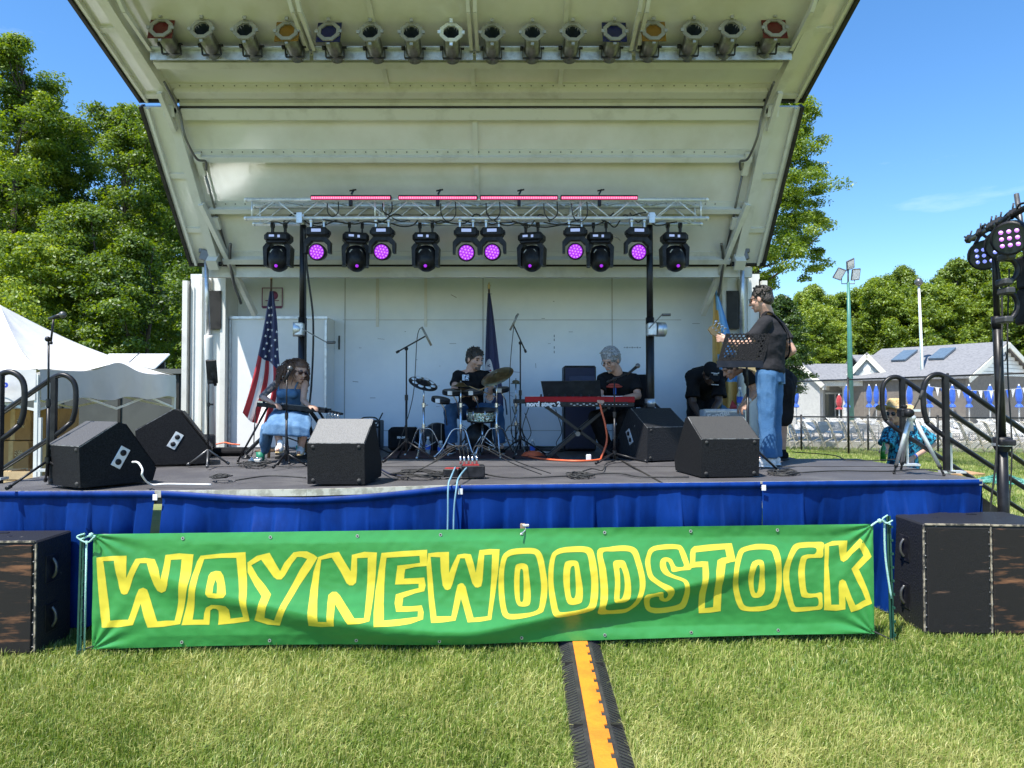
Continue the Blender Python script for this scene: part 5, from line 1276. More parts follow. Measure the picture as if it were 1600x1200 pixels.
def head(m, hc, Hm, neck, k=1.0, nr=.056):
    P = lambda x, y, z: Vector(hc) + Hm @ Vector((x, y, z)) * k
    m.sphere(P(0, -.012, .022), [.077 * k, .097 * k, .090 * k], 20, Hm); m.sphere(P(0, .022, -.030), [.064 * k, .072 * k, .082 * k], 18, Hm)
    m.sphere(P(0, .040, -.078), [.046 * k, .048 * k, .036 * k], 14, Hm); m.sphere(P(0, .073, -.098), .018 * k, 10)
    cap(m, P(0, .092, .008), P(0, .113, -.030), .009 * k, .0135 * k, 10); m.sphere(P(.012, .103, -.034), .009 * k, 8); m.sphere(P(-.012, .103, -.034), .009 * k, 8)
    cap(m, P(-.035, .080, .022), P(.035, .080, .022), .013 * k, .013 * k, 8)
    for s in (-1, 1):
        m.sphere(P(s * .043, .062, -.030), .022 * k, 8); m.sphere(P(s * .078, -.004, -.012), [.009 * k, .020 * k, .031 * k], 10, Hm)
    cap(m, P(-.018, .090, -.064), P(.018, .090, -.064), .009 * k, .009 * k, 8)
    cap(m, P(0, -.018, -.06), neck, nr * k, (nr + .006) * k, 14)
    return P
def face_parts(P, t, k=1.0, eyes=True, lips='lips', beard=None, Hm=None):
    if eyes:
        for s in (-1, 1):
            m = MB(); m.sphere(P(s * .031, .083, .0), [.0135 * k, .008 * k, .007 * k], 10, Hm); m.build('eye', M['eye'], t)
            m = MB(); m.tube([P(s * .015, .094, .021), P(s * .032, .097, .025), P(s * .05, .086, .019)], .004, 6); m.build('eyebrow', M['hair_dark'] if beard != 'grey' else M['hair_grey'], t)
    m = MB(); m.tube([P(-.022, .092, -.066), P(0, .1005, -.063), P(.022, .092, -.066)], [.003, .006, .003], 6); m.build('mouth', M[lips], t)
class Fig:
    def __init__(s, name, base, label, group=None):
        s.t = thing(name, tuple(base), label, 'person', group); s.b = MB()
    def torso(s, m, hip, waist, chest, neck, side, g=0.0, w=1.0, top=True):
        hip, waist, chest, neck = map(Vector, (hip, waist, chest, neck)); up = (neck - chest).normalized()
        dn = (hip - waist).normalized()
        pts = [hip + dn * .07, hip, waist, chest, chest.lerp(neck, .62), neck - up * .005]
        rad = [(.10 * w + g, .075 * w + g), (.158 * w + g, .112 * w + g), (.135 * w + g, .098 * w + g), (.168 * w + g, .112 * w + g), (.145 * w + g, .080 * w + g), (.055 + g, .050 + g)]
        m.loft(pts, rad, side, 20)
        sd = Vector(side).normalized(); b = chest.lerp(neck, .55)
        for s_ in (-1, 1): cap(m, neck - up * .03, b + sd * s_ * .150 * w, .048 + g * .6, .050 * w + g)
    def arm(s, sh, el, wr, k=1.0, hd=None, hn=(0, 0, -1), curl=.5, side=1, hk=1.0):
        limb(s.b, [Vector(sh), Vector(el)], [.050 * k, .039 * k]); mid = Vector(el).lerp(Vector(wr), .3)
        limb(s.b, [Vector(el), mid, Vector(wr)], [.038 * k, .040 * k, .025 * k])
        hand(s.b, wr, hd or (Vector(wr) - Vector(el)), hn, curl, side, hk)
    def leg(s, hp, kn, an, toe, k=1.0):
        hp, kn, an, toe = map(Vector, (hp, kn, an, toe)); limb(s.b, [hp, kn], [.082 * k, .055 * k]); limb(s.b, [kn, kn.lerp(an, .3), an], [.053 * k, .056 * k, .036 * k])
        limb(s.b, [an - Vector((0, 0, .03)), toe], [.036 * k, .026 * k])
def shoe(t, an, toe, mt, sole='black_rubber', k=1.0, z0=None):
    an, toe = Vector(an), Vector(toe); z = z0 if z0 is not None else an.z - .075; d = (toe - an); d.z = 0; d.normalize(); m = MB()
    heel = Vector((an.x, an.y, z + .045)) - d * .045; tp = Vector((toe.x, toe.y, z + .035))
    m.loft([heel - d * .02, heel, heel.lerp(tp, .35) + Vector((0, 0, .012)), heel.lerp(tp, .75), tp, tp + d * .025], [(.02, .025), (.036 * k, .045), (.037 * k, .052), (.046 * k, .038), (.038 * k, .030), (.012, .012)], d.cross(Vector((0, 0, 1))), 14)
    cap(m, Vector((an.x, an.y, z + .05)), Vector((an.x, an.y, z + .10)), .040 * k, .043 * k)
    o = solid(m, 'shoe', mt, t, .007, 3)
    m = MB(); m.loft([Vector((heel.x, heel.y, z + .008)) - d * .025, Vector((heel.x, heel.y, z + .008)), Vector((tp.x, tp.y, z + .008)) - d * .05, Vector((tp.x, tp.y, z + .008)), Vector((tp.x, tp.y, z + .008)) + d * .03], [(.02, .008), (.038 * k, .011), (.048 * k, .011), (.040 * k, .011), (.012, .008)], d.cross(Vector((0, 0, 1))), 14)
    m.build('sole', M[sole], o)
def sleeve(m, sh, el, fr_, g, k=1.0):
    sh, el = Vector(sh), Vector(el); e = sh.lerp(el, fr_)
    m.sphere(sh, .050 * k + g, 12); m.tube([sh, sh.lerp(el, fr_ * .6), e], [.050 * k + g, .050 * k + g, .048 * k + g * 1.5], 14)
def pant(m, hp, kn, an, g=.012, k=1.0, stop=1.0, flare=0.0):
    hp, kn, an = map(Vector, (hp, kn, an)); m.sphere(hp, .090 * k + g, 12)
    limb(m, [hp, hp.lerp(kn, .5), kn], [.090 * k + g, .076 * k + g, .060 * k + g]); e = kn.lerp(an, stop)
    m.sphere(kn, .060 * k + g, 12); m.tube([kn, kn.lerp(e, .4), e], [.060 * k + g, .058 * k + g, .050 * k + g + flare], 14)
def short_hair(P, t, mt, k=1.0, Hm=None, seed=1, vol=.012, fringe=.05, back=-.05, n=150, L_=.03):
    r = random.Random(seed); m = MB()
    m.sphere(P(0, -.020, .034), [(.080 + vol * .5) * k, (.096 + vol * .5) * k, (.088 + vol * .6) * k], 18, Hm)
    m.sphere(P(0, -.055, -.015), [(.070 + vol * .5) * k, (.055 + vol) * k, (.065 + vol * .5) * k], 14, Hm)
    for s in (-1, 1): m.sphere(P(s * .066, -.012, .012), [.018 * k, .04 * k, .045 * k], 10, Hm)
    for _ in range(n):
        a = r.uniform(0, 6.28); e = r.uniform(.0, 1.35); d = Vector((math.cos(a) * math.cos(e), math.sin(a) * math.cos(e), math.sin(e)))
        if d.y > .45 and d.z < .62: continue
        p = Vector((0, -.020, .034)) + Vector((d.x * .076, d.y * .092, d.z * .085)); q = p + d * r.uniform(.2, .6) * L_ + Vector((r.uniform(-.02, .02), r.uniform(-.012, .012) + fringe * .25, r.uniform(-.02, .004)))
        cap(m, P(*p), P(*q), .011 * k, .007 * k, 6)
    return solid(m, 'hair', mt, t, .005, 1)

# ---------------------------------------------------------------- 1 woman at the lap steel
def woman():
    Y = 7.75; q = lambda x, y, Y=Y: at(x, y, Y * 1.02)
    f = Fig('person', (q(455, 700).x, Y * 1.02, DZ), 'curly haired woman in a denim dress, seated at a lap steel guitar'); t = f.t; b = f.b
    hip, waist, chest, neck = q(449, 651, 7.95), q(451, 633, 7.9), q(453, 611, 7.83), q(456, 594, 7.8)
    f.torso(b, hip, waist, chest, neck, (1, -.1, 0), 0, .86)
    hc = q(466, 578, 7.74); Hm = head_frame((.72, -.60, -.34)); P = head(b, hc, Hm, neck, 1.10, .042)
    sl, sr = q(431, 600, 7.82), q(476, 599, 7.78)
    f.arm(sl, q(409, 620, 7.72), q(425, 629, 7.5), .86, hd=(.75, -.3, -.25), hn=(0, 0, -1), curl=.7, side=-1, hk=.92)
    f.arm(sr, q(474, 626, 7.66), q(483, 634, 7.47), .82, hd=(.6, -.35, -.1), hn=(0, 0, -1), curl=.6, side=1, hk=.92)
    kl, kr = q(431, 660, 7.42), q(478, 662, 7.42); al, ar = q(438, 697, 7.34), q(470, 701, 7.5)
    f.leg(q(438, 652, 7.9), kl, al, al + Vector((.02, -.14, -.03)), .86); f.leg(q(462, 652, 7.9), kr, ar, ar + Vector((.02, -.14, -.03)), .86)
    arm_l = (sl, q(409, 620, 7.72))
    def mf(c):
        a, e = arm_l; d = e - a; s = max(0, min(1, (c - a).dot(d) / d.length_squared)); 
        return 1 if ((c - (a + d * s)).length < .062 and s > .02) or (c - e).length < .07 else 0
    body = solid(b, 'body', ['skin', 'tattoo'], t, .0065, 3, matf=mf)
    m = MB()   # bodice
    m.loft([hip + Vector((0, 0, -.02)), hip, waist, waist.lerp(chest, .5), chest + Vector((0, 0, -.01)), chest + Vector((0, 0, .022))], [(.13, .10), (.155, .118), (.126, .100), (.140, .118), (.150, .125), (.142, .100)], (1, -.1, 0), 24)
    for s in (-1, 1): m.sphere(chest + Vector((s * .062, -.085, -.035)), .058, 14)
    solid(m, 'dress_top', 'denim_dress', t, .009, 3, .004, 11)
    m = MB()
    for s, sh in ((-1, sl), (1, sr)): m.tube(curve_pts([chest + Vector((s * .085, -.115, .0)), chest + Vector((s * .10, -.085, .07)), sh.lerp(neck, .28) + Vector((0, .0, .05)), chest + Vector((s * .09, .09, .03))], 5), .009, 6)
    m.build('shoulder_strap', M['denim_dress'], t)
    m = MB()   # skirt spread over the knees
    m.loft([hip + Vector((0, .04, .03)), hip + Vector((0, -.08, -.01)), hip.lerp(kl.lerp(kr, .5), .6) + Vector((0, 0, .02)), kl.lerp(kr, .5) + Vector((-.005, -.02, .01)), kl.lerp(kr, .5) + Vector((-.015, -.10, -.05)), kl.lerp(kr, .5) + Vector((-.02, -.11, -.13))], [(.145, .10), (.18, .12), (.22, .10), (.235, .085), (.245, .065), (.255, .045)], (1, 0, 0), 28)
    solid(m, 'dress_skirt', 'denim_dress', t, .010, 3, .010, 7, stretch=(1.6, 1, .4))
    # side drape of the dress
    m = MB(); a = kl + Vector((-.10, .05, -.02)); m.loft([a, a + Vector((-.03, .04, -.16)), a + Vector((-.05, .06, -.32))], [(.05, .16), (.05, .17), (.02, .10)], (1, 0, 0), 14); solid(m, 'dress_hem', 'denim_dress', t, .010, 2, .008, 9)
    # curls
    m = MB(); r = random.Random(5)
    m.sphere(P(0, -.03, .035), [.086, .098, .088], 16, Hm); m.sphere(P(0, .008, .052), [.078, .080, .064], 16, Hm)
    for k in range(430):
        a = r.uniform(0, 6.28); e = r.uniform(-.15, 1.4); d = Vector((math.cos(a) * math.cos(e), math.sin(a) * math.cos(e), math.sin(e)))
        if d.y > .22 and d.z < .66: continue
        p = P(0, -.025, .03) + Hm @ Vector((d.x * .083, d.y * .092, d.z * .085)); out = Hm @ Vector((d.x * 1.25, min(d.y, -.12) if d.z < .8 else min(d.y, .0), d.z))
        L_ = r.uniform(.06, .30) * (1 if d.z < .8 else .7); pts = []; ph = r.uniform(0, 6.28); n = 12; hr = r.uniform(.006, .015)
        for i in range(n):
            u = i / (n - 1); o = out * (.085 * math.sin(min(1, u * 1.5) * 1.57)); o.z *= .35
            c = p + o + Vector((-.05 * u, 0, -L_ * u ** 1.15)); c += Vector((math.cos(ph + u * 24) * hr, math.sin(ph + u * 24) * hr, 0)); pts.append(c)
        m.tube(pts, [.0055] * (n - 2) + [.004, .0015], 4)
    m.build('hair', M['hair_brown'], t)
    m = MB()
    for s in (-1, 1): m.lathe([(0, .004), (.026, .003), (.028, -.002), (.026, -.004)], P(s * .032, .097, .004), Hm @ Vector((s * .2, 1, -.05)), 14)
    m.tube([P(-.012, .108, .01), P(.012, .108, .01)], .003, 6)
    for s in (-1, 1): m.tube([P(s * .055, .09, .01), P(s * .08, .0, .01)], .003, 6)
    m.build('sunglasses', M['lens_dark'], t); face_parts(P, t, 1, False, Hm=Hm)
    for a in (al, ar): shoe(t, a, a + Vector((.02, -.13, 0)), 'white_cloth', 'straw', .85, a.z - .065)
    return q
woman()
# ---------------------------------------------------------------- 2 drummer
def drummer():
    Y = 8.95; q = lambda x, y, Y=Y: at(x, y, Y)
    f = Fig('person', (q(738, 700).x, Y, DZ), 'bearded drummer in a black t-shirt with a white chest print'); t = f.t; b = f.b
    hip, waist, chest, neck = q(736, 641, 9.1), q(736, 622, 9.08), q(735, 597, 9.0), q(737, 577, 8.97)
    f.torso(b, hip, waist, chest, neck, (1, 0, 0), 0, 1.0)
    hc = q(742, 561, 8.93); Hm = head_frame((.62, -.72, -.22)); P = head(b, hc, Hm, neck, 1.18)
    sl, sr = q(715, 586, 9.0), q(760, 587, 8.98)
    el, er = q(709, 610, 8.8), q(768, 606, 8.8); wl, wr_ = q(733, 617, 8.55), q(766, 617, 8.6)
    f.arm(sl, el, wl, 1.05, hd=(.6, -.5, -.1), curl=1.15, side=-1); f.arm(sr, er, wr_, 1.05, hd=(.0, -1, -.1), curl=1.15, side=1)
    kl, kr = q(703, 640, 8.68), q(777, 640, 8.68); al, ar = q(706, 692, 8.72), q(781, 692, 8.72)
    f.leg(q(727, 643, 9.1), kl, al, al + Vector((-.03, -.16, -.04))); f.leg(q(747, 643, 9.1), kr, ar, ar + Vector((.03, -.16, -.04)))
    solid(b, 'body', 'skin', t, .0065, 3)
    m = MB(); f.torso(m, hip + Vector((0, 0, .01)), waist, chest, neck + Vector((0, 0, -.02)), (1, 0, 0), .017, 1.02); sleeve(m, sl, el, .62, .016); sleeve(m, sr, er, .62, .016)
    solid(m, 'shirt', 'black_cloth', t, .009, 3, .007, 8)
    m = MB(); m.sphere(hip, [.165, .125, .12], 16); pant(m, q(725, 643, 9.08), kl, al, .018, 1.05); pant(m, q(749, 643, 9.08), kr, ar, .018, 1.05)
    solid(m, 'jeans', 'denim_dark', t, .010, 3, .007, 9)
    c = at(727.5, 590, 8.845); m = MB(); r = random.Random(3)
    m.box(c, (.085, .006, .075), rotm(R(-8), 0, R(-3)), bev=.004); pr = m.build('chest_print', mat('print_white', (.62, .72, .82), .8, col2=(.05, .07, .12), scale=55, mix=(.5, .55)), t)
    short_hair(P, t, 'hair_dark', 1.18, Hm, 2, .012, .05)
    m = MB(); m.sphere(P(0, .055, -.080), [.046, .048, .036], 14, Hm); m.sphere(P(0, .082, -.094), [.026, .022, .024], 10, Hm); cap(m, P(-.028, .092, -.052), P(.028, .092, -.052), .007, .007)
    solid(m, 'beard', 'beard', t, .005, 1); face_parts(P, t, 1.04, lips='beard', Hm=Hm)
    for a, s in ((al, -1), (ar, 1)): shoe(t, a, a + Vector((s * .03, -.16, 0)), 'black_cloth', 'paper', 1, DZ + .01)
    for wv, s in ((wl, 1), (wr_, -1)):
        m = MB(); m.tube([wv + Vector((-.08 * s, -.03, -.03)), wv + Vector((.24 * s, -.22, .10))], [.007, .005], 8); m.build('drumstick', M['wood'], label='wooden drumstick in the ' + ('hand over the left drum pad' if s == 1 else 'hand beside the tall cymbal stand'), cat='drumstick')
drummer()
# ---------------------------------------------------------------- 3 keyboard player
def keys():
    Y = 8.5; q = lambda x, y, Y=Y: at(x, y, Y)
    f = Fig('person', (q(960, 700).x, Y, DZ), 'grey haired keyboard player with glasses, looking down at the red keyboard'); t = f.t; b = f.b
    hip, waist, chest, neck = q(968, 645, 8.7), q(967, 624, 8.66), q(966, 601, 8.56), q(963, 581, 8.48)
    f.torso(b, hip, waist, chest, neck, (1, .12, 0), 0, 1.06)
    hc = q(954, 562, 8.40); Hm = head_frame((-.52, -.70, -.42)); P = head(b, hc, Hm, neck, 1.20)
    sl, sr = q(941, 592, 8.48), q(990, 592, 8.56); el, er = q(936, 622, 8.3), q(997, 619, 8.42); wl, wr_ = q(935, 623, 8.02), q(977, 621, 8.06)
    f.arm(sl, el, wl, 1.08, hd=(.1, -1, -.1), curl=.6, side=-1); f.arm(sr, er, wr_, 1.08, hd=(-.6, -.7, -.1), curl=.6, side=1)
    kl, kr = q(930, 652, 8.18), q(975, 655, 8.2); al, ar = q(948, 698, 8.35), q(968, 700, 8.4)
    f.leg(q(958, 648, 8.7), kl, al, al + Vector((-.02, -.16, -.04))); f.leg(q(978, 648, 8.7), kr, ar, ar + Vector((.02, -.16, -.04)))
    solid(b, 'body', 'skin', t, .0065, 3)
    m = MB(); f.torso(m, hip, waist, chest, neck + Vector((0, 0, -.02)), (1, .12, 0), .018, 1.08); sleeve(m, sl, el, .66, .018); sleeve(m, sr, er, .70, .02)
    solid(m, 'shirt', 'black_cloth', t, .009, 3, .007, 8)
    m = MB(); m.sphere(hip, [.17, .13, .12], 16); pant(m, q(957, 648, 8.68), kl, al, .02, 1.05); pant(m, q(979, 648, 8.68), kr, ar, .02, 1.05); solid(m, 'trousers', 'black_cloth', t, .010, 3, .006, 9)
    c = at(959, 604, 8.385)
    m = MB(); m.sphere(c, [.105, .012, .018], 16); m.sphere(c + Vector((0, .0, .02)), [.07, .02, .018], 14); m.build('print_saucer', mat('print_red', (.42, .06, .04), .8), t)
    m = MB(); m.box(c + Vector((.01, -.012, -.055)), (.035, .008, .075), bev=.004); m.build('print_beam', mat('print_blue', (.03, .12, .45), .8), t)
    short_hair(P, t, 'hair_grey', 1.20, Hm, 6, .022, .06, n=320, L_=.026)
    m = MB(); m.sphere(P(0, .060, -.082), [.040, .042, .030], 12, Hm); cap(m, P(-.026, .092, -.050), P(.026, .092, -.050), .006, .006); solid(m, 'beard', 'hair_grey', t, .005, 1)
    m = MB()
    for s in (-1, 1):
        c_ = P(s * .033, .100, -.004); m.tube([c_ + Hm @ Vector((math.cos(a) * .023, 0, math.sin(a) * .018)) for a in [i * .524 for i in range(13)]], .0022, 5); m.tube([P(s * .056, .096, .002), P(s * .08, .0, .0)], .0022, 5)
    m.tube([P(-.010, .105, .0), P(.010, .105, 0)], .0022, 5); m.build('glasses', M['black_plastic'], t)
    face_parts(P, t, 1.03, beard='grey', Hm=Hm)
    for a, s in ((al, -1), (ar, 1)): shoe(t, a, a + Vector((s * .02, -.16, 0)), 'black_cloth', 'black_rubber', 1, DZ + .005)
keys()
# ---------------------------------------------------------------- 4 man bent over the amplifier
def bent_man():
    Y = 8.95; q = lambda x, y, Y=Y: at(x, y, Y)
    f = Fig('person', (q(1098, 700).x, 9.3, DZ), 'man in a black cap bending down behind the small amplifier'); t = f.t; b = f.b
    hip, waist, chest, neck = q(1097, 618, 9.5), q(1097, 603, 9.34), q(1100, 591, 9.1), q(1107, 587, 8.92)
    f.torso(b, hip, waist, chest, neck, (1, 0, 0), 0, 1.16)
    hc = q(1110, 583, 8.76); Hm = head_frame((.12, -.62, -.78)); P = head(b, hc, Hm, neck, 1.12)
    sl, sr = q(1083, 600, 8.98), q(1124, 600, 8.95); el, er = q(1082, 630, 8.92), q(1123, 628, 8.88); wl, wr_ = q(1092, 648, 8.78), q(1112, 644, 8.76)
    f.arm(sl, el, wl, 1.2, hd=(.3, -.3, -.8), curl=.5, side=-1); f.arm(sr, er, wr_, 1.2, hd=(-.3, -.3, -.8), curl=.5, side=1)
    kl, kr = q(1085, 665, 9.15), q(1112, 665, 9.15); al, ar = Vector((kl.x, 9.4, DZ + .09)), Vector((kr.x, 9.4, DZ + .09))
    f.leg(q(1088, 625, 9.5), kl, al, al + Vector((0, -.17, -.04)), 1.1); f.leg(q(1108, 625, 9.5), kr, ar, ar + Vector((0, -.17, -.04)), 1.1)
    solid(b, 'body', 'skin_dark', t, .007, 3)
    m = MB(); f.torso(m, hip, waist, chest, neck, (1, 0, 0), .03, 1.22); sleeve(m, sl, el, .72, .03, 1.1); sleeve(m, sr, er, .72, .03, 1.1); solid(m, 'shirt', 'black_cloth', t, .010, 3, .009, 7)
    m = MB(); m.sphere(hip, [.2, .15, .15], 16); pant(m, q(1088, 625, 9.48), kl, al, .03, 1.1); pant(m, q(1108, 625, 9.48), kr, ar, .03, 1.1); solid(m, 'trousers', 'black_cloth', t, .011, 3, .007, 8)
    m = MB(); m.sphere(P(0, -.012, .040), [.098, .116, .092], 18, Hm); m.loft([P(0, .07, .055), P(0, .12, .050), P(0, .155, .035)], [(.070, .010), (.066, .009), (.035, .006)], tuple(Hm @ Vector((1, 0, 0))), 14)
    cp_ = solid(m, 'cap', 'black_cloth', t, .006, 2)
    m = MB(); m.tube([P(-.045, .070, .085), P(-.025, .088, .098), P(0, .094, .102), P(.025, .088, .098), P(.045, .070, .085)], .005, 5); m.tube([P(-.025, .094, .080), P(.025, .094, .080)], .004, 5); m.build('cap_embroidery', M['paper'], cp_)
    face_parts(P, t, 1.03, Hm=Hm, lips='skin_dark')
    m = MB(); c = at(1115, 601, 8.72); 
    m.tube([c + Vector((-.03, -.005, .003)), c + Vector((.06, -.005, -.004))], .006, 6); m.build('shirt_print', M['paper'], t)
    for a in (al, ar): shoe(t, a, a + Vector((0, -.17, 0)), 'black_cloth', 'black_rubber', 1, DZ + .005)
bent_man()
# ---------------------------------------------------------------- 5 bass player
BASS = {}
def bassist():
    Y = 7.15; q = lambda x, y, Y=Y: at(x, y, Y)
    f = Fig('person', (q(1203, 725).x, Y, DZ), 'man in blue jeans and white shoes standing with an electric bass'); t = f.t; b = f.b
    side = Vector((.62, .78, 0)); fw = Vector((-.78, .62, 0))
    hip, waist, chest, neck = q(1203, 582), q(1205, 562), q(1206, 524), q(1199, 492)
    f.torso(b, hip, waist, chest, neck, tuple(side), 0, 1.06)
    hc = q(1189, 467, 7.14); Hm = head_frame((-.78, .56, -.20)); P = head(b, hc, Hm, neck, 1.07)
    sl, sr = chest + side * -.185 + Vector((0, 0, .11)), chest + side * .185 + Vector((0, 0, .11))
    el = q(1166, 541, 6.98); wl = q(1138, 533, 7.22)
    er = q(1238, 548, 7.22); wr_ = q(1196, 572, 7.42)
    f.arm(sl, el, wl, 1.05, hd=(-.8, .3, .25), hn=(.2, 1, .2), curl=.8, side=1); f.arm(sr, er, wr_, 1.08, hd=(-.6, .2, -.5), hn=(-.3, -.9, 0), curl=.6, side=-1)
    hl, hr = hip + side * -.085 + Vector((0, 0, -.03)), hip + side * .085 + Vector((0, 0, -.03))
    kl, kr = q(1198, 655, 7.02), q(1209, 655, 7.22); al, ar = q(1201, 716, 6.98), q(1209, 713, 7.22)
    f.leg(hl, kl, al, al + fw * .15 + Vector((0, 0, -.04)), 1.05); f.leg(hr, kr, ar, ar + fw * .15 + Vector((0, 0, -.04)), 1.05)
    solid(b, 'body', 'skin', t, .0065, 3)
    m = MB(); f.torso(m, hip + Vector((0, 0, .02)), waist, chest, neck + Vector((0, 0, -.015)), tuple(side), .018, 1.08); sleeve(m, sl, el, .70, .022); sleeve(m, sr, er, .62, .022)
    sh = solid(m, 'shirt', 'charcoal_cloth', t, .008, 3, .008, 7)
    m = MB(); m.loft([hip + Vector((0, 0, .05)), hip, hip + Vector((0, 0, -.10))], [(.150, .118), (.172, .132), (.165, .13)], tuple(side), 20); pant(m, hl, kl, al, .018, 1.0, 1.0, .012); pant(m, hr, kr, ar, .018, 1.0, 1.0, .012)
    for a in (al, ar):
        for k in range(3): m.sphere(a + Vector((0, 0, .02 + k * .035)), [.066 + .006 * (k % 2), .064, .02], 12)
    jn = solid(m, 'jeans', 'denim', t, .008, 3, .009, 8, stretch=(1, 1, .7))
    m = MB(); c = hip + side * .055 - fw * .112 + Vector((0, 0, -.045)); pn = -fw; 
    m.bar(c + Vector((0, 0, .065)), c + Vector((0, 0, -.07)), .10, .012, up=tuple(-pn)); m.build('back_pocket', mat('denim_pocket', (.14, .25, .42), .85, bump=.3), jn)
    short_hair(P, t, 'hair_dark', 1.05, Hm, 9, .010, .03, n=170, L_=.024)
    m = MB()
    for s in (-1, 1): m.lathe([(0, .003), (.022, .002), (.024, -.003)], P(s * .033, .100, .003), Hm @ Vector((s * .2, 1, 0)), 12); m.tube([P(s * .05, .093, .01), P(s * .082, -.01, .008)], .004, 6)
    m.build('sunglasses', M['glass_dark'], t); face_parts(P, t, 1.07, False, Hm=Hm)
    for a in (al, ar): shoe(t, a, a + fw * .16 + Vector((-.04, -.03, 0)), 'white_cloth', 'paper', 1.1, DZ + .005)
    BASS.update(sh=(chest, side, fw), wl=wl, wr=wr_)
    # strap
    m = MB(); pts = [chest + fw * .12 - side * .16 + Vector((0, 0, -.06)), sl.lerp(neck, .45) + Vector((0, 0, .075)), chest - fw * .115 + Vector((0, 0, .10)), chest - fw * .145 + side * .10 + Vector((0, 0, -.05)), waist - fw * .10 + side * .17 + Vector((0, 0, .02)), waist + fw * .10 + side * .18]
    pc = curve_pts(pts, 6)
    for i in range(len(pc) - 1): m.bar(pc[i], pc[i + 1] + (pc[i + 1] - pc[i]).normalized() * .004, .055, .006, up=tuple((pc[i] - (chest + Vector((0, 0, .0)))).normalized()))
    m.build('guitar_strap', M['black_cloth'], label='black guitar strap over the back of the standing bass player', cat='strap')
bassist()
def bass_guitar():
    H0 = at(1108, 513, 7.30); N1 = at(1168, 556, 7.42); u = (N1 - H0).normalized()
    fn = Vector((-.55, .80, .15)); fn = (fn - u * fn.dot(u)).normalized(); s = fn.cross(u)
    t = thing('bass_guitar', tuple(N1), 'cream electric bass with a pale maple headstock, held by the standing man', 'bass guitar')
    m = MB(); m.bar(H0 + u * .18, N1 + u * .35, .05, .025, up=tuple(fn)); m.build('neck', M['wood'], t)
    m = MB(); m.prism([(0, -.02), (.02, -.05), (.09, -.055), (.19, -.028), (.24, -.022), (.24, .022), (.15, .03), (.06, .035), (.0, .015)], H0, u, s, fn * .018); hs = m.build('headstock', M['wood'], t)
    for k in range(4):
        m = MB(); c = H0 + u * (.035 + k * .042) - s * (.055 + .0 * k) + fn * .008; m.tube([c, c - s * .045], .006, 6); m.sphere(c - s * .055, [.018, .008, .016], 8); m.lathe([(0, .02), (.009, .018), (.009, 0)], c + s * .03, -fn, 10); m.build('tuning_peg', M['chrome'], hs)
    B0 = N1 + u * .02; out = [(0, .03), (-.10, .16), (-.06, .20), (.05, .15), (.14, .13), (.24, .17), (.36, .15), (.42, .05), (.42, -.08), (.33, -.17), (.20, -.14), (.10, -.12), (.03, -.17), (-.02, -.15), (.02, -.05)]
    out = [(a * .8, b_ * .85) for a, b_ in out]; m = MB(); m.prism(out, B0, u, s, -fn * .042); m.build('body', mat('bass_cream', (.62, .52, .30), .3, coat=.5), t)
    m = MB(); m.prism([(.05, -.02), (.10, .10), (.28, .09), (.30, -.06), (.15, -.08)], B0 + fn * .001, u, s, fn * .004); m.build('pickguard', M['black_plastic'], t)
bass_guitar()
# ---------------------------------------------------------------- 6 person bending behind the bass player
def helper():
    Y = 7.95; q = lambda x, y, Y=Y: at(x, y, Y)
    f = Fig('person', (q(1210, 700).x, Y, DZ), 'person in black shorts bending forward behind the man in jeans'); t = f.t; b = f.b
    hip, waist, chest, neck = q(1218, 594), q(1206, 582), q(1182, 573), q(1160, 571)
    f.torso(b, hip, waist, chest, neck, (.15, 1, 0), 0, 1.05)
    hc = q(1142, 574, 7.95); Hm = head_frame((-.8, -.1, -.55)); P = head(b, hc, Hm, neck, 1.02)
    sl, sr = q(1170, 582, 7.76), q(1170, 578, 8.14); el, er = q(1181, 612, 7.72), q(1176, 610, 8.1); wl, wr_ = q(1167, 629, 7.62), q(1162, 628, 8.0)
    f.arm(sl, el, wl, 1.05, hd=(-.5, -.1, -.5), curl=.8, side=-1); f.arm(sr, er, wr_, 1.05, hd=(-.5, .1, -.6), curl=.6, side=1)
    kl, kr = q(1222, 652, 7.85), q(1216, 652, 8.05); al, ar = Vector((kl.x - .0, 7.85, DZ + .09)), Vector((kr.x, 8.1, DZ + .09))
    f.leg(q(1219, 605, 7.85), kl, al, al + Vector((-.17, 0, -.04))); f.leg(q(1217, 605, 8.05), kr, ar, ar + Vector((-.17, 0, -.04)))
    solid(b, 'body', 'skin_tan', t, .0075, 3)
    m = MB(); f.torso(m, hip, waist, chest, neck, (.15, 1, 0), .025, 1.08); sleeve(m, sl, el, .6, .02); sleeve(m, sr, er, .6, .02); solid(m, 'shirt', 'black_cloth', t, .010, 3, .007, 8)
    m = MB(); m.sphere(hip + Vector((.02, 0, -.02)), [.17, .18, .15], 16); pant(m, q(1221, 605, 7.85), kl, al, .05, 1.1, .06); pant(m, q(1219, 605, 8.05), kr, ar, .05, 1.1, .06); solid(m, 'shorts', 'black_cloth', t, .010, 3, .007, 8)
    short_hair(P, t, 'hair_dark', 1.03, Hm, 4, .014)
    m = MB(); d = (wl - el).normalized(); c = el.lerp(wl, .86); m.tube([c - d * .018, c + d * .018], .033, 12); m.sphere(c + Vector((-.01, -.032, 0)), [.018, .006, .018], 10); m.build('wristwatch', M['paper'], t); face_parts(P, t, 1.02, Hm=Hm)
    for a in (al, ar): shoe(t, a, a + Vector((-.17, 0, 0)), 'black_cloth', 'black_rubber', 1, DZ + .005)
helper()
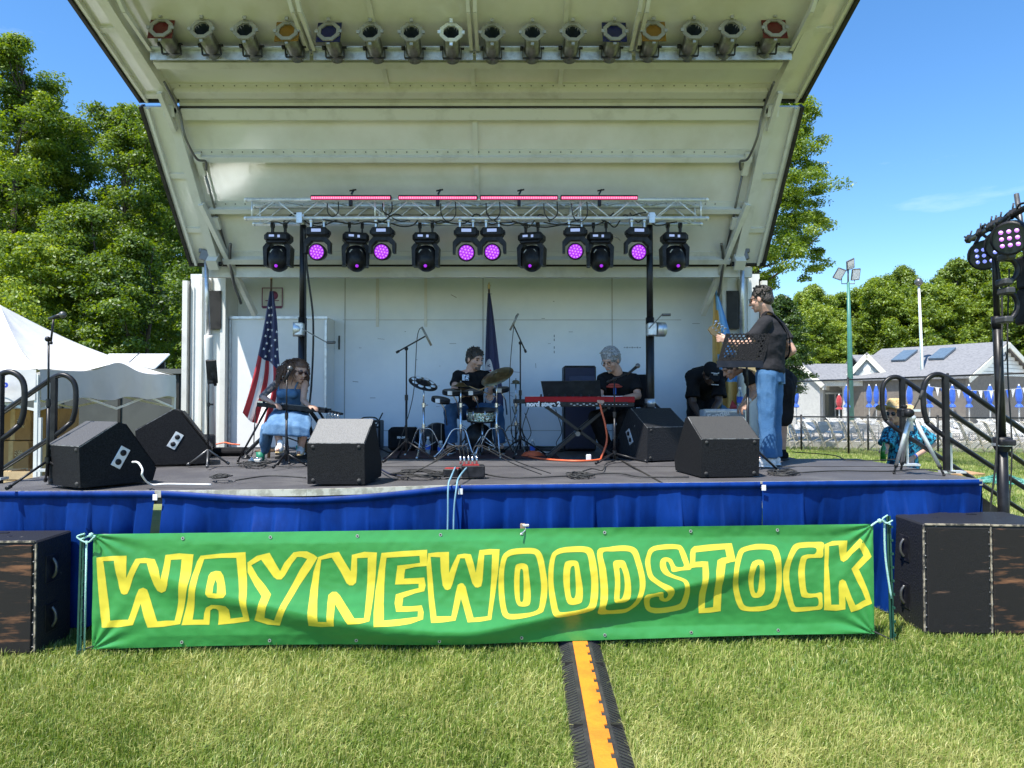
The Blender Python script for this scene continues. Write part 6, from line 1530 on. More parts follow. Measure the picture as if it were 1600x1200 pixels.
# ---------------------------------------------------------------- 7 onlooker with straw hat
def onlooker():
    Y = 8.55; q = lambda x, y, Y=Y: at(x, y, Y)
    f = Fig('person', (q(1413, 700).x, Y, 0), 'onlooker in a straw hat and teal patterned shirt on the lawn'); t = f.t; b = f.b
    hip, waist, chest, neck = q(1410, 735), q(1411, 712), q(1414, 686), q(1408, 664)
    f.torso(b, hip, waist, chest, neck, (1, .1, 0), 0, 1.04)
    hc = q(1398, 645, 8.5); Hm = head_frame((-.78, -.55, -.12)); P = head(b, hc, Hm, neck, 1.04)
    sl, sr = q(1390, 676, 8.5), q(1436, 675, 8.58); el, er = q(1382, 703, 8.42), q(1458, 694, 8.62); wl, wr_ = q(1376, 706, 8.2), q(1428, 714, 8.42)
    f.arm(sl, el, wl, 1.0, hd=(-.2, -.6, .1), hn=(1, 0, 0), curl=1.0, side=1); f.arm(sr, er, wr_, 1.05, hd=(-.8, -.2, -.4), hn=(-.2, -1, 0), curl=.4, side=1)
    kl, kr = Vector((hip.x - .09, Y, .50)), Vector((hip.x + .10, Y, .50)); al, ar = Vector((kl.x, Y, .09)), Vector((kr.x + .02, Y, .09))
    f.leg(hip + Vector((-.09, 0, -.05)), kl, al, al + Vector((-.06, -.16, -.04))); f.leg(hip + Vector((.09, 0, -.05)), kr, ar, ar + Vector((.03, -.16, -.04)))
    solid(b, 'body', 'skin', t, .0075, 3)
    sm = mat('teal_print', (.03, .34, .50), .8, col2=(.005, .02, .05), scale=34, mix=(.46, .52), detail=2, bump=.3, bscale=12)
    m = MB(); f.torso(m, hip, waist, chest, neck + Vector((0, 0, -.02)), (1, .1, 0), .028, 1.08); sleeve(m, sl, el, .7, .03); sleeve(m, sr, er, .72, .035); solid(m, 'shirt', sm, t, .009, 3, .008, 7)
    m = MB(); m.sphere(hip + Vector((0, 0, -.04)), [.17, .13, .13], 16); pant(m, hip + Vector((-.09, 0, -.05)), kl, al, .03, 1.0, .05); pant(m, hip + Vector((.09, 0, -.05)), kr, ar, .03, 1.0, .05); solid(m, 'shorts', 'navy', t, .010, 3, .005, 8)
    m = MB(); ax = (Hm @ Vector((0, -.12, 1))).normalized(); c = P(0, -.01, .045)
    prof = [(.0, .128), (.055, .126), (.078, .105), (.086, .06), (.090, .02), (.140, .004), (.205, .016), (.208, .012), (.140, -.003), (.088, .008)]
    vs = []; fs = []; x_, y_, d_ = frame_to(ax); n = 32
    for (r_, h) in prof:
        for k in range(n):
            a = 2 * math.pi * k / n; wv = .030 * math.cos(2 * a + .6) * max(0, (r_ - .09) / .09); vs.append(c + d_ * (h + wv) + (x_ * math.cos(a) + y_ * math.sin(a)) * max(r_, .001))
    for i in range(len(prof) - 1):
        for k in range(n): fs.append((i * n + k, i * n + (k + 1) % n, (i + 1) * n + (k + 1) % n, (i + 1) * n + k))
    m.add(vs, fs, True); h_ = m.build('straw_hat', M['straw'], t)
    m = MB(); m.lathe([(.0905, .012), (.0905, .034), (.089, .036)], c, ax, 24); m.build('hat_band', M['worn_edge'], h_)
    m = MB()
    for s in (-1, 1): m.lathe([(0, .003), (.024, .002), (.026, -.003)], P(s * .033, .100, .003), Hm @ Vector((s * .2, 1, 0)), 12); m.tube([P(s * .05, .093, .01), P(s * .082, -.01, .008)], .004, 6)
    m.build('sunglasses', M['glass_dark'], t); face_parts(P, t, 1.04, False, Hm=Hm)
    m = MB(); d = (wr_ - er).normalized(); m.tube([wr_ - d * .03, wr_ - d * .008], .031, 12); m.build('wristband', M['umbrella_blue'], t)
    for a in (al, ar): shoe(t, a, a + Vector((0, -.17, 0)), 'black_cloth', 'paper', 1, .005)
    c = wl + Vector((-.02, -.09, -.06)); m = MB(); m.lathe([(0, 0), (.032, .002), (.033, .13), (.026, .16), (.013, .18), (.013, .215), (.0, .216)], c - Vector((0, 0, .04)), (.05, 0, 1), 16); m.build('green_bottle', mat('bottle_green', (.03, .22, .03), .15, coat=.5), label='green bottle in the hand of the person with the straw hat', cat='bottle')
onlooker()
# ================================================================ LIGHTING TRUSS
TY = 8.25
def truss():
    A, B = at(386, 312, TY), at(1103, 312, TY); z1 = A.z; z0 = at(386, 341, TY).z; d = .27
    t = thing('lighting_truss', ((A.x + B.x) / 2, TY, z1), 'aluminium box truss hanging across the stage with the moving lights under it', 'truss')
    for y in (TY - .0, TY + d):
        for z in (z1, z0):
            m = MB(); m.tube([(A.x, y, z), (B.x, y, z)], .0245, 12); m.sphere((A.x - .01, y, z), .03, 8); m.sphere((B.x + .01, y, z), .03, 8); m.build('chord', M['alu'], t)
    n = 20; L_ = B.x - A.x
    for y in (TY, TY + d):
        m = MB()
        for k in range(n):
            x0, x1 = A.x + .08 + (L_ - .16) * k / n, A.x + .08 + (L_ - .16) * (k + 1) / n; a, b = (z0, z1) if k % 2 == 0 else (z1, z0); m.tube([(x0, y, a), (x1, y, b)], .009, 6)
        for x in (A.x + .06, -1.60, -1.50, .70, .80, B.x - .06): m.tube([(x, y, z0), (x, y, z1)], .012, 6)
        m.build('lacing', M['alu'], t)
    for z in (z0, z1):
        m = MB()
        for k in range(n):
            x0, x1 = A.x + .08 + (L_ - .16) * k / n, A.x + .08 + (L_ - .16) * (k + 1) / n; m.tube([(x0, TY if k % 2 else TY + d, z), (x1, TY + d if k % 2 else TY, z)], .009, 6)
        m.build('cross_lacing', M['alu'], t)
    return z0, z1
TZ0, TZ1 = truss()
def mast(px, ybase, lb, sg):
    X = (px - 800) / F * (TY + .13); Y = TY + .13; t = thing('truss_mast', (X, Y, DZ), lb, 'lift stand', 'black crank masts carrying the truss')
    m = MB(); m.tube([(X, Y, DZ + .15), (X, Y, TZ0 - 1.15)], .05, 14); m.tube([(X, Y, TZ0 - 1.2), (X, Y, TZ0 - .05)], .039, 14); m.build('mast', M['black_metal'], t)
    m = MB(); m.tube([(X, Y, TZ0 - .10), (X, Y, TZ0 + .06)], .03, 10); m.box((X, Y, TZ0 + .02), (.10, .30, .05), bev=.005); m.box((X, Y - .15, TZ0), (.07, .03, .13), bev=.005); m.build('truss_adaptor', M['galv'], t)
    c = Vector((X, Y - .10, TZ0 - 1.30)); m = MB(); m.lathe([(0, -.05), (.085, -.05), (.085, .05), (0, .05)], c + Vector((.10 * (1 if sg < 0 else -.3), 0, 0)), (1, .3, 0), 16); m.box(c, (.10, .14, .15), bev=.01); wn = m.build('winch', M['galv'], t)
    m = MB(); e = c + Vector((.12 * sg + .1, -.06, .0)); m.bar(c + Vector((.05 * sg, -.09, 0)), e + Vector((.12, -.03, -.16 * (1 if sg > 0 else -1))), .02, .012); q = e + Vector((.12, -.03, -.16 * (1 if sg > 0 else -1))); m.tube([q, q + Vector((.10, -.02, .0))], .016, 8); m.build('crank', M['steel_dark'], wn)
    for a in (R(-150), R(-30), R(90), R(200)):
        m = MB(); d = Vector((math.cos(a), math.sin(a), 0)); ft = Vector((X, Y, DZ + .03)) + d * .62; m.bar(Vector((X, Y, DZ + .62)) + d * .05, ft + Vector((0, 0, .03)), .035, .03); m.bar(Vector((X, Y, DZ + .18)) + d * .05, Vector((X, Y, DZ + .62)).lerp(ft, .55), .02, .015); m.lathe([(.05, 0), (.05, .015), (.015, .03), (.015, .07)], ft - Vector((0, 0, .03)), (0, 0, 1), 10); m.build('outrigger', M['black_metal'], t)
    m = MB(); m.lathe([(.05, 0), (.066, 0), (.066, .10), (.05, .10)], (X, Y, DZ + .58), (0, 0, 1), 14); m.build('collar', M['galv'], t)
    m = MB(); m.tube(curve_pts([(X + .03, Y - .05, TZ0 - .1), (X + .07, Y - .06, TZ0 - .6), (X + .14, Y - .05, TZ0 - 1.2), (X + .12, Y - .05, TZ0 - 2.0), (X + .05, Y - .05, DZ + .3)], 6), .012, 6); m.tube(curve_pts([(X + .02, Y - .05, TZ0 - .1), (X + .05, Y - .06, TZ0 - .8), (X + .05, Y - .06, TZ0 - 2.2), (X + .04, Y - .05, DZ + .3)], 6), .010, 6)
    if sg > 0: m.build('power_cable', M['black_rubber'], t)
mast(472, 700, 'left black mast under the truss, behind the seated woman', 1)
mast(1016, 640, 'right black mast under the truss, with a winch and crank handle', -1)
# moving heads
def clampset(m, z):
    for x in (-.075, .075): m.box((x, 0, z + .03), (.02, .06, .09)); m.tube([(x - .018, 0, z + .085), (x + .018, 0, z + .085)], .036, 10)
def wash(loc, label):
    t = thing('wash_light', loc, label, 'moving light', 'moving wash lights with glowing purple faces')
    m = MB(); m.box((0, 0, -.085), (.25, .17, .105), bev=.02); m.box((-.13, 0, -.085), (.03, .10, .05), bev=.01); m.box((.13, 0, -.085), (.03, .10, .05), bev=.01); m.build('base', M['black_plastic'], t, local=True)
    m = MB(); m.box((0, -.087, -.075), (.11, .006, .035)); m.build('display', M['lcd'], t, local=True)
    m = MB(); clampset(m, -.035); m.build('clamp', M['galv'], t, local=True)
    m = MB(); m.prism([(-.155, -.33), (-.155, -.20), (-.10, -.135), (.10, -.135), (.155, -.20), (.155, -.33), (.125, -.33), (.120, -.24), (.06, -.185), (-.06, -.185), (-.12, -.24), (-.125, -.33)], (0, .045, 0), (1, 0, 0), (0, 0, 1), (0, -.09, 0)); m.build('yoke', M['black_plastic'], t, local=True)
    ax = Vector((0, -1, -.12)).normalized(); m = MB(); m.lathe([(.0, -.17), (.07, -.165), (.09, -.08), (.100, .02), (.100, .055), (.085, .058)], (0, 0, -.315), ax, 24); hd = m.build('head', M['black_plastic'], t, local=True)
    m = MB(); m.lathe([(0, .050), (.083, .050), (.088, .045)], (0, 0, -.315), ax, 24); 
    o = m.build('lens', M['purple_led'], t, local=True)
    m = MB(); x_, y_, d_ = frame_to(ax)
    for rr, k in ((0, 1), (.036, 6), (.068, 12)):
        for i in range(k):
            a = 6.283 * i / k + .2; m.lathe([(0, .0565), (.0085, .055), (.010, .050)], Vector((0, 0, -.315)) + (x_ * math.cos(a) + y_ * math.sin(a)) * rr, ax, 8)
    m.build('led_cells', M['violet_dot'], t, local=True)
    m = MB(); m.lathe([(.084, .057), (.096, .057), (.096, .062), (.084, .062)], (0, 0, -.315), ax, 24); m.build('bezel', M['black_metal'], t, local=True)
    return t
def spot(loc, label):
    t = thing('spot_light', loc, label, 'moving light', 'tall black moving spot lights under the truss')
    m = MB(); m.box((0, 0, -.12), (.31, .20, .12), bev=.035); m.box((0, -.06, -.185), (.24, .12, .03), bev=.01); m.build('base', M['black_plastic'], t, local=True)
    m = MB(); m.box((-.055, -.102, -.11), (.06, .004, .025)); m.box((.03, -.102, -.115), (.028, .004, .03)); m.build('display', M['lcd'], t, local=True)
    m = MB(); clampset(m, -.05); m.build('clamp', M['black_metal'], t, local=True)
    for s in (-1, 1):
        m = MB(); m.prism([(s * .155, -.46), (s * .165, -.24), (s * .13, -.195), (s * .07, -.195), (s * .118, -.27), (s * .115, -.46)], (0, .08, 0), (1, 0, 0), (0, 0, 1), (0, -.16, 0)); m.build('yoke_arm', M['black_plastic'], t, local=True)
    m = MB(); ax = Vector((.06, -.42, -1)).normalized(); c = Vector((0, .03, -.27)); m.lathe([(.0, -.03), (.10, -.02), (.122, .05), (.128, .14), (.11, .21), (.075, .245), (.052, .26), (.0, .262)], c, ax, 22); m.build('head', M['black_plastic'], t, local=True)
    m = MB(); m.prism([(-.075, -.30), (-.055, -.272), (.055, -.272), (.075, -.30), (.075, -.312), (-.075, -.312)], (0, -.075, 0), (1, 0, 0), (0, 0, 1), (0, -.02, 0)); m.build('label_strip', mat('pale_strip', (.45, .43, .38), .5), t, local=True)
    m = MB(); e = c + ax * .20 + Vector((-.0, -.082, -.02)); m.sphere(e, [.020, .016, .020], 12); m.build('lens', M['purple_led'], t, local=True)
    return t
wl_ = [(497, 'leftmost'), (598, 'second from left'), (729, 'third from left, left one of the close middle pair'), (770, 'fourth, right one of the close middle pair'), (899, 'second from right'), (996, 'rightmost, touching the right mast')]
sl_ = [(436, 'leftmost, at the truss end'), (556, 'second from left'), (666, 'third from left'), (831, 'fourth from left'), (937, 'second from right'), (1053, 'rightmost, outside the right mast')]
W0 = S0 = None
for px, lb in wl_:
    p = at(px, 341, TY); lb = 'purple lit wash light, ' + lb
    if W0 is None: W0 = wash((p.x, TY, TZ0 - .085), lb)
    else: dup(W0, (p.x, TY, TZ0 - .085), rnd.uniform(-.12, .12), lb, scale=rnd.uniform(.97, 1.03))
for px, lb in sl_:
    p = at(px, 341, TY + .2); lb = 'black spot light with a small violet lens, ' + lb
    if S0 is None: S0 = spot((p.x, TY + .2, TZ0 - .07), lb)
    else: dup(S0, (p.x, TY + .2, TZ0 - .07), rnd.uniform(-.3, .3), lb)
# led bars on the top chord
for i, (a_, b_, lb) in enumerate([(485, 611, 'leftmost'), (622, 746, 'second'), (750, 872, 'third'), (876, 997, 'rightmost')]):
    A, B = at(a_, 313, TY - .05), at(b_, 313, TY - .05); c = (A + B) / 2; c.z = TZ1 + .005
    t = thing('led_bar', tuple(c), f'{lb} pink glowing LED bar on top of the truss', 'LED bar', 'pink LED bars on the truss'); w_ = B.x - A.x
    m = MB(); m.box(c + Vector((0, .03, .01)), (w_, .06, .055), bev=.006); m.build('housing', M['black_metal'], t)
    m = MB(); m.box(c + Vector((0, -.008, .0)), (w_ - .02, .006, .034)); m.build('diffuser', M['pink_led'], t)
    m = MB(); n = int(w_ / .021)
    for k in range(n): m.box(c + Vector((-w_ / 2 + .02 + (w_ - .04) * k / (n - 1), -.012, 0)), (.011, .004, .020))
    m.build('led_cells', M['pink_hot'], t)
    m = MB(); m.bar(c + Vector((.0, .03, .05)), c + Vector((.03, .03, .11)), .02, .02); m.box(c + Vector((.0, .0, -.06)), (.04, .05, .07), bev=.006); m.tube([c + Vector((-.02, .02, .09)), c + Vector((.06, .02, .105))], .010, 6); m.build('bracket', M['black_metal'], t)
# cables looping along the truss
r = random.Random(12); k = 0
for (a_, b_) in ((440, 560), (505, 640), (590, 700), (600, 760), (690, 800), (760, 860), (800, 905), (850, 960), (940, 1010), (985, 1060), (420, 500)):
    A, B = at(a_, 340, TY - .02), at(b_, 340, TY - .02); pts = []
    for i in range(7): u = i / 6; q = A.lerp(B, u); q.z = TZ0 - .03 - .05 * math.sin(math.pi * u) * r.uniform(.2, 1.5) + (.10 if r.random() < .25 else 0); q.y += r.uniform(-.03, .12); pts.append(q)
    m = MB(); m.tube(curve_pts(pts, 5), .008, 6)
    m.build('truss_cable', M['black_rubber'], label=f'black cable drooping under the truss, {ORD[sorted([440, 505, 590, 600, 690, 760, 800, 850, 940, 985, 420]).index(a_)]} from the left', cat='cable', group='cables along the truss'); k += 1
for px, wh in ((520, 'leftmost LED bar'), (605, 'right end of the leftmost LED bar'), (770, 'left end of the third LED bar'), (905, 'rightmost LED bar'), (860, 'right end of the third LED bar'), (700, 'second LED bar')):
    p = at(px, 318, TY - .06); rr = r.uniform(.08, .16); m = MB(); m.tube(curve_pts([p + Vector((-rr * .6, 0, 0)), p + Vector((-rr * .5, -.02, -rr)), p + Vector((0, -.02, -rr * 1.5)), p + Vector((rr * .6, -.01, -rr)), p + Vector((rr * .6, 0, .02))], 5), .007, 6)
    m.build('looped_cable', M['black_rubber'], label='short black cable looping under the ' + wh, cat='cable', group='cables looping under the LED bars')
for px, lb in ((604, 'silver can light hanging behind the truss, left of the third spot light'), (967, 'silver can light hanging behind the truss beside the right mast')):
    p = at(px - 14, 345, TY + .75); t = thing('stage_can_light', tuple(p), lb, 'stage light'); sg = 1 if px < 700 else -1
    m = MB(); ax = Vector((-.35 if px > 700 else .2, -.3, -1)).normalized(); m.lathe([(0, -.12), (.07, -.10), (.085, 0), (.085, .17), (.095, .18), (.08, .18), (.07, .02), (0, .01)], p + Vector((.10, 0, -.10)), ax, 18); m.build('barrel', M['chrome'], t)
    m = MB(); m.tube([p + Vector((.1, 0, -.05)), p + Vector((.1, 0, .45))], .012, 6); m.build('hanger', M['steel_dark'], t)

# ================================================================ FLOOR MONITORS
def wedge(loc, rz, w_, sc, label, plate=None, top='carpet_box', tp=None):
    t = thing('stage_monitor', loc, label, 'monitor speaker', 'black wedge monitors on the stage', rz)
    P_ = [(0, 0), (-.015, .31), (.28, .485), (.33, .47), (.60, .10), (.57, 0)]; P_ = [(a * sc, b * sc) for a, b in P_]
    m = MB(); m.prism(P_, (-w_ / 2, 0, .012), (0, 1, 0), (0, 0, 1), (w_, 0, 0)); m.build('cabinet', M[top], t, local=True)
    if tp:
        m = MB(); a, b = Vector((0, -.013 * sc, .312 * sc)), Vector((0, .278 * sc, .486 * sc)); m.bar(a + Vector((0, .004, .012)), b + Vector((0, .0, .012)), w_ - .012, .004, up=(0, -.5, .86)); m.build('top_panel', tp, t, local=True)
    m = MB(); a, b = Vector((0, .34 * sc, .46 * sc)), Vector((0, .59 * sc, .12 * sc)); m.bar(a + Vector((0, .008, .018)), b + Vector((0, .008, .018)), w_ - .04, .014, up=(0, .6, .6)); m.build('grille', M['grille'], t, local=True)
    for x in (-w_ / 2 + .045, w_ / 2 - .045):
        for z in (.03, .285):
            m = MB(); m.lathe([(.0, .014), (.013, .013), (.018, 0)], (x, -.002 - z * .03 + .004, z * sc + .01), (0, -1, 0), 12); m.build('rubber_foot', M['black_rubber'], t, local=True)
    m = MB()
    for s in (-1, 1): m.bar((s * (w_ / 2 - .002), -.013 * sc, .315 * sc), (s * (w_ / 2 - .002), .275 * sc, .492 * sc), .006, .006)
    m.bar((-w_ / 2, -.013 * sc, .322 * sc), (w_ / 2, -.013 * sc, .322 * sc), .006, .006); m.build('worn_edges', mat('edge_grey', (.22, .22, .22), .6, col2=(.05, .05, .05), scale=30), t, local=True)
    for s in ((plate,) if plate else ()):
        m = MB(); c = Vector((s * (w_ / 2 + .003), .30 * sc, .22 * sc)); rt = rotm(R(-30), 0, 0); m.box(c, (.006, .085, .17), rt, bev=.002); pl = m.build('connector_plate', M['alu'], t, local=True)
        m = MB(); 
        for dz in (-.04, .04): m.lathe([(.0, .008), (.024, .008), (.026, 0)], c + Vector((0, dz * .5, dz * .86)), (s, 0, 0), 14)
        m.build('socket', M['black_plastic'], pl, local=True)
    return t
def TPM(c): return mat('sunlit_dusty_carpet%.2f' % c[0], c, .8, col2=tuple(v * .6 for v in c), scale=170, mix=(.42, .62), bump=.5, bscale=150, detail=3)  # paler monitor tops: sunlight and sheen put into the colour, real dust on one
def wp(px, py, dz=0.0): p = on(px, py, DZ + dz); return (p.x, p.y, DZ + dz)
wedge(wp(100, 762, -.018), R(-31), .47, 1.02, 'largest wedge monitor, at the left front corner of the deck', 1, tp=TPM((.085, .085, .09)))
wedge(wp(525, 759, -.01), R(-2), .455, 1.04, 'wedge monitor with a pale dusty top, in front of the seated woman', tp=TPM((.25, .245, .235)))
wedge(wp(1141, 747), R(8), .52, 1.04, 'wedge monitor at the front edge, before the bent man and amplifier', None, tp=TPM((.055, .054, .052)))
wedge((wp(1043, 721)[0], wp(1043, 721)[1], DZ), R(22), .52, 1.16, 'wedge monitor with paint flecks and scratches, behind the front right one', -1, 'scuffed_black')
wedge((at(215, 700, 7.3).x, 7.35, DZ), R(-68), .58, 1.15, 'wedge monitor turned sideways behind the left front one', 1, 'carpet_box')
m = MB(); a = at(207, 722, 5.52); m.tube(curve_pts([a, a + Vector((.07, -.05, -.0)), a + Vector((.12, -.08, -.05)), a + Vector((.12, -.08, -.10)), on(236, 757, DZ) + Vector((0, 0, .0)), on(262, 757, DZ) + Vector((0, 0, .004)), on(330, 758, DZ) + Vector((0, 0, .004))], 6), .0075, 8); m.build('cable', M['white_cloth'], label='white cable plugged into the left front monitor', cat='cable')

# ================================================================ MICROPHONES AND STANDS
def tripod(m, X, Y, Z, h, r_, a0=.5, n=3, rad=.010):
    for k in range(n): a = a0 + 2 * math.pi * k / n; m.tube([(X, Y, Z + h), (X + math.cos(a) * r_, Y + math.sin(a) * r_, Z + .012)], rad, 8); m.tube([(X + math.cos(a) * r_ * .9, Y + math.sin(a) * r_ * .9, Z + .03), (X + math.cos(a) * r_ * 1.02, Y + math.sin(a) * r_ * 1.02, Z + .014)], rad * 1.5, 8)
def micstand(px, Y, ytop, label, boom=None, mic='vocal', h=.22, r_=.30, a0=.5, dz=0.0, base=None):
    X = (px - 800) / F * Y; Z = DZ + dz; T_ = at(px, ytop, Y); t = thing('microphone_stand', (X, Y, Z), label, 'microphone stand')
    m = MB(); tripod(m, X, Y, Z, h, r_, a0); m.build('tripod_base', M['black_metal'], t)
    m = MB(); m.tube([(X, Y, Z + h * .4), (X, Y, Z + (T_.z - Z) * .55)], .0125, 10); m.tube([(X, Y, Z + (T_.z - Z) * .55), T_], .008, 8); m.lathe([(.018, 0), (.018, .06)], (X, Y, Z + (T_.z - Z) * .54), (0, 0, 1), 10); m.lathe([(.022, 0), (.022, .05)], (X, Y, Z + h - .02), (0, 0, 1), 10); m.build('pole', M['black_metal'], t)
    end = T_
    if boom:
        a, b = at(*boom[0], Y - .02), at(*boom[1], Y - .02 + (boom[2] if len(boom) > 2 else 0)); m = MB(); m.tube([a, b], .008, 8); m.tube([a, a.lerp(b, .10)], .014, 8); m.sphere(T_ + Vector((0, -.01, 0)), .022, 10); m.build('boom', M['black_metal'], t); end = b
    if mic == 'vocal':
        d = Vector(base or (0, -.6, .5)).normalized(); t2 = thing('microphone', tuple(end), 'black vocal microphone on ' + label[label.find('stand'):] if False else 'vocal microphone on the ' + label, 'microphone')
        m = MB(); m.tube([end - d * .05, end + d * .08], [.012, .018], 10); m.build('body', M['black_metal'], t2); m = MB(); m.sphere(end + d * .10, .027, 12); m.build('mesh_head', M['steel_dark'], t2)
    if mic == 'pencil':
        a, b = at(*base[0], Y - .04), at(*base[1], Y - .04); t2 = thing('microphone', tuple((a + b) / 2), 'slim pencil microphone on the ' + label, 'microphone')
        m = MB(); m.tube([a, b], .0125, 10); m.build('body', M['black_metal'] if False else mat('mic_grey', (.25, .24, .20), .4, .5), t2)
        m = MB(); m.tube(curve_pts([a, a + Vector((-.05, 0, -.12)), at(base[0][0] - 14, base[0][1] + 110, Y), Vector((X - .09, Y, Z + .15))], 6), .005, 6); m.build('cord', M['black_rubber'], t2)
    return t
micstand(76, 5.62, 530, 'tall stand at the left front corner of the deck', (((79, 538), (84, 496))), 'vocal', .2, .30, -2.0, -.015, (.8, -.3, .15))
micstand(448, 7.05, 590, 'stand in front of the seated woman', None, 'vocal', .14, .20, -1.9, 0, (.25, -.1, .6))
micstand(635, 7.75, 545, 'tall boom stand left of the drums', ((619, 551), (667, 524)), 'pencil', .22, .34, -2.2, 0, ((659, 511), (674, 540)))
micstand(813, 8.3, 536, 'tall boom stand right of the drums', ((822, 551), (801, 505)), 'pencil', .22, .34, -1.8, 0, ((810, 490), (797, 516)))
micstand(960, 7.55, 592, 'boom stand in front of the keyboard player', ((948, 597), (985, 581)), 'vocal', .10, .34, -2.3, 0, (.6, -.1, .5))
micstand(583, 8.6, 672, 'short boom stand before the amplifier behind the pale monitor', ((578, 685), (598, 645)), None, .12, .24, -2.2)
t = thing('tablet_stand', (at(325, 700, 7.1).x, 7.1, DZ), 'stand holding a black tablet, beside the left end wall', 'tablet stand'); X, Y = (326 - 800) / F * 7.1, 7.1; T_ = at(326, 570, Y)
m = MB(); tripod(m, X, Y, DZ, .17, .22, -1.2); m.build('tripod_base', M['steel_dark'], t); m = MB(); m.tube([(X, Y, DZ + .03), T_], .009, 8)
for z in (.3, .62, .85): m.box((X + .02, Y, DZ + z), (.05, .02, .02)); m.lathe([(.015, 0), (.015, .04)], (X, Y, DZ + z - .02), (0, 0, 1), 8)
m.build('pole', M['black_metal'], t)
m = MB(); c = at(331, 581, Y); m.box(c, (.10, .03, .24), rotm(R(10), R(-4), R(20)), bev=.008); m.tube([c + Vector((-.05, 0, .12)), c + Vector((.04, 0, -.14))], .015, 6); m.build('tablet', M['black_plastic'], t)
# perforated music stand
def music_stand():
    Y = 6.55; X = (1170 - 800) / F * Y; t = thing('music_stand', (X, Y, DZ), 'black music stand with a perforated desk, in front of the bass player', 'music stand')
    c = [at(1134, 521, Y), at(1205, 522, Y), at(1192, 569, Y - .08), at(1120, 569, Y - .08)]
    o = c[3]; ax = (c[2] - c[3]); ay = (c[0] - c[3]); nx, ny = 12, 7; hol = {(i, j) for i in range(12) for j in range(7)}
    m = MB(); n = ax.cross(ay).normalized() * .004
    # plate as a grid of cells with round openings
    NX, NY = 11, 6
    for i in range(NX):
        for j in range(NY):
            u0, u1, v0, v1 = i / NX, (i + 1) / NX, j / NY, (j + 1) / NY; P = lambda u, v: o + ax * u + ay * v
            solidc = i in (0, 10) or j in (0,) or (4 <= i <= 8 and j in (1, 2, 3)) or (5 <= i <= 7 and j < 2)
            if solidc: q = [P(u0, v0), P(u1, v0), P(u1, v1), P(u0, v1)]; m.add(q, [(0, 1, 2, 3)]); continue
            K = 12; cu, cv = (u0 + u1) / 2, (v0 + v1) / 2; ring = []; outr = []
            for k in range(K):
                a = 2 * math.pi * k / K; ca, sa = math.cos(a), math.sin(a); ring.append(P(cu + ca * .29 / NX, cv + sa * .29 / NY * (ax.length / NX) / (ay.length / NY)))
                s_ = 1 / max(abs(ca), abs(sa)); outr.append(P(cu + ca * s_ * .5 / NX, cv + sa * s_ * .5 / NY))
            m.add(ring + outr, [(k, (k + 1) % K, (k + 1) % K + K, k + K) for k in range(K)])
    pl = m.build('desk', M['grille'], t)
    m = MB(); m.bar(c[3], c[2], .06, .012, up=(0, -1, .2)); m.build('ledge', M['black_metal'], t)
    hub = at(1166, 556, Y + .02); m = MB(); m.tube([hub, (X, Y + .03, hub.z - .35)], .010, 8); m.tube([(X, Y + .03, hub.z - .30), (X, Y + .03, DZ + .1)], .014, 8); m.sphere(hub, .025, 8); m.build('pole', M['black_metal'], t)
    m = MB()
    for tx, ty in ((1217, 738), (1120, 735), (1180, 722)): e = on(tx, ty, DZ); m.tube([(X, Y + .03, DZ + .28), e + Vector((0, 0, .012))], .011, 8); m.tube([e + Vector((-.02, 0, .02)), e + Vector((.02, 0, .012))], .016, 8)
    m.build('tripod_base', M['black_metal'], t)
music_stand()
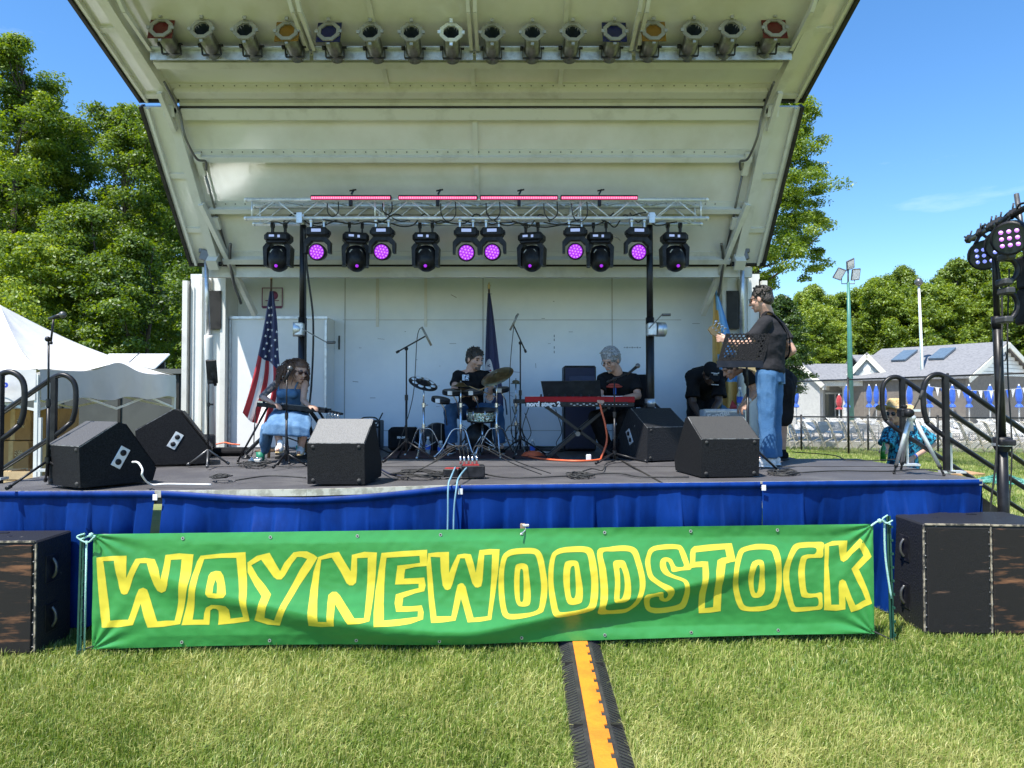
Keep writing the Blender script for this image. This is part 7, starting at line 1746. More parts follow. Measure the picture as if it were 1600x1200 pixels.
# ================================================================ DRUM KIT
def cyl(m, c, r_, h, ax=(0, 0, 1), seg=24, rim=0.0): m.lathe([(0, 0), (r_, 0), (r_, h), (0, h)], c, ax, seg)
def cymbal(px, py, Y, r_, tilt, label, foot, mat_='bronze', holes=False, hat=False, rolled=0.0):
    c = at(px, py, Y); F_ = Vector((c.x + foot * .0, Y, DZ + .02)); t = thing('cymbal_stand', (c.x, Y, DZ + .01), label, 'cymbal')
    m = MB(); m.tube([(c.x, Y, DZ + .12), (c.x, Y, DZ + .60)], .014, 10); m.tube([(c.x, Y, DZ + .58), (c.x, Y, c.z - .02)], .009, 8); m.tube([c - Vector((0, 0, .03)), c + Vector((0, 0, .05))], .006, 6)
    for z in (DZ + .58, DZ + .33): m.lathe([(.022, 0), (.022, .05)], (c.x, Y, z), (0, 0, 1), 10); m.tube([(c.x, Y, z + .025), (c.x + .05, Y, z + .025)], .008, 6)
    m.build('pole', M['chrome'], t)
    m = MB()
    for k in range(3):
        a = .4 + foot + 2.094 * k; d = Vector((math.cos(a), math.sin(a), 0)); b0 = Vector((c.x, Y, DZ + .33)); e = Vector((c.x, Y, DZ + .012)) + d * .30
        m.tube(curve_pts([b0, b0 + d * .10 - Vector((0, 0, .02)), e.lerp(b0, .3), e], 4), .010, 6); m.tube([Vector((c.x, Y, DZ + .10)), b0.lerp(e, .5)], .007, 6); m.sphere(e, .018, 8)
    m.build('tripod_legs', M['chrome'], t)
    ax = Vector((math.sin(tilt), -rolled, math.cos(tilt))).normalized(); m = MB()
    m.lathe([(.008, .028), (.035, .022), (.05, .006), (r_ * .6, -.006), (r_, -.022), (r_, -.024), (r_ * .6, -.009), (.05, .003)], c, ax, 36); cy = m.build('cymbal', M[mat_] if isinstance(mat_, str) else mat_, t)
    if holes:
        m = MB(); x_, y_, d_ = frame_to(ax)
        for k in range(8): a = k * .785; q = c + (x_ * math.cos(a) + y_ * math.sin(a)) * r_ * .66; m.lathe([(0, .0), (.034, .0), (.034, -.003)], q - d_ * .004, ax, 14)
        for k in range(8): a = k * .785; q = c + (x_ * math.cos(a) + y_ * math.sin(a)) * r_ * .66; m.lathe([(0, -.016), (.034, -.016)], q - d_ * .004, ax, 14)
        m.build('openings', M['wall_paint'], cy)
    if hat:
        m = MB(); m.lathe([(.03, -.02), (r_ * .6, -.012), (r_, .0), (r_, .002)], c - Vector((0, 0, .05)), ax, 32); m.build('lower_cymbal', M['bronze'], t)
    return t
cymbal(662, 597, 8.30, .175, .36, 'black cymbal with eight round holes, on the stand left of the drummer', .0, 'black_plastic', True, rolled=.42)
cymbal(720, 601, 8.25, .115, .03, 'small flat hi-hat on the stand before the drummer', .8, 'bronze', hat=True)
cymbal(776, 586, 8.35, .205, -.42, 'large dark bronze cymbal tilted towards the drummer', .3, 'bronze', rolled=.50)
cymbal(806, 597, 9.3, .07, .05, 'tiny cymbal behind the right overhead microphone stand', .5, 'bronze')
def pad(px, py, Y, r_, tilt, label):
    c = at(px, py, Y); t = thing('drum_pad', tuple(c), label, 'drum pad', 'round electronic drum pads'); ax = Vector((tilt, -.22, 1)).normalized()
    m = MB(); m.lathe([(0, 0), (r_, 0), (r_ * 1.04, .02), (r_, .045), (0, .045)], c, ax, 28); m.build('shell', M['black_plastic'], t)
    m = MB(); m.lathe([(0, .047), (r_ * .9, .047)], c, ax, 28); m.build('drumhead', mat('mesh_head', (.10, .10, .10), .6), t)
    m = MB(); m.box(c + Vector((-.02, -r_ * 1.02, .012)), (.055, .012, .05), bev=.003); m.build('badge_plate', M['paper'], t)
    m = MB(); m.tube([c + Vector((0, 0, 0)), c + Vector((.05, .08, -.10)), c + Vector((.07, .10, -.28))], .009, 8); m.build('mount', M['chrome'], t)
for a in ((707, 616, 8.42, .12, .05, 'drum pad nearest the hi-hat'), (739, 616, 8.42, .12, -.04, 'drum pad in the middle, under the right hand of the drummer'), (688, 628, 8.38, .11, .2, 'lowest drum pad at the left end of the kit'), (783, 612, 8.6, .10, -.1, 'drum pad at the right end of the kit')): pad(*a)
t = thing('snare_drum', tuple(at(754, 655, 8.5)), 'sparkling chrome snare drum in the middle of the kit', 'drum'); c = at(754, 657, 8.5)
m = MB(); m.lathe([(.175, 0), (.175, .125)], c, (.0, -.12, 1), 32); m.build('shell', mat('sparkle', (.75, .78, .72), .12, .9, col2=(.12, .25, .16), scale=60, mix=(.4, .6), bump=1.0, bscale=40), t)
m = MB(); m.lathe([(.17, -.008), (.185, -.008), (.185, .012), (.17, .012)], c, (0, -.12, 1), 32); m.lathe([(0, .133), (.17, .133), (.185, .135), (.185, .115), (.17, .115)], c, (0, -.12, 1), 32); m.build('hoop', M['black_metal'], t)
m = MB()
for k in range(8): a = k * .785 + .2; q = c + Vector((math.cos(a) * .185, math.sin(a) * .185, 0)); m.tube([q, q + Vector((0, -.012, .12))], .007, 6)
m.build('tension_rod', M['chrome'], t)
m = MB(); m.tube([c + Vector((0, 0, -.02)), c + Vector((0, 0, -.40))], .012, 8); tripod(m, c.x, c.y, DZ, .25, .25, .2); m.build('stand', M['chrome'], t)
t = thing('kick_pad', tuple(at(748, 690, 8.75)), 'black upright kick drum pad between the legs of the drummer', 'drum'); c = at(748, 683, 8.75)
m = MB(); m.lathe([(0, 0), (.16, 0), (.17, .02), (.17, .10), (0, .10)], c, (0, -1, .1), 28); m.build('pad', M['black_plastic'], t)
m = MB(); m.tube([c + Vector((-.1, 0, 0)), Vector((c.x - .14, c.y - .1, DZ + .01))], .012, 8); m.tube([c + Vector((.1, 0, 0)), Vector((c.x + .14, c.y - .1, DZ + .01))], .012, 8); m.box((c.x, c.y - .25, DZ + .03), (.09, .26, .02), rotm(R(12), 0, 0)); m.build('pedal', M['chrome'], t)
t = thing('drum_throne', tuple(at(737, 700, 9.12)), 'round black drum stool under the drummer', 'stool'); c = Vector((at(737, 700, 9.12).x, 9.12, 0))
m = MB(); m.lathe([(0, -.09), (.17, -.085), (.18, -.02), (.15, 0), (0, 0)], (c.x, c.y, DZ + .53), (0, 0, 1), 24); m.build('seat', M['black_cloth'], t)
m = MB(); m.tube([(c.x, c.y, DZ + .1), (c.x, c.y, DZ + .46)], .018, 8); tripod(m, c.x, c.y, DZ, .3, .26, .4); m.build('base', M['chrome'], t)
m = MB(); m.box((at(740, 700, 8.6).x, 8.68, DZ + .006), (2.0, 1.25, .008), bev=.002); m.build('drum_rug', mat('rug', (.075, .02, .02), .95, col2=(.02, .012, .012), scale=12), label='dark red rug under the drum kit', cat='rug')
t = thing('round_case', tuple(at(682, 705, 9.4)), 'black round drum case standing left of the drummer', 'case'); c = at(683, 684, 9.4)
m = MB(); m.lathe([(0, 0), (.19, .0), (.20, .02), (.20, .22), (.19, .24), (0, .24)], c + Vector((-.02, .1, -.0)), (.25, -1, 0), 28); m.build('shell', M['black_plastic'], t)
m = MB()
for x in (-.05, .07): m.box(c + Vector((x, -.15, .0)), (.012, .01, .40)); 
m.build('strap', M['steel_dark'], t)

# ================================================================ KEYBOARD
def keyboard():
    Y = 7.98; A, B = at(820, 627, Y), at(992, 627, Y - .10); c = (A + B) / 2; t = thing('keyboard', tuple(c), 'red stage keyboard on a black X stand, front edge lettered nord stage 2', 'keyboard')
    u = (B - A).normalized(); n = Vector((-u.y, u.x, 0)); L_ = (B - A).length; rz = math.atan2(u.y, u.x); Rz = rotm(0, 0, rz)
    m = MB(); m.box(c + n * .17 + Vector((0, 0, .02)), (L_, .34, .065), Rz, bev=.006); m.build('body', M['red_paint'], t)
    m = MB(); m.box(c + n * -.004 + Vector((-.02, 0, -.035)), (L_ - .12, .012, .055), Rz, bev=.003); m.box(c + n * .17 + Vector((0, 0, -.035)), (L_ - .01, .32, .045), Rz); m.build('back_panel', M['black_plastic'], t)
    m = MB(); text_mesh(m, 'nord stage 2', A + u * .02 + n * -.017 + Vector((0, 0, -.056)), u, (0, 0, 1), .075, align='LEFT', bold=.004); m.build('lettering', M['paper'], t)
    m = MB(); r = random.Random(2)
    for k in range(9): m.box(A + u * (.52 + k * .035) + n * -.0135 + Vector((0, 0, -.030 - .014 * (k % 2))), (.022, .002, .007), Rz)
    for k in range(8): m.box(A + u * (.86 + k * .04) + n * -.0135 + Vector((0, 0, -.036)), (.012, .002, .005), Rz)
    m.build('small_print', M['paper'], t)
    m = MB()
    for k in range(52): m.box(A + u * (.04 + k * (L_ - .1) / 52) + n * .27 + Vector((0, 0, .055)), ((L_ - .1) / 52 - .002, .13, .012), Rz)
    m['x'] if False else m.build('white_keys', M['paper'], t)
    m = MB()
    for k in range(7): m.lathe([(0, .03), (.010, .028), (.012, 0)], A + u * (.18 + k * .09) + n * .1 + Vector((0, 0, .052)), (0, 0, 1), 8)
    m.build('knobs', M['black_metal'], t)
    # X stand
    ts = thing('keyboard_stand', (c.x, Y, DZ), 'black double braced X stand under the red keyboard', 'keyboard stand'); zt = c.z - .07
    for dy in (.05, .27):
        m = MB(); a0, a1 = at(857, 718, Y), at(962, 718, Y); b0, b1 = at(856, 641, Y), at(950, 637, Y); 
        for (p, q) in ((a0, b1), (a1, b0)):
            p = Vector((p.x, Y + dy, DZ + .02)); q = Vector((q.x, Y + dy, zt)); m.bar(p, q, .03, .045, up=(0, 1, 0)); m.bar(p + Vector((0, .035, 0)), q + Vector((0, .035, 0)), .012, .04, up=(0, 1, 0))
        m.build('cross_tube', M['black_metal'], ts)
    m = MB(); x_ = at(903, 678, Y); m.tube([x_ + Vector((0, .0, 0)), x_ + Vector((0, .32, 0))], .028, 12); m.build('pivot', M['steel_dark'], ts)
    for px in (857, 962, 856, 950):
        m = MB(); p = at(px, 718, Y); z = DZ + .02 if px in (857, 962) else zt; m.tube([(p.x, Y - .08, z), (p.x, Y + .40, z)], .02, 8); m.build('cross_foot', M['black_metal'], ts)
    # sheet music panel
    c4 = [at(845, 596, Y + .2), at(937, 595, Y + .2), at(940, 621, Y + .05), at(850, 622, Y + .05)]
    m = MB(); n_ = Vector((0, .012, .004)); m.add(c4 + [p + n_ for p in c4], [(0, 1, 2, 3), (7, 6, 5, 4), (0, 1, 5, 4), (1, 2, 6, 5), (2, 3, 7, 6), (3, 0, 4, 7)]); m.build('folder', M['black_metal'], label='wide black folder standing open on the red keyboard', cat='folder')
    m = MB(); m.box(at(910, 595, Y + .35), (.30, .02, .12), rotm(R(-12), 0, 0), bev=.004); m.build('tablet', M['navy'], label='dark tablet leaning behind the black folder', cat='tablet')
    m = MB(); p = at(815, 627, Y + .12); m.box(p, (.17, .24, .05), rotm(0, 0, .1), bev=.006); m.build('effects_box', M['black_plastic'], label='flat black effects box at the left end of the red keyboard', cat='effects box')
keyboard()
m = MB(); p = at(938, 640, 7.92); m.tube(curve_pts([at(938, 630, 7.93), p + Vector((.0, -.04, .02)), at(946, 665, 7.85), at(948, 690, 7.85), at(940, 713, 7.8), on(935, 720, DZ) + Vector((0, 0, .012)), on(900, 722, DZ) + Vector((0, 0, .012)), on(850, 719, DZ) + Vector((0, 0, .012)), on(826, 716, DZ) + Vector((0, 0, .02))], 6), .011, 8); m.build('cable', M['orange'], label='thick orange cable hanging from the keyboard and lying along the floor', cat='cable')
m = MB(); pts = []
for k in range(40): a = k * .7; p = on(832, 714, DZ); pts.append(p + Vector((math.cos(a) * .14 * (1 - k / 90), math.sin(a) * .09, .012 + .0012 * k)))
m.tube(pts, .008, 6); m.build('coiled_cable', M['orange'], label='coil of orange cable on the floor left of the X stand', cat='cable')
m = MB(); m.box(on(845, 709, DZ) + Vector((0, .05, .012)), (.26, .2, .006), rotm(R(6), 0, .3)); m.build('paper_sheet', M['paper'], label='white sheet of paper on the floor behind the orange coil', cat='paper')
m = MB(); m.box(on(920, 720, DZ) + Vector((0, .02, .035)), (.055, .05, .07), bev=.006); m.build('small_box', M['paper'], label='small white box on the floor under the keyboard', cat='box')
t = thing('chair', (at(1000, 700, 8.8).x, 8.8, DZ), 'black office chair under the keyboard player', 'chair'); X = at(990, 700, 8.8).x
m = MB(); m.box((X - .1, 8.72, DZ + .46), (.48, .46, .08), bev=.03); m.build('seat', M['black_cloth'], t)
m = MB(); m.box((X + .06, 8.98, DZ + .78), (.44, .07, .42), rotm(R(-8), 0, R(-14)), bev=.03); m.build('backrest', M['black_cloth'], t)
m = MB(); m.tube([(X - .08, 8.75, DZ + .1), (X - .08, 8.75, DZ + .44)], .025, 8); m.tube([(X + .04, 8.96, DZ + .4), (X + .06, 8.99, DZ + .7)], .015, 6)
for k in range(5): a = k * 1.2566; m.tube([(X - .08, 8.75, DZ + .1), (X - .08 + .28 * math.cos(a), 8.75 + .28 * math.sin(a), DZ + .04)], .018, 6)
m.build('base', M['black_metal'], t)
def amp(px0, px1, ytop, Y, d_, label, front='grille', body='black_plastic', name='amplifier', hdl=True, ybot=None):
    a, b = at(px0, ytop, Y), at(px1, ytop, Y); h_ = a.z - DZ - .01; zc = DZ + .01 + h_ / 2; w_ = b.x - a.x; c = Vector(((a.x + b.x) / 2, Y + d_ / 2, zc)); t = thing(name, (c.x, c.y, DZ), label, 'amplifier')
    m = MB(); m.box(c, (w_, d_, h_), bev=.012); m.build('cabinet', M[body], t)
    m = MB(); m.box(c + Vector((0, -d_ / 2 - .003, -h_ * (.10 if hdl else .02))), (w_ - (.05 if hdl else .03), .012, h_ * (.68 if hdl else .92)), bev=.003); m.build('grille_cloth', M[front] if isinstance(front, str) else front, t)
    m = MB(); m.box(c + Vector((0, -d_ / 2 - .004 if hdl else 0, h_ * (.37 if hdl else .505))), (w_ - .05, .010 if hdl else .08, h_ * (.12 if hdl else .01))); cp_ = m.build('control_panel', M['alu'], t)
    m = MB()
    for k in range(6 if hdl else 0): m.lathe([(0, .014), (.010, .012), (.012, 0)], c + Vector((-w_ * .35 + k * w_ * .14, -d_ / 2 - .008, h_ * .37)), (0, -1, 0), 8)
    if hdl: m.build('knobs', M['black_metal'], cp_)
    if hdl: m = MB(); m.tube(curve_pts([c + Vector((-.12, 0, h_ / 2)), c + Vector((-.07, 0, h_ / 2 + .035)), c + Vector((.07, 0, h_ / 2 + .035)), c + Vector((.12, 0, h_ / 2))], 4), .010, 6); m.build('handle', M['black_rubber'], t)
    return t, c, w_, h_, d_
amp(553, 594, 657, 9.35, .28, 'black guitar amplifier with grey front behind the pale topped monitor', mat('grey_cloth', (.13, .14, .16), .9))
t, c, w_, h_, d_ = amp(1101, 1166, 640, 8.45, .24, 'silver fronted combo amplifier in front of the bent man, script name on its grille', mat('silver_cloth', (.42, .45, .47), .7, .2, col2=(.22, .24, .26), scale=150), 'alu', hdl=False)
m = MB(); text_mesh(m, 'Fender', c + Vector((-w_ / 2 + .04, -d_ / 2 - .012, h_ * .26)), (1, 0, .28), (-.28, 0, 1), .10, align='LEFT', bold=.003); m.build('name_badge', M['paper'], t)
m = MB(); c = at(629, 688, 9.2); m.box((c.x, 9.3, DZ + .16), (.38, .26, .30), rotm(0, 0, 0), bev=.04); m.build('gig_bag', M['black_cloth'], label='black fabric covered amplifier left of the drum kit', cat='bag')
m = MB(); text_mesh(m, 'FENDER', (c.x, 9.155, DZ + .17), (1, 0, 0), (0, 0, 1), .035, bold=.002); o = m.build('badge', M['paper'], bpy.data.objects['gig_bag'])
t = thing('speaker_column', (at(905, 700, 9.3).x, 9.3, DZ), 'tall dark speaker box behind the keyboard stand', 'speaker'); X = at(905, 700, 9.3).x
m = MB(); m.box((X, 9.35, DZ + .56), (.42, .36, 1.1), bev=.02); m.build('cabinet', M['black_plastic'], t)
m = MB(); m.box((X, 9.165, DZ + .56), (.38, .012, 1.04), bev=.003); m.build('grille', M['navy'], t)
# water bottles, cups and boxes on the floor
def bottle(px, Y, label, h_=.21, r_=.032, cap_='paper', z=0.0):
    X = (px - 800) / F * Y; t = thing('water_bottle', (X, Y, DZ + z), label, 'bottle'); m = MB(); m.lathe([(0, 0), (r_, .004), (r_, h_ * .7), (r_ * .45, h_ * .88), (r_ * .42, h_), (0, h_)], (X, Y, DZ + z), (0, 0, 1), 16); m.build('body', mat('bottle_clear', (.55, .66, .75), .12, trans=.5), t)
    m = MB(); m.lathe([(r_ + .0012, h_ * .32), (r_ + .0012, h_ * .6)], (X, Y, DZ + z), (0, 0, 1), 16); m.build('label_wrap', M['umbrella_blue'], t); m = MB(); m.lathe([(r_ * .5, h_ * .93), (r_ * .5, h_ + .012), (0, h_ + .012)], (X, Y, DZ + z), (0, 0, 1), 10); m.build('cap', M[cap_], t)
bottle(669, 8.6, 'clear water bottle under the holed cymbal stand'); bottle(689, 8.6, 'short bottle with a blue label on the floor in front of the drummer', .16, .04)
at_z = at(1157, 640, 8.55).z - DZ; bottle(1156, 8.57, 'water bottle standing on top of the silver fronted amplifier', .26, .036, z=at_z)
bottle(832, 8.6, 'small water bottle among the cables behind the right overhead stand', .18)
X, Y = (408 - 800) / F * 7.6, 7.6; t = thing('cup', (X, Y, DZ), 'green cup on the floor at the feet of the flag', 'cup'); m = MB(); m.lathe([(0, 0), (.038, 0), (.048, .11), (.044, .11), (.036, .01), (0, .01)], (X, Y, DZ), (0, 0, 1), 18); m.build('cup_body', mat('cup_green', (.01, .18, .10), .5), t)
# lap steel, stool and pedals
def lapsteel():
    Y = 7.75; A, B = at(403, 632, Y), at(509, 642, Y - .12); u = (B - A).normalized(); t = thing('lap_steel_guitar', tuple((A + B) / 2), 'long black lap steel guitar on folding legs before the seated woman', 'guitar')
    n = Vector((-u.y, u.x, 0)).normalized(); L_ = (B - A).length
    m = MB(); m.bar(A + n * .06, B + n * .06, .17, .045, up=(0, 0, 1)); m.build('body', M['black_plastic'], t)
    m = MB(); m.bar(A + n * .06 + u * .12 + Vector((0, 0, .028)), B + n * .06 - u * .02 + Vector((0, 0, .028)), .055, .008); m.build('fretboard', M['steel_dark'], t)
    m = MB(); m.bar(A + n * .02 + Vector((0, 0, .03)), A + n * .02 + u * .06 + Vector((0, 0, .03)), .06, .02); m.bar(A + n * .06 + u * .26 + Vector((0, 0, .03)), A + n * .06 + u * .30 + Vector((0, 0, .03)), .09, .02); m.build('pickup', M['chrome'], t)
    H_ = at(531, 647, Y - .14); m = MB(); m.bar(B + n * .06, H_ + n * .06, .07, .022); m.build('headstock', M['black_plastic'], t)
    for k in range(4):
        m = MB(); q = B.lerp(H_, .25 + k * .22) + n * .0; m.tube([q, q - n * .02 - Vector((0, 0, .035))], .006, 6); m.sphere(q - Vector((0, 0, .04)), .011, 8); m.build('tuning_peg', M['chrome'], t)
    for (px, py, s) in ((372, 722, .12), (545, 720, .85), (452, 726, .35), (500, 718, .6)):
        m = MB(); e = on(px, py, DZ); q = A + u * L_ * s + n * .06; m.tube([q, e + Vector((0, 0, .015))], [.013, .010], 8); m.sphere(e + Vector((0, 0, .015)), .017, 8); m.build('leg', M['black_metal'], t)
    m = MB(); m.tube(curve_pts([A + n * .03, A + Vector((-.01, -.03, -.05)), A + Vector((-.03, -.02, -.3)), on(396, 700, DZ + .05), on(392, 712, DZ + .01)], 5), .006, 6); m.build('cord', M['black_rubber'], t)
lapsteel()
t = thing('stool', (at(450, 700, 8.3).x, 8.3, DZ), 'dark wooden stool under the seated woman', 'stool'); X = at(450, 700, 8.3).x
m = MB(); m.box((X, 8.3, DZ + .44), (.38, .34, .05), bev=.015); m.build('seat', M['black_cloth'], t)
for sx in (-.16, .16):
    for sy in (-.13, .13): m = MB(); m.tube([(X + sx * 1.1, 8.3 + sy * 1.1, DZ), (X + sx, 8.3 + sy, DZ + .42)], .018, 8); m.build('leg', mat('stool_wood', (.20, .12, .06), .6), t)
for i, (px, py, w_, cc, lb) in enumerate([(462, 716, .42, (.02, .02, .02), 'black pedal board at the feet of the seated woman'), (470, 709, .10, (.03, .35, .28), 'turquoise effects pedal on the pedal board'), (399, 724, .12, (.6, .6, .55), 'small white effects box on the floor left of the woman'), (443, 711, .11, (.35, .35, .36), 'grey effects pedal under the shoe of the woman')]):
    p = on(px, py, DZ); t = thing('effects_pedal', tuple(p), lb, 'effects pedal'); h_ = .045; z0 = DZ + (.06 if i in (1, 3) else 0)
    m = MB(); m.box((p.x, p.y, z0 + h_ / 2), (w_, .2 if i == 0 else .10, h_ + .01), rotm(R(6), 0, .1), bev=.006); m.build('housing', mat('pedal%d' % i, cc, .45), t)
    m = MB()
    for k in (-1, 1): m.lathe([(0, .022), (.012, .02), (.012, 0)], (p.x + k * w_ * .25, p.y - .02, z0 + h_), (0, 0, 1), 8)
    m.build('knob', M['chrome'], t)
# stage box with multicore plugs
p = on(722, 747, DZ); t = thing('stage_box', tuple(p), 'red topped stage box bristling with audio plugs at the front edge', 'stage box'); p = p + Vector((.0, .06, 0))
m = MB(); m.box(p + Vector((.09, 0, .055)), (.20, .15, .10), rotm(0, 0, .08), bev=.008); m.box(p + Vector((-.09, .02, .04)), (.14, .12, .07), rotm(0, 0, -.1), bev=.008); m.build('housing', M['black_plastic'], t)
m = MB(); m.box(p + Vector((.07, .01, .107)), (.14, .12, .004), rotm(0, 0, .08)); m.box(p + Vector((-.09, .02, .077)), (.12, .10, .004), rotm(0, 0, -.1)); m.build('red_face', mat('box_red', (.35, .03, .03), .5), t)
for k in range(5):
    a = p + Vector((-.02 + k * .035, .03 - (k % 2) * .04, .11)); s = -1 if k < 3 else 1
    m = MB(); m.tube([a, a + Vector((0, 0, .07))], .009, 8); pl_ = m.build('plug', M['chrome'], t)
    m = MB(); m.tube(curve_pts([a + Vector((0, 0, .07)), a + Vector((s * .03, 0, .16)), a + Vector((s * .14, .02, .12)), a + Vector((s * (.25 + k * .03), .04, .01)), a + Vector((s * (.45 + k * .05), .05 * k, -.10))], 6), .0045, 6); m.build('lead', M['black_rubber'], pl_)
for i, (x0, lb) in enumerate([(700, 'pale blue cable running over the skirt edge, left of two'), (712, 'pale blue cable running over the skirt edge, right of two')]):
    e = fr_pt(x0); m = MB(); m.tube(curve_pts([p + Vector((-.06 + i * .1, -.04, .09)), e + Vector((.02, .06, .06)), e + Vector((.01, -.07, .0)), e + Vector((.01 - i * .02, -.10, -.25)), e + Vector((0, -.12, -.8))], 6), .007, 8); m.build('cable', mat('cable_pale', (.20, .38, .48), .5), label=lb, cat='cable', group='pale blue cables over the skirt')
# loose black cables on the deck
def floor_cable(pts, lb, rad=.006, wig=.02, seed=0, mt='black_rubber'):
    r = random.Random(seed); P_ = []
    for i, (x, y) in enumerate(pts): q = on(x, y, DZ); q.z = DZ + rad + .001 - (.03 * max(0, min(1, (6.0 - q.y) / .6)) if q.x < 0 else 0) + .008; P_.append(q + Vector((r.uniform(-wig, wig), r.uniform(-wig, wig), 0)))
    m = MB(); m.tube(curve_pts(P_, 6), rad, 6); m.build('floor_cable', M[mt], label=lb, cat='cable')
def tangle(cx, cy, w_, h_, n, lb, seed):
    r = random.Random(seed); pts = []
    for k in range(n): a = k * .9 + r.uniform(-.5, .5); q = r.uniform(.4, 1); pts.append((cx + w_ * math.cos(a) * q, cy + h_ * math.sin(a) * q))
    P_ = [on(x, y, DZ) + Vector((0, 0, .008 + r.uniform(0, .025))) for x, y in pts]; m = MB(); m.tube(curve_pts(P_, 4), .0055, 6); m.build('cable_tangle', M['black_rubber'], label=lb, cat='cable')
tangle(655, 744, 46, 6, 70, 'tangle of black cables on the deck left of the stage box', 1)
tangle(905, 746, 24, 4, 36, 'tangle of black cables on the deck in front of the keyboard', 2)
tangle(1225, 741, 28, 4, 50, 'coil of black cable on the deck beside the white shoes', 3)
tangle(345, 748, 20, 3, 28, 'small tangle of black cable between the two left monitors and the pale one', 4)
tangle(400, 727, 30, 4, 40, 'black cables around the feet of the lap steel', 5)
tangle(850, 704, 40, 5, 60, 'mess of black cables on the floor behind the keyboard stand', 6)
floor_cable([(370, 752), (420, 746), (478, 749)], 'black cable from the small tangle to the pale topped monitor', seed=1)
floor_cable([(745, 742), (800, 749), (880, 747), (960, 742), (1000, 748), (1075, 748)], 'black cable along the front edge between stage box and right monitor', .007, seed=2)
floor_cable([(905, 742), (925, 735), (940, 737), (950, 727), (962, 722)], 'black cable leading up to the keyboard microphone stand', seed=3)
floor_cable([(1250, 741), (1310, 738), (1390, 739), (1440, 736), (1490, 741)], 'black cable along the deck towards the tripod', .007, seed=4)
floor_cable([(575, 728), (592, 735), (612, 745), (640, 747)], 'blue black cable from the pale topped monitor to the cable tangle', .008, .005, 5, 'navy')
floor_cable([(1236, 708), (1300, 713), (1336, 722), (1420, 719)], 'thin black cable at the back edge of the deck, right side', seed=6)
for k, (x0, y0) in enumerate(((800, 650), (808, 655), (820, 660), (826, 652), (868, 655))):
    a = at(x0, y0 - 15, 8.5); b = at(x0 + (-1) ** k * 8, 706, 8.4); m = MB(); m.tube(curve_pts([a, a.lerp(b, .4) + Vector((.05 * (-1) ** k, 0, -.05)), a.lerp(b, .8) + Vector((-.04 * (-1) ** k, 0, 0)), b], 5), .005, 6)
    m.build('hanging_cable', M['black_rubber'], label=f'thin black cable hanging between drums and keyboard, {ORD[k]} from the left', cat='cable', group='cables hanging between drums and keyboard')
# cases at the left back of the deck
t = thing('equipment_case', tuple(at(290, 700, 8.0)), 'stacked dark equipment case behind the sideways monitor', 'case'); c = at(294, 692, 8.05)
m = MB(); m.box(c + Vector((0, .15, 0)), (.36, .34, .17), bev=.02); m.build('shell', M['black_plastic'], t); m = MB(); m.box(c + Vector((-.08, -.025, .03)), (.04, .02, .04)); m.box(c + Vector((.08, -.025, .03)), (.04, .02, .04)); m.build('latch', M['steel_dark'], t)
m = MB(); c = on(345, 713, DZ); m.box((c.x, c.y + .1, DZ + .05), (.55, .25, .09), rotm(0, 0, .05), bev=.035); m.build('soft_bag', M['black_cloth'], label='low black soft bag on the deck beside the tablet stand', cat='bag')
m = MB(); c = on(350, 708, DZ); m.tube(curve_pts([Vector((c.x - .1, c.y, DZ + .11)), Vector((c.x, c.y + .02, DZ + .13)), Vector((c.x + .1, c.y - .02, DZ + .115)), Vector((c.x + .2, c.y, DZ + .105))], 5), .01, 6); m.build('cable', M['orange'], label='short orange cable lying on the soft black bag', cat='cable')
# camera tripod at the right end
def camtripod():
    Y = 6.25; c = at(1424, 652, Y); t = thing('camera_tripod', (c.x, Y, DZ), 'silver camera tripod with a small camera at the right end of the deck', 'tripod')
    for i, (px, py) in enumerate([(1397, 741), (1475, 744), (1408, 736)]):
        e = on(px, py, DZ) + Vector((0, 0, .012)); a = c + Vector(((-.02, .03, .0)[i], (0, 0, .03)[i], -.02)); k = a.lerp(e, .82)
        m = MB(); m.tube([a, k], [.019, .015], 10); lg = m.build('leg', M['alu'], t); m = MB(); m.tube([k, k.lerp(e, .35)], .017, 10); m.tube([k.lerp(e, .3), e], .010, 8); m.sphere(e, .014, 8); m.build('leg_foot', M['black_rubber'], lg)
    m = MB(); m.tube([c - Vector((0, 0, .12)), c + Vector((0, 0, .05))], .016, 10); m.lathe([(0, -.03), (.035, -.03), (.035, .01), (.02, .02)], c, (0, 0, 1), 12); m.box(c + Vector((.03, 0, .06)), (.07, .06, .02)); h_ = m.build('pan_head', M['alu'], t)
    m = MB(); m.tube([c + Vector((.01, 0, .05)), at(1440, 615, Y)], .006, 6); m.tube([at(1437, 624, Y), at(1442, 610, Y)], .014, 8); m.build('pan_handle', M['black_rubber'], h_)
    m = MB(); q = at(1413, 645, Y); m.box(q, (.09, .10, .08), bev=.012); m.lathe([(.03, 0), (.034, .06), (.0, .06)], q + Vector((0, -.04, 0)), (0, -1, 0), 14); m.box(q + Vector((0, 0, .055)), (.04, .05, .03), bev=.008); m.build('camera', M['black_plastic'], label='small black camera mounted on the silver tripod', cat='camera')
camtripod()

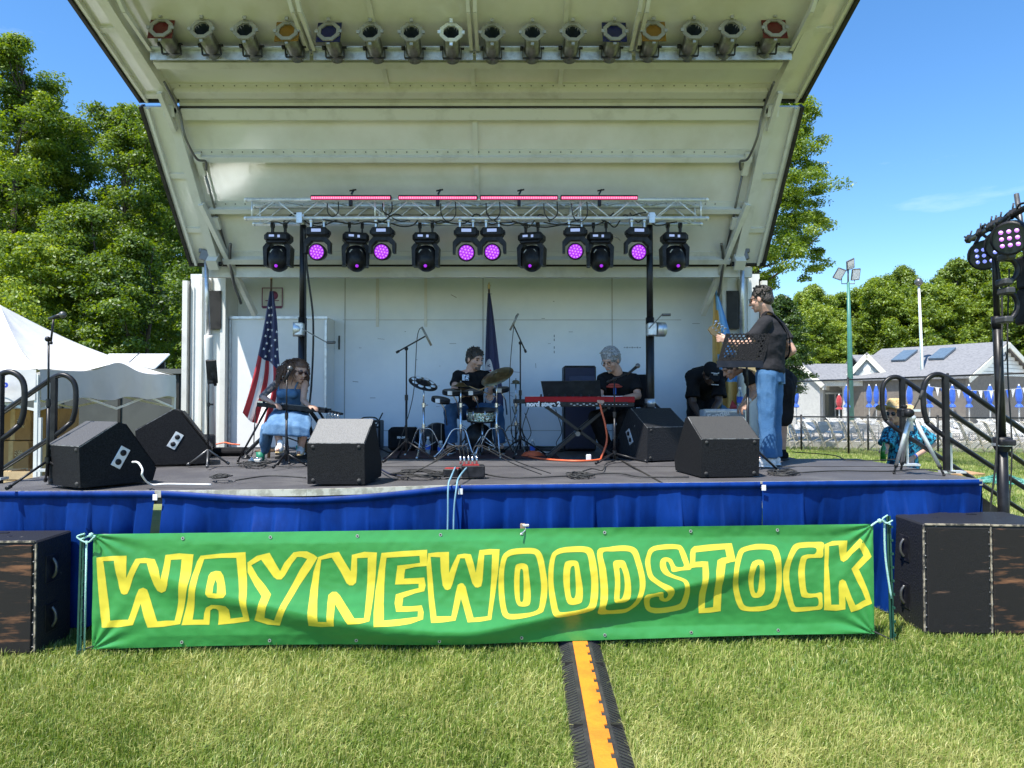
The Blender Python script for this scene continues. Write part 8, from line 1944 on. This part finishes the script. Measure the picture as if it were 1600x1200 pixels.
# ================================================================ FLAGS
def flag(name, label, pole_top, pole_bot, Yp, left, right, bands, cols, Y, depth=.05, folds=5, extra=None, seed=0):
    """cloth hanging between left and right picture edges (lists of (x,y)), colour by bands(s,t)"""
    pt, pb = at(*pole_top, Yp), at(*pole_bot, Yp); t = thing(name, (pb.x, Yp, DZ), label, 'flag')
    m = MB(); m.tube([Vector((pb.x, Yp, DZ + .03)), pt], .014, 10); m.lathe([(0, .0), (.15, 0), (.15, .015), (.04, .05), (.02, .12)], (pb.x, Yp, DZ), (0, 0, 1), 20); m.build('pole', mat('flag_pole', (.12, .08, .05), .4), t)
    m = MB(); m.lathe([(0, 0), (.012, .0), (.02, .02), (.013, .035), (.022, .05), (.0, .11)], pt, (0, 0, 1), 10); m.build('finial', M['gold'], t)
    NS, NT = 60, 110; Lc = curve_pts([Vector((x, y, 0)) for x, y in left], 8); Rc = curve_pts([Vector((x, y, 0)) for x, y in right], 8)
    def ev(c, u): k = u * (len(c) - 1); i = min(int(k), len(c) - 2); return c[i].lerp(c[i + 1], k - i)
    def P(s, u, off=0.0):
        a, b = ev(Lc, u), ev(Rc, u); q = a.lerp(b, s); q.y += (1 - abs(2 * s - 1)) * 8 * u * math.sin(s * 9 + seed) * .6
        amp_ = depth * min(1, .25 + u); dy = amp_ * math.sin(s * 6.283 * folds * .5 + seed + u * 1.2) + .35 * amp_ * math.sin(s * 6.283 * folds + u * 3)
        return at(q.x, q.y, Y - dy - off)
    vs = [P(i / NS, j / NT) for j in range(NT + 1) for i in range(NS + 1)]; m = MB()
    m.v = [tuple(v) for v in vs]
    for j in range(NT):
        for i in range(NS): k = j * (NS + 1) + i; m.f.append((k, k + 1, k + NS + 2, k + NS + 1)); m.m.append(bands((i + .5) / NS, (j + .5) / NT)); m.sm.append(True)
    cl = m.build('cloth', [M[c] for c in cols], t)
    if extra: extra(P, cl)
    return t
def us_extra(P, cl):
    m = MB()
    for j in range(8):
        for i in range(3):
            s = .2 + .3 * i + (.12 if j % 2 else 0); u = .13 + j * .045
            if s > .95 or (j < 3 and i == 2): continue
            c = P(s, u, .008); r1 = .022; pts = []
            for k in range(10): a = math.pi / 2 + k * math.pi / 5; q = r1 if k % 2 == 0 else r1 * .4; pts.append(c + Vector((q * math.cos(a), 0, q * math.sin(a))))
            m.add([c] + pts, [(0, k + 1, (k + 1) % 10 + 1) for k in range(10)])
    m.build('stars', M['flag_white'], cl)
flag('american_flag', 'american flag with stars and stripes hanging beside the seated woman', (424, 436), (417, 700), 9.2,
     [(421, 455), (412, 510), (402, 560), (390, 610), (379, 645)], [(427, 455), (433, 500), (436, 560), (441, 610), (432, 655), (424, 688)],
     lambda s, u: 2 if u < .47 else (0 if int(s * 6) % 2 == 0 else 1), ['flag_red', 'flag_white', 'flag_blue'], 9.12, .06, 3, us_extra)
def va_extra(P, cl):
    m = MB(); ring = []; K = 28
    for rr, mi in ((.30, 0),):
        vs = [P(.26, .66, .006)]; 
        for k in range(K): a = 6.283 * k / K; vs.append(P(max(.01, .26 + .36 * math.cos(a)), .66 + .155 * math.sin(a), .006))
        m.add(vs, [(0, k + 1, (k + 1) % K + 1) for k in range(K)])
    m.build('seal', M['flag_white'], cl)
    m = MB(); c = P(.30, .66, .012); r = random.Random(1)
    for k in range(26): q = P(.26 + r.uniform(-.13, .16), .66 + r.uniform(-.08, .08), .012); m.box(q, (.012, .003, .022))
    m.build('seal_figure', M['flag_red'], cl)
    m = MB()
    for k, ch in enumerate('VIRGINIA'):
        q = P(.16, .545 + k * .030, .012); text_mesh(m, ch, q, (.1, 0, -1), (1, 0, .1), .058, bold=.002)
    m.build('seal_letters', M['flag_blue'], cl)
flag('state_flag', 'dark blue state flag with a white seal hanging behind the drummer', (764, 452), (768, 700), 9.95,
     [(762, 458), (760, 500), (758, 560), (757, 620), (760, 655)], [(766, 458), (772, 500), (779, 560), (786, 620), (786, 660)],
     lambda s, u: 0, ['flag_blue'], 9.88, .05, 2, va_extra, 1)
def de_extra(P, cl):
    m = MB(); vs = [P(.55, .80, .006), P(.75, .765, .006), P(.95, .80, .006), P(.8, .845, .006)]; m.add(vs, [(0, 1, 2, 3)]); m.build('emblem', M['flag_red'], cl)
flag('gold_blue_flag', 'gold and light blue flag hanging at the right end of the wall behind the amplifier', (1117, 446), (1119, 700), 9.5,
     [(1116, 452), (1113, 520), (1114, 590), (1118, 695)], [(1119, 452), (1135, 500), (1150, 560), (1154, 620), (1152, 700)],
     lambda s, u: (1 if s < .28 else 0) if u < .18 else (1 if s < .22 or (s < .5 and u < .5) or (.66 < u < .80 and s > .35) else 0), ['flag_sky', 'flag_gold'], 9.44, .05, 3, de_extra, 2)

# ================================================================ LIGHT STAND ON THE RIGHT
def right_stand():
    Y = 6.3; X = at(1565, 700, Y).x; t = thing('light_stand', (X, Y, 0), 'tall black light stand right of the deck corner carrying a T-bar', 'light stand'); zt = at(1553, 350, Y).z; X2 = at(1553, 350, Y).x; zc = at(1565, 608, Y).z
    m = MB(); zm = at(0, 498, Y).z; xm = X + (X2 - X) * .62; m.tube([(X + .02, Y, .1), (X, Y, zc - .45)], .046, 14); m.tube([(X, Y, zc - .5), (xm, Y, zm)], .038, 14); m.tube([(xm, Y, zm), (X2, Y, zt)], .026, 12); m.build('pole', M['black_metal'], t)
    m = MB(); c = at(1566, 693, Y); m.lathe([(.05, -.07), (.075, -.02), (.08, .05), (.05, .06)], c, (0, 0, 1), 14); m.tube([Vector((xm, Y, zm - .08)), Vector((xm, Y, zm + .02))], .046, 12); m.box(c + Vector((0, -.06, .01)), (.14, .06, .05), bev=.01); m.build('collar', M['black_plastic'], t)
    m = MB(); m.lathe([(.081, .0), (.081, .025)], c + Vector((0, 0, -.02)), (0, 0, 1), 16); m.build('collar_ring', M['galv'], t)
    for k in range(4):
        a = .5 + k * 1.57; m = MB(); m.bar((X, Y, .55), (X + .6 * math.cos(a), Y + .6 * math.sin(a), .04), .035, .03); m.build('leg', M['black_metal'], t)
    A, B = at(1512, 376, 6.75), at(1625, 312, 5.3); bar = (B - A); m = MB(); m.tube([A, B], .024, 12); m.build('t_bar', M['black_metal'], t)
    u = bar.normalized(); n = Vector((-u.y, u.x, 0)).normalized() * -1
    m = MB(); r = random.Random(6)
    for f_ in (.02, .20, .24, .36, .42, .50, .66, .70): q = A + bar * f_; m.box(q + Vector((0, 0, .01)), (.055, .05, .075), rotm(.3 * r.random(), .5, .6), bev=.01); m.tube([q, q + Vector((.02 * r.random(), -.02, .06 + .05 * r.random()))], .007, 6)
    m.tube(curve_pts([A + bar * (k * .07) + Vector((r.uniform(-.03, .03), r.uniform(-.04, .02), r.uniform(-.05, .06))) for k in range(14)], 5), .009, 6)
    m.build('clamp', M['black_metal'], t)
    for i, (px, py, Yl, lb, mt) in enumerate([(1540, 398, 6.55, 'round LED par light, leftmost on the T-bar of the right stand', 'blue_led'), (1568, 381, 6.1, 'round LED par light just right of the stand pole, partly behind its neighbour', 'blue_led'), (1580, 371, 5.75, 'round LED par light with pink cells, near the right picture edge', 'violet_dot')]):
        c = at(px, py, Yl); tl_ = thing('par_light', tuple(c), lb, 'stage light', 'round LED lights on the right stand'); ax = Vector((-.72, -.60, -.30)).normalized(); x_, y_, d_ = frame_to(ax)
        m = MB(); m.lathe([(0, -.16), (.11, -.15), (.135, -.04), (.138, .05), (.122, .055)], c, ax, 24); m.build('housing', M['black_plastic'], tl_)
        m = MB(); m.lathe([(0, .045), (.125, .045)], c, ax, 24); m.build('front', M['glass_dark'], tl_)
        m = MB()
        for a in (-1, 0, 1):
            for b in (-1, 0, 1): m.lathe([(0, .055), (.015, .052), (.017, .046)], c + (x_ * a + y_ * b) * .055, ax, 12)
        m.build('led_cells', M[mt], tl_)
        m = MB(); q = A + bar * (.22, .5, .68)[i]; m.bar(q, c + d_ * -.05 + x_ * .15, .03, .012); m.bar(q, c + d_ * -.05 - x_ * .15, .03, .012); m.build('yoke', M['black_metal'], tl_)
    m = MB(); m.tube(curve_pts([at(1557, 400, Y - .05), at(1566, 480, Y - .06), at(1560, 640, Y - .08), at(1556, 720, Y - .08), at(1548, 790, Y - .05), at(1546, 830, Y)], 6), .008, 6); m.tube(curve_pts([at(1577, 420, Y), at(1574, 560, Y - .04), at(1581, 700, Y - .06), at(1576, 800, Y)], 6), .007, 6); m.build('power_cable', M['black_rubber'], t)
right_stand()
def array():
    t = thing('line_array', tuple(at(1600, 450, 5.9)), 'black hanging speaker elements with curved side brackets at the right picture edge', 'speaker'); Y = 5.9
    for i, (y0, y1) in enumerate(((396, 449), (449, 508))):
        a, b = at(1604, y0, Y), at(1650, y1, Y); m = MB(); m.box(((a.x + b.x) / 2, Y + .05, (a.z + b.z) / 2), (b.x - a.x, .2, a.z - b.z - .008), rotm(0, -.06 + .14 * i, 0), bev=.02); el = m.build('cabinet', M['black_plastic'], t)
        for yy, dx in ((y0 + 6, 0), (y1 - 8, -3)):
            q = at(1572 + dx, yy, Y); m = MB(); m.box(q, (.075, .14, .055), bev=.012); m.build('bumper', mat('bumper', (.05, .05, .052), .5), el)
        m = MB(); m.tube(curve_pts([at(1570, y0 + 8, Y), at(1584, y0 + 12, Y), at(1590, (y0 + y1) / 2, Y), at(1582, y1 - 12, Y), at(1568, y1 - 8, Y)], 6), .022, 8); m.build('side_bracket', M['black_plastic'], el)
    m = MB(); q = at(1603, 400, Y); m.tube([q, q + Vector((.0, .1, .55))], .02, 8); m.build('rigging', M['steel_dark'], t)
array()
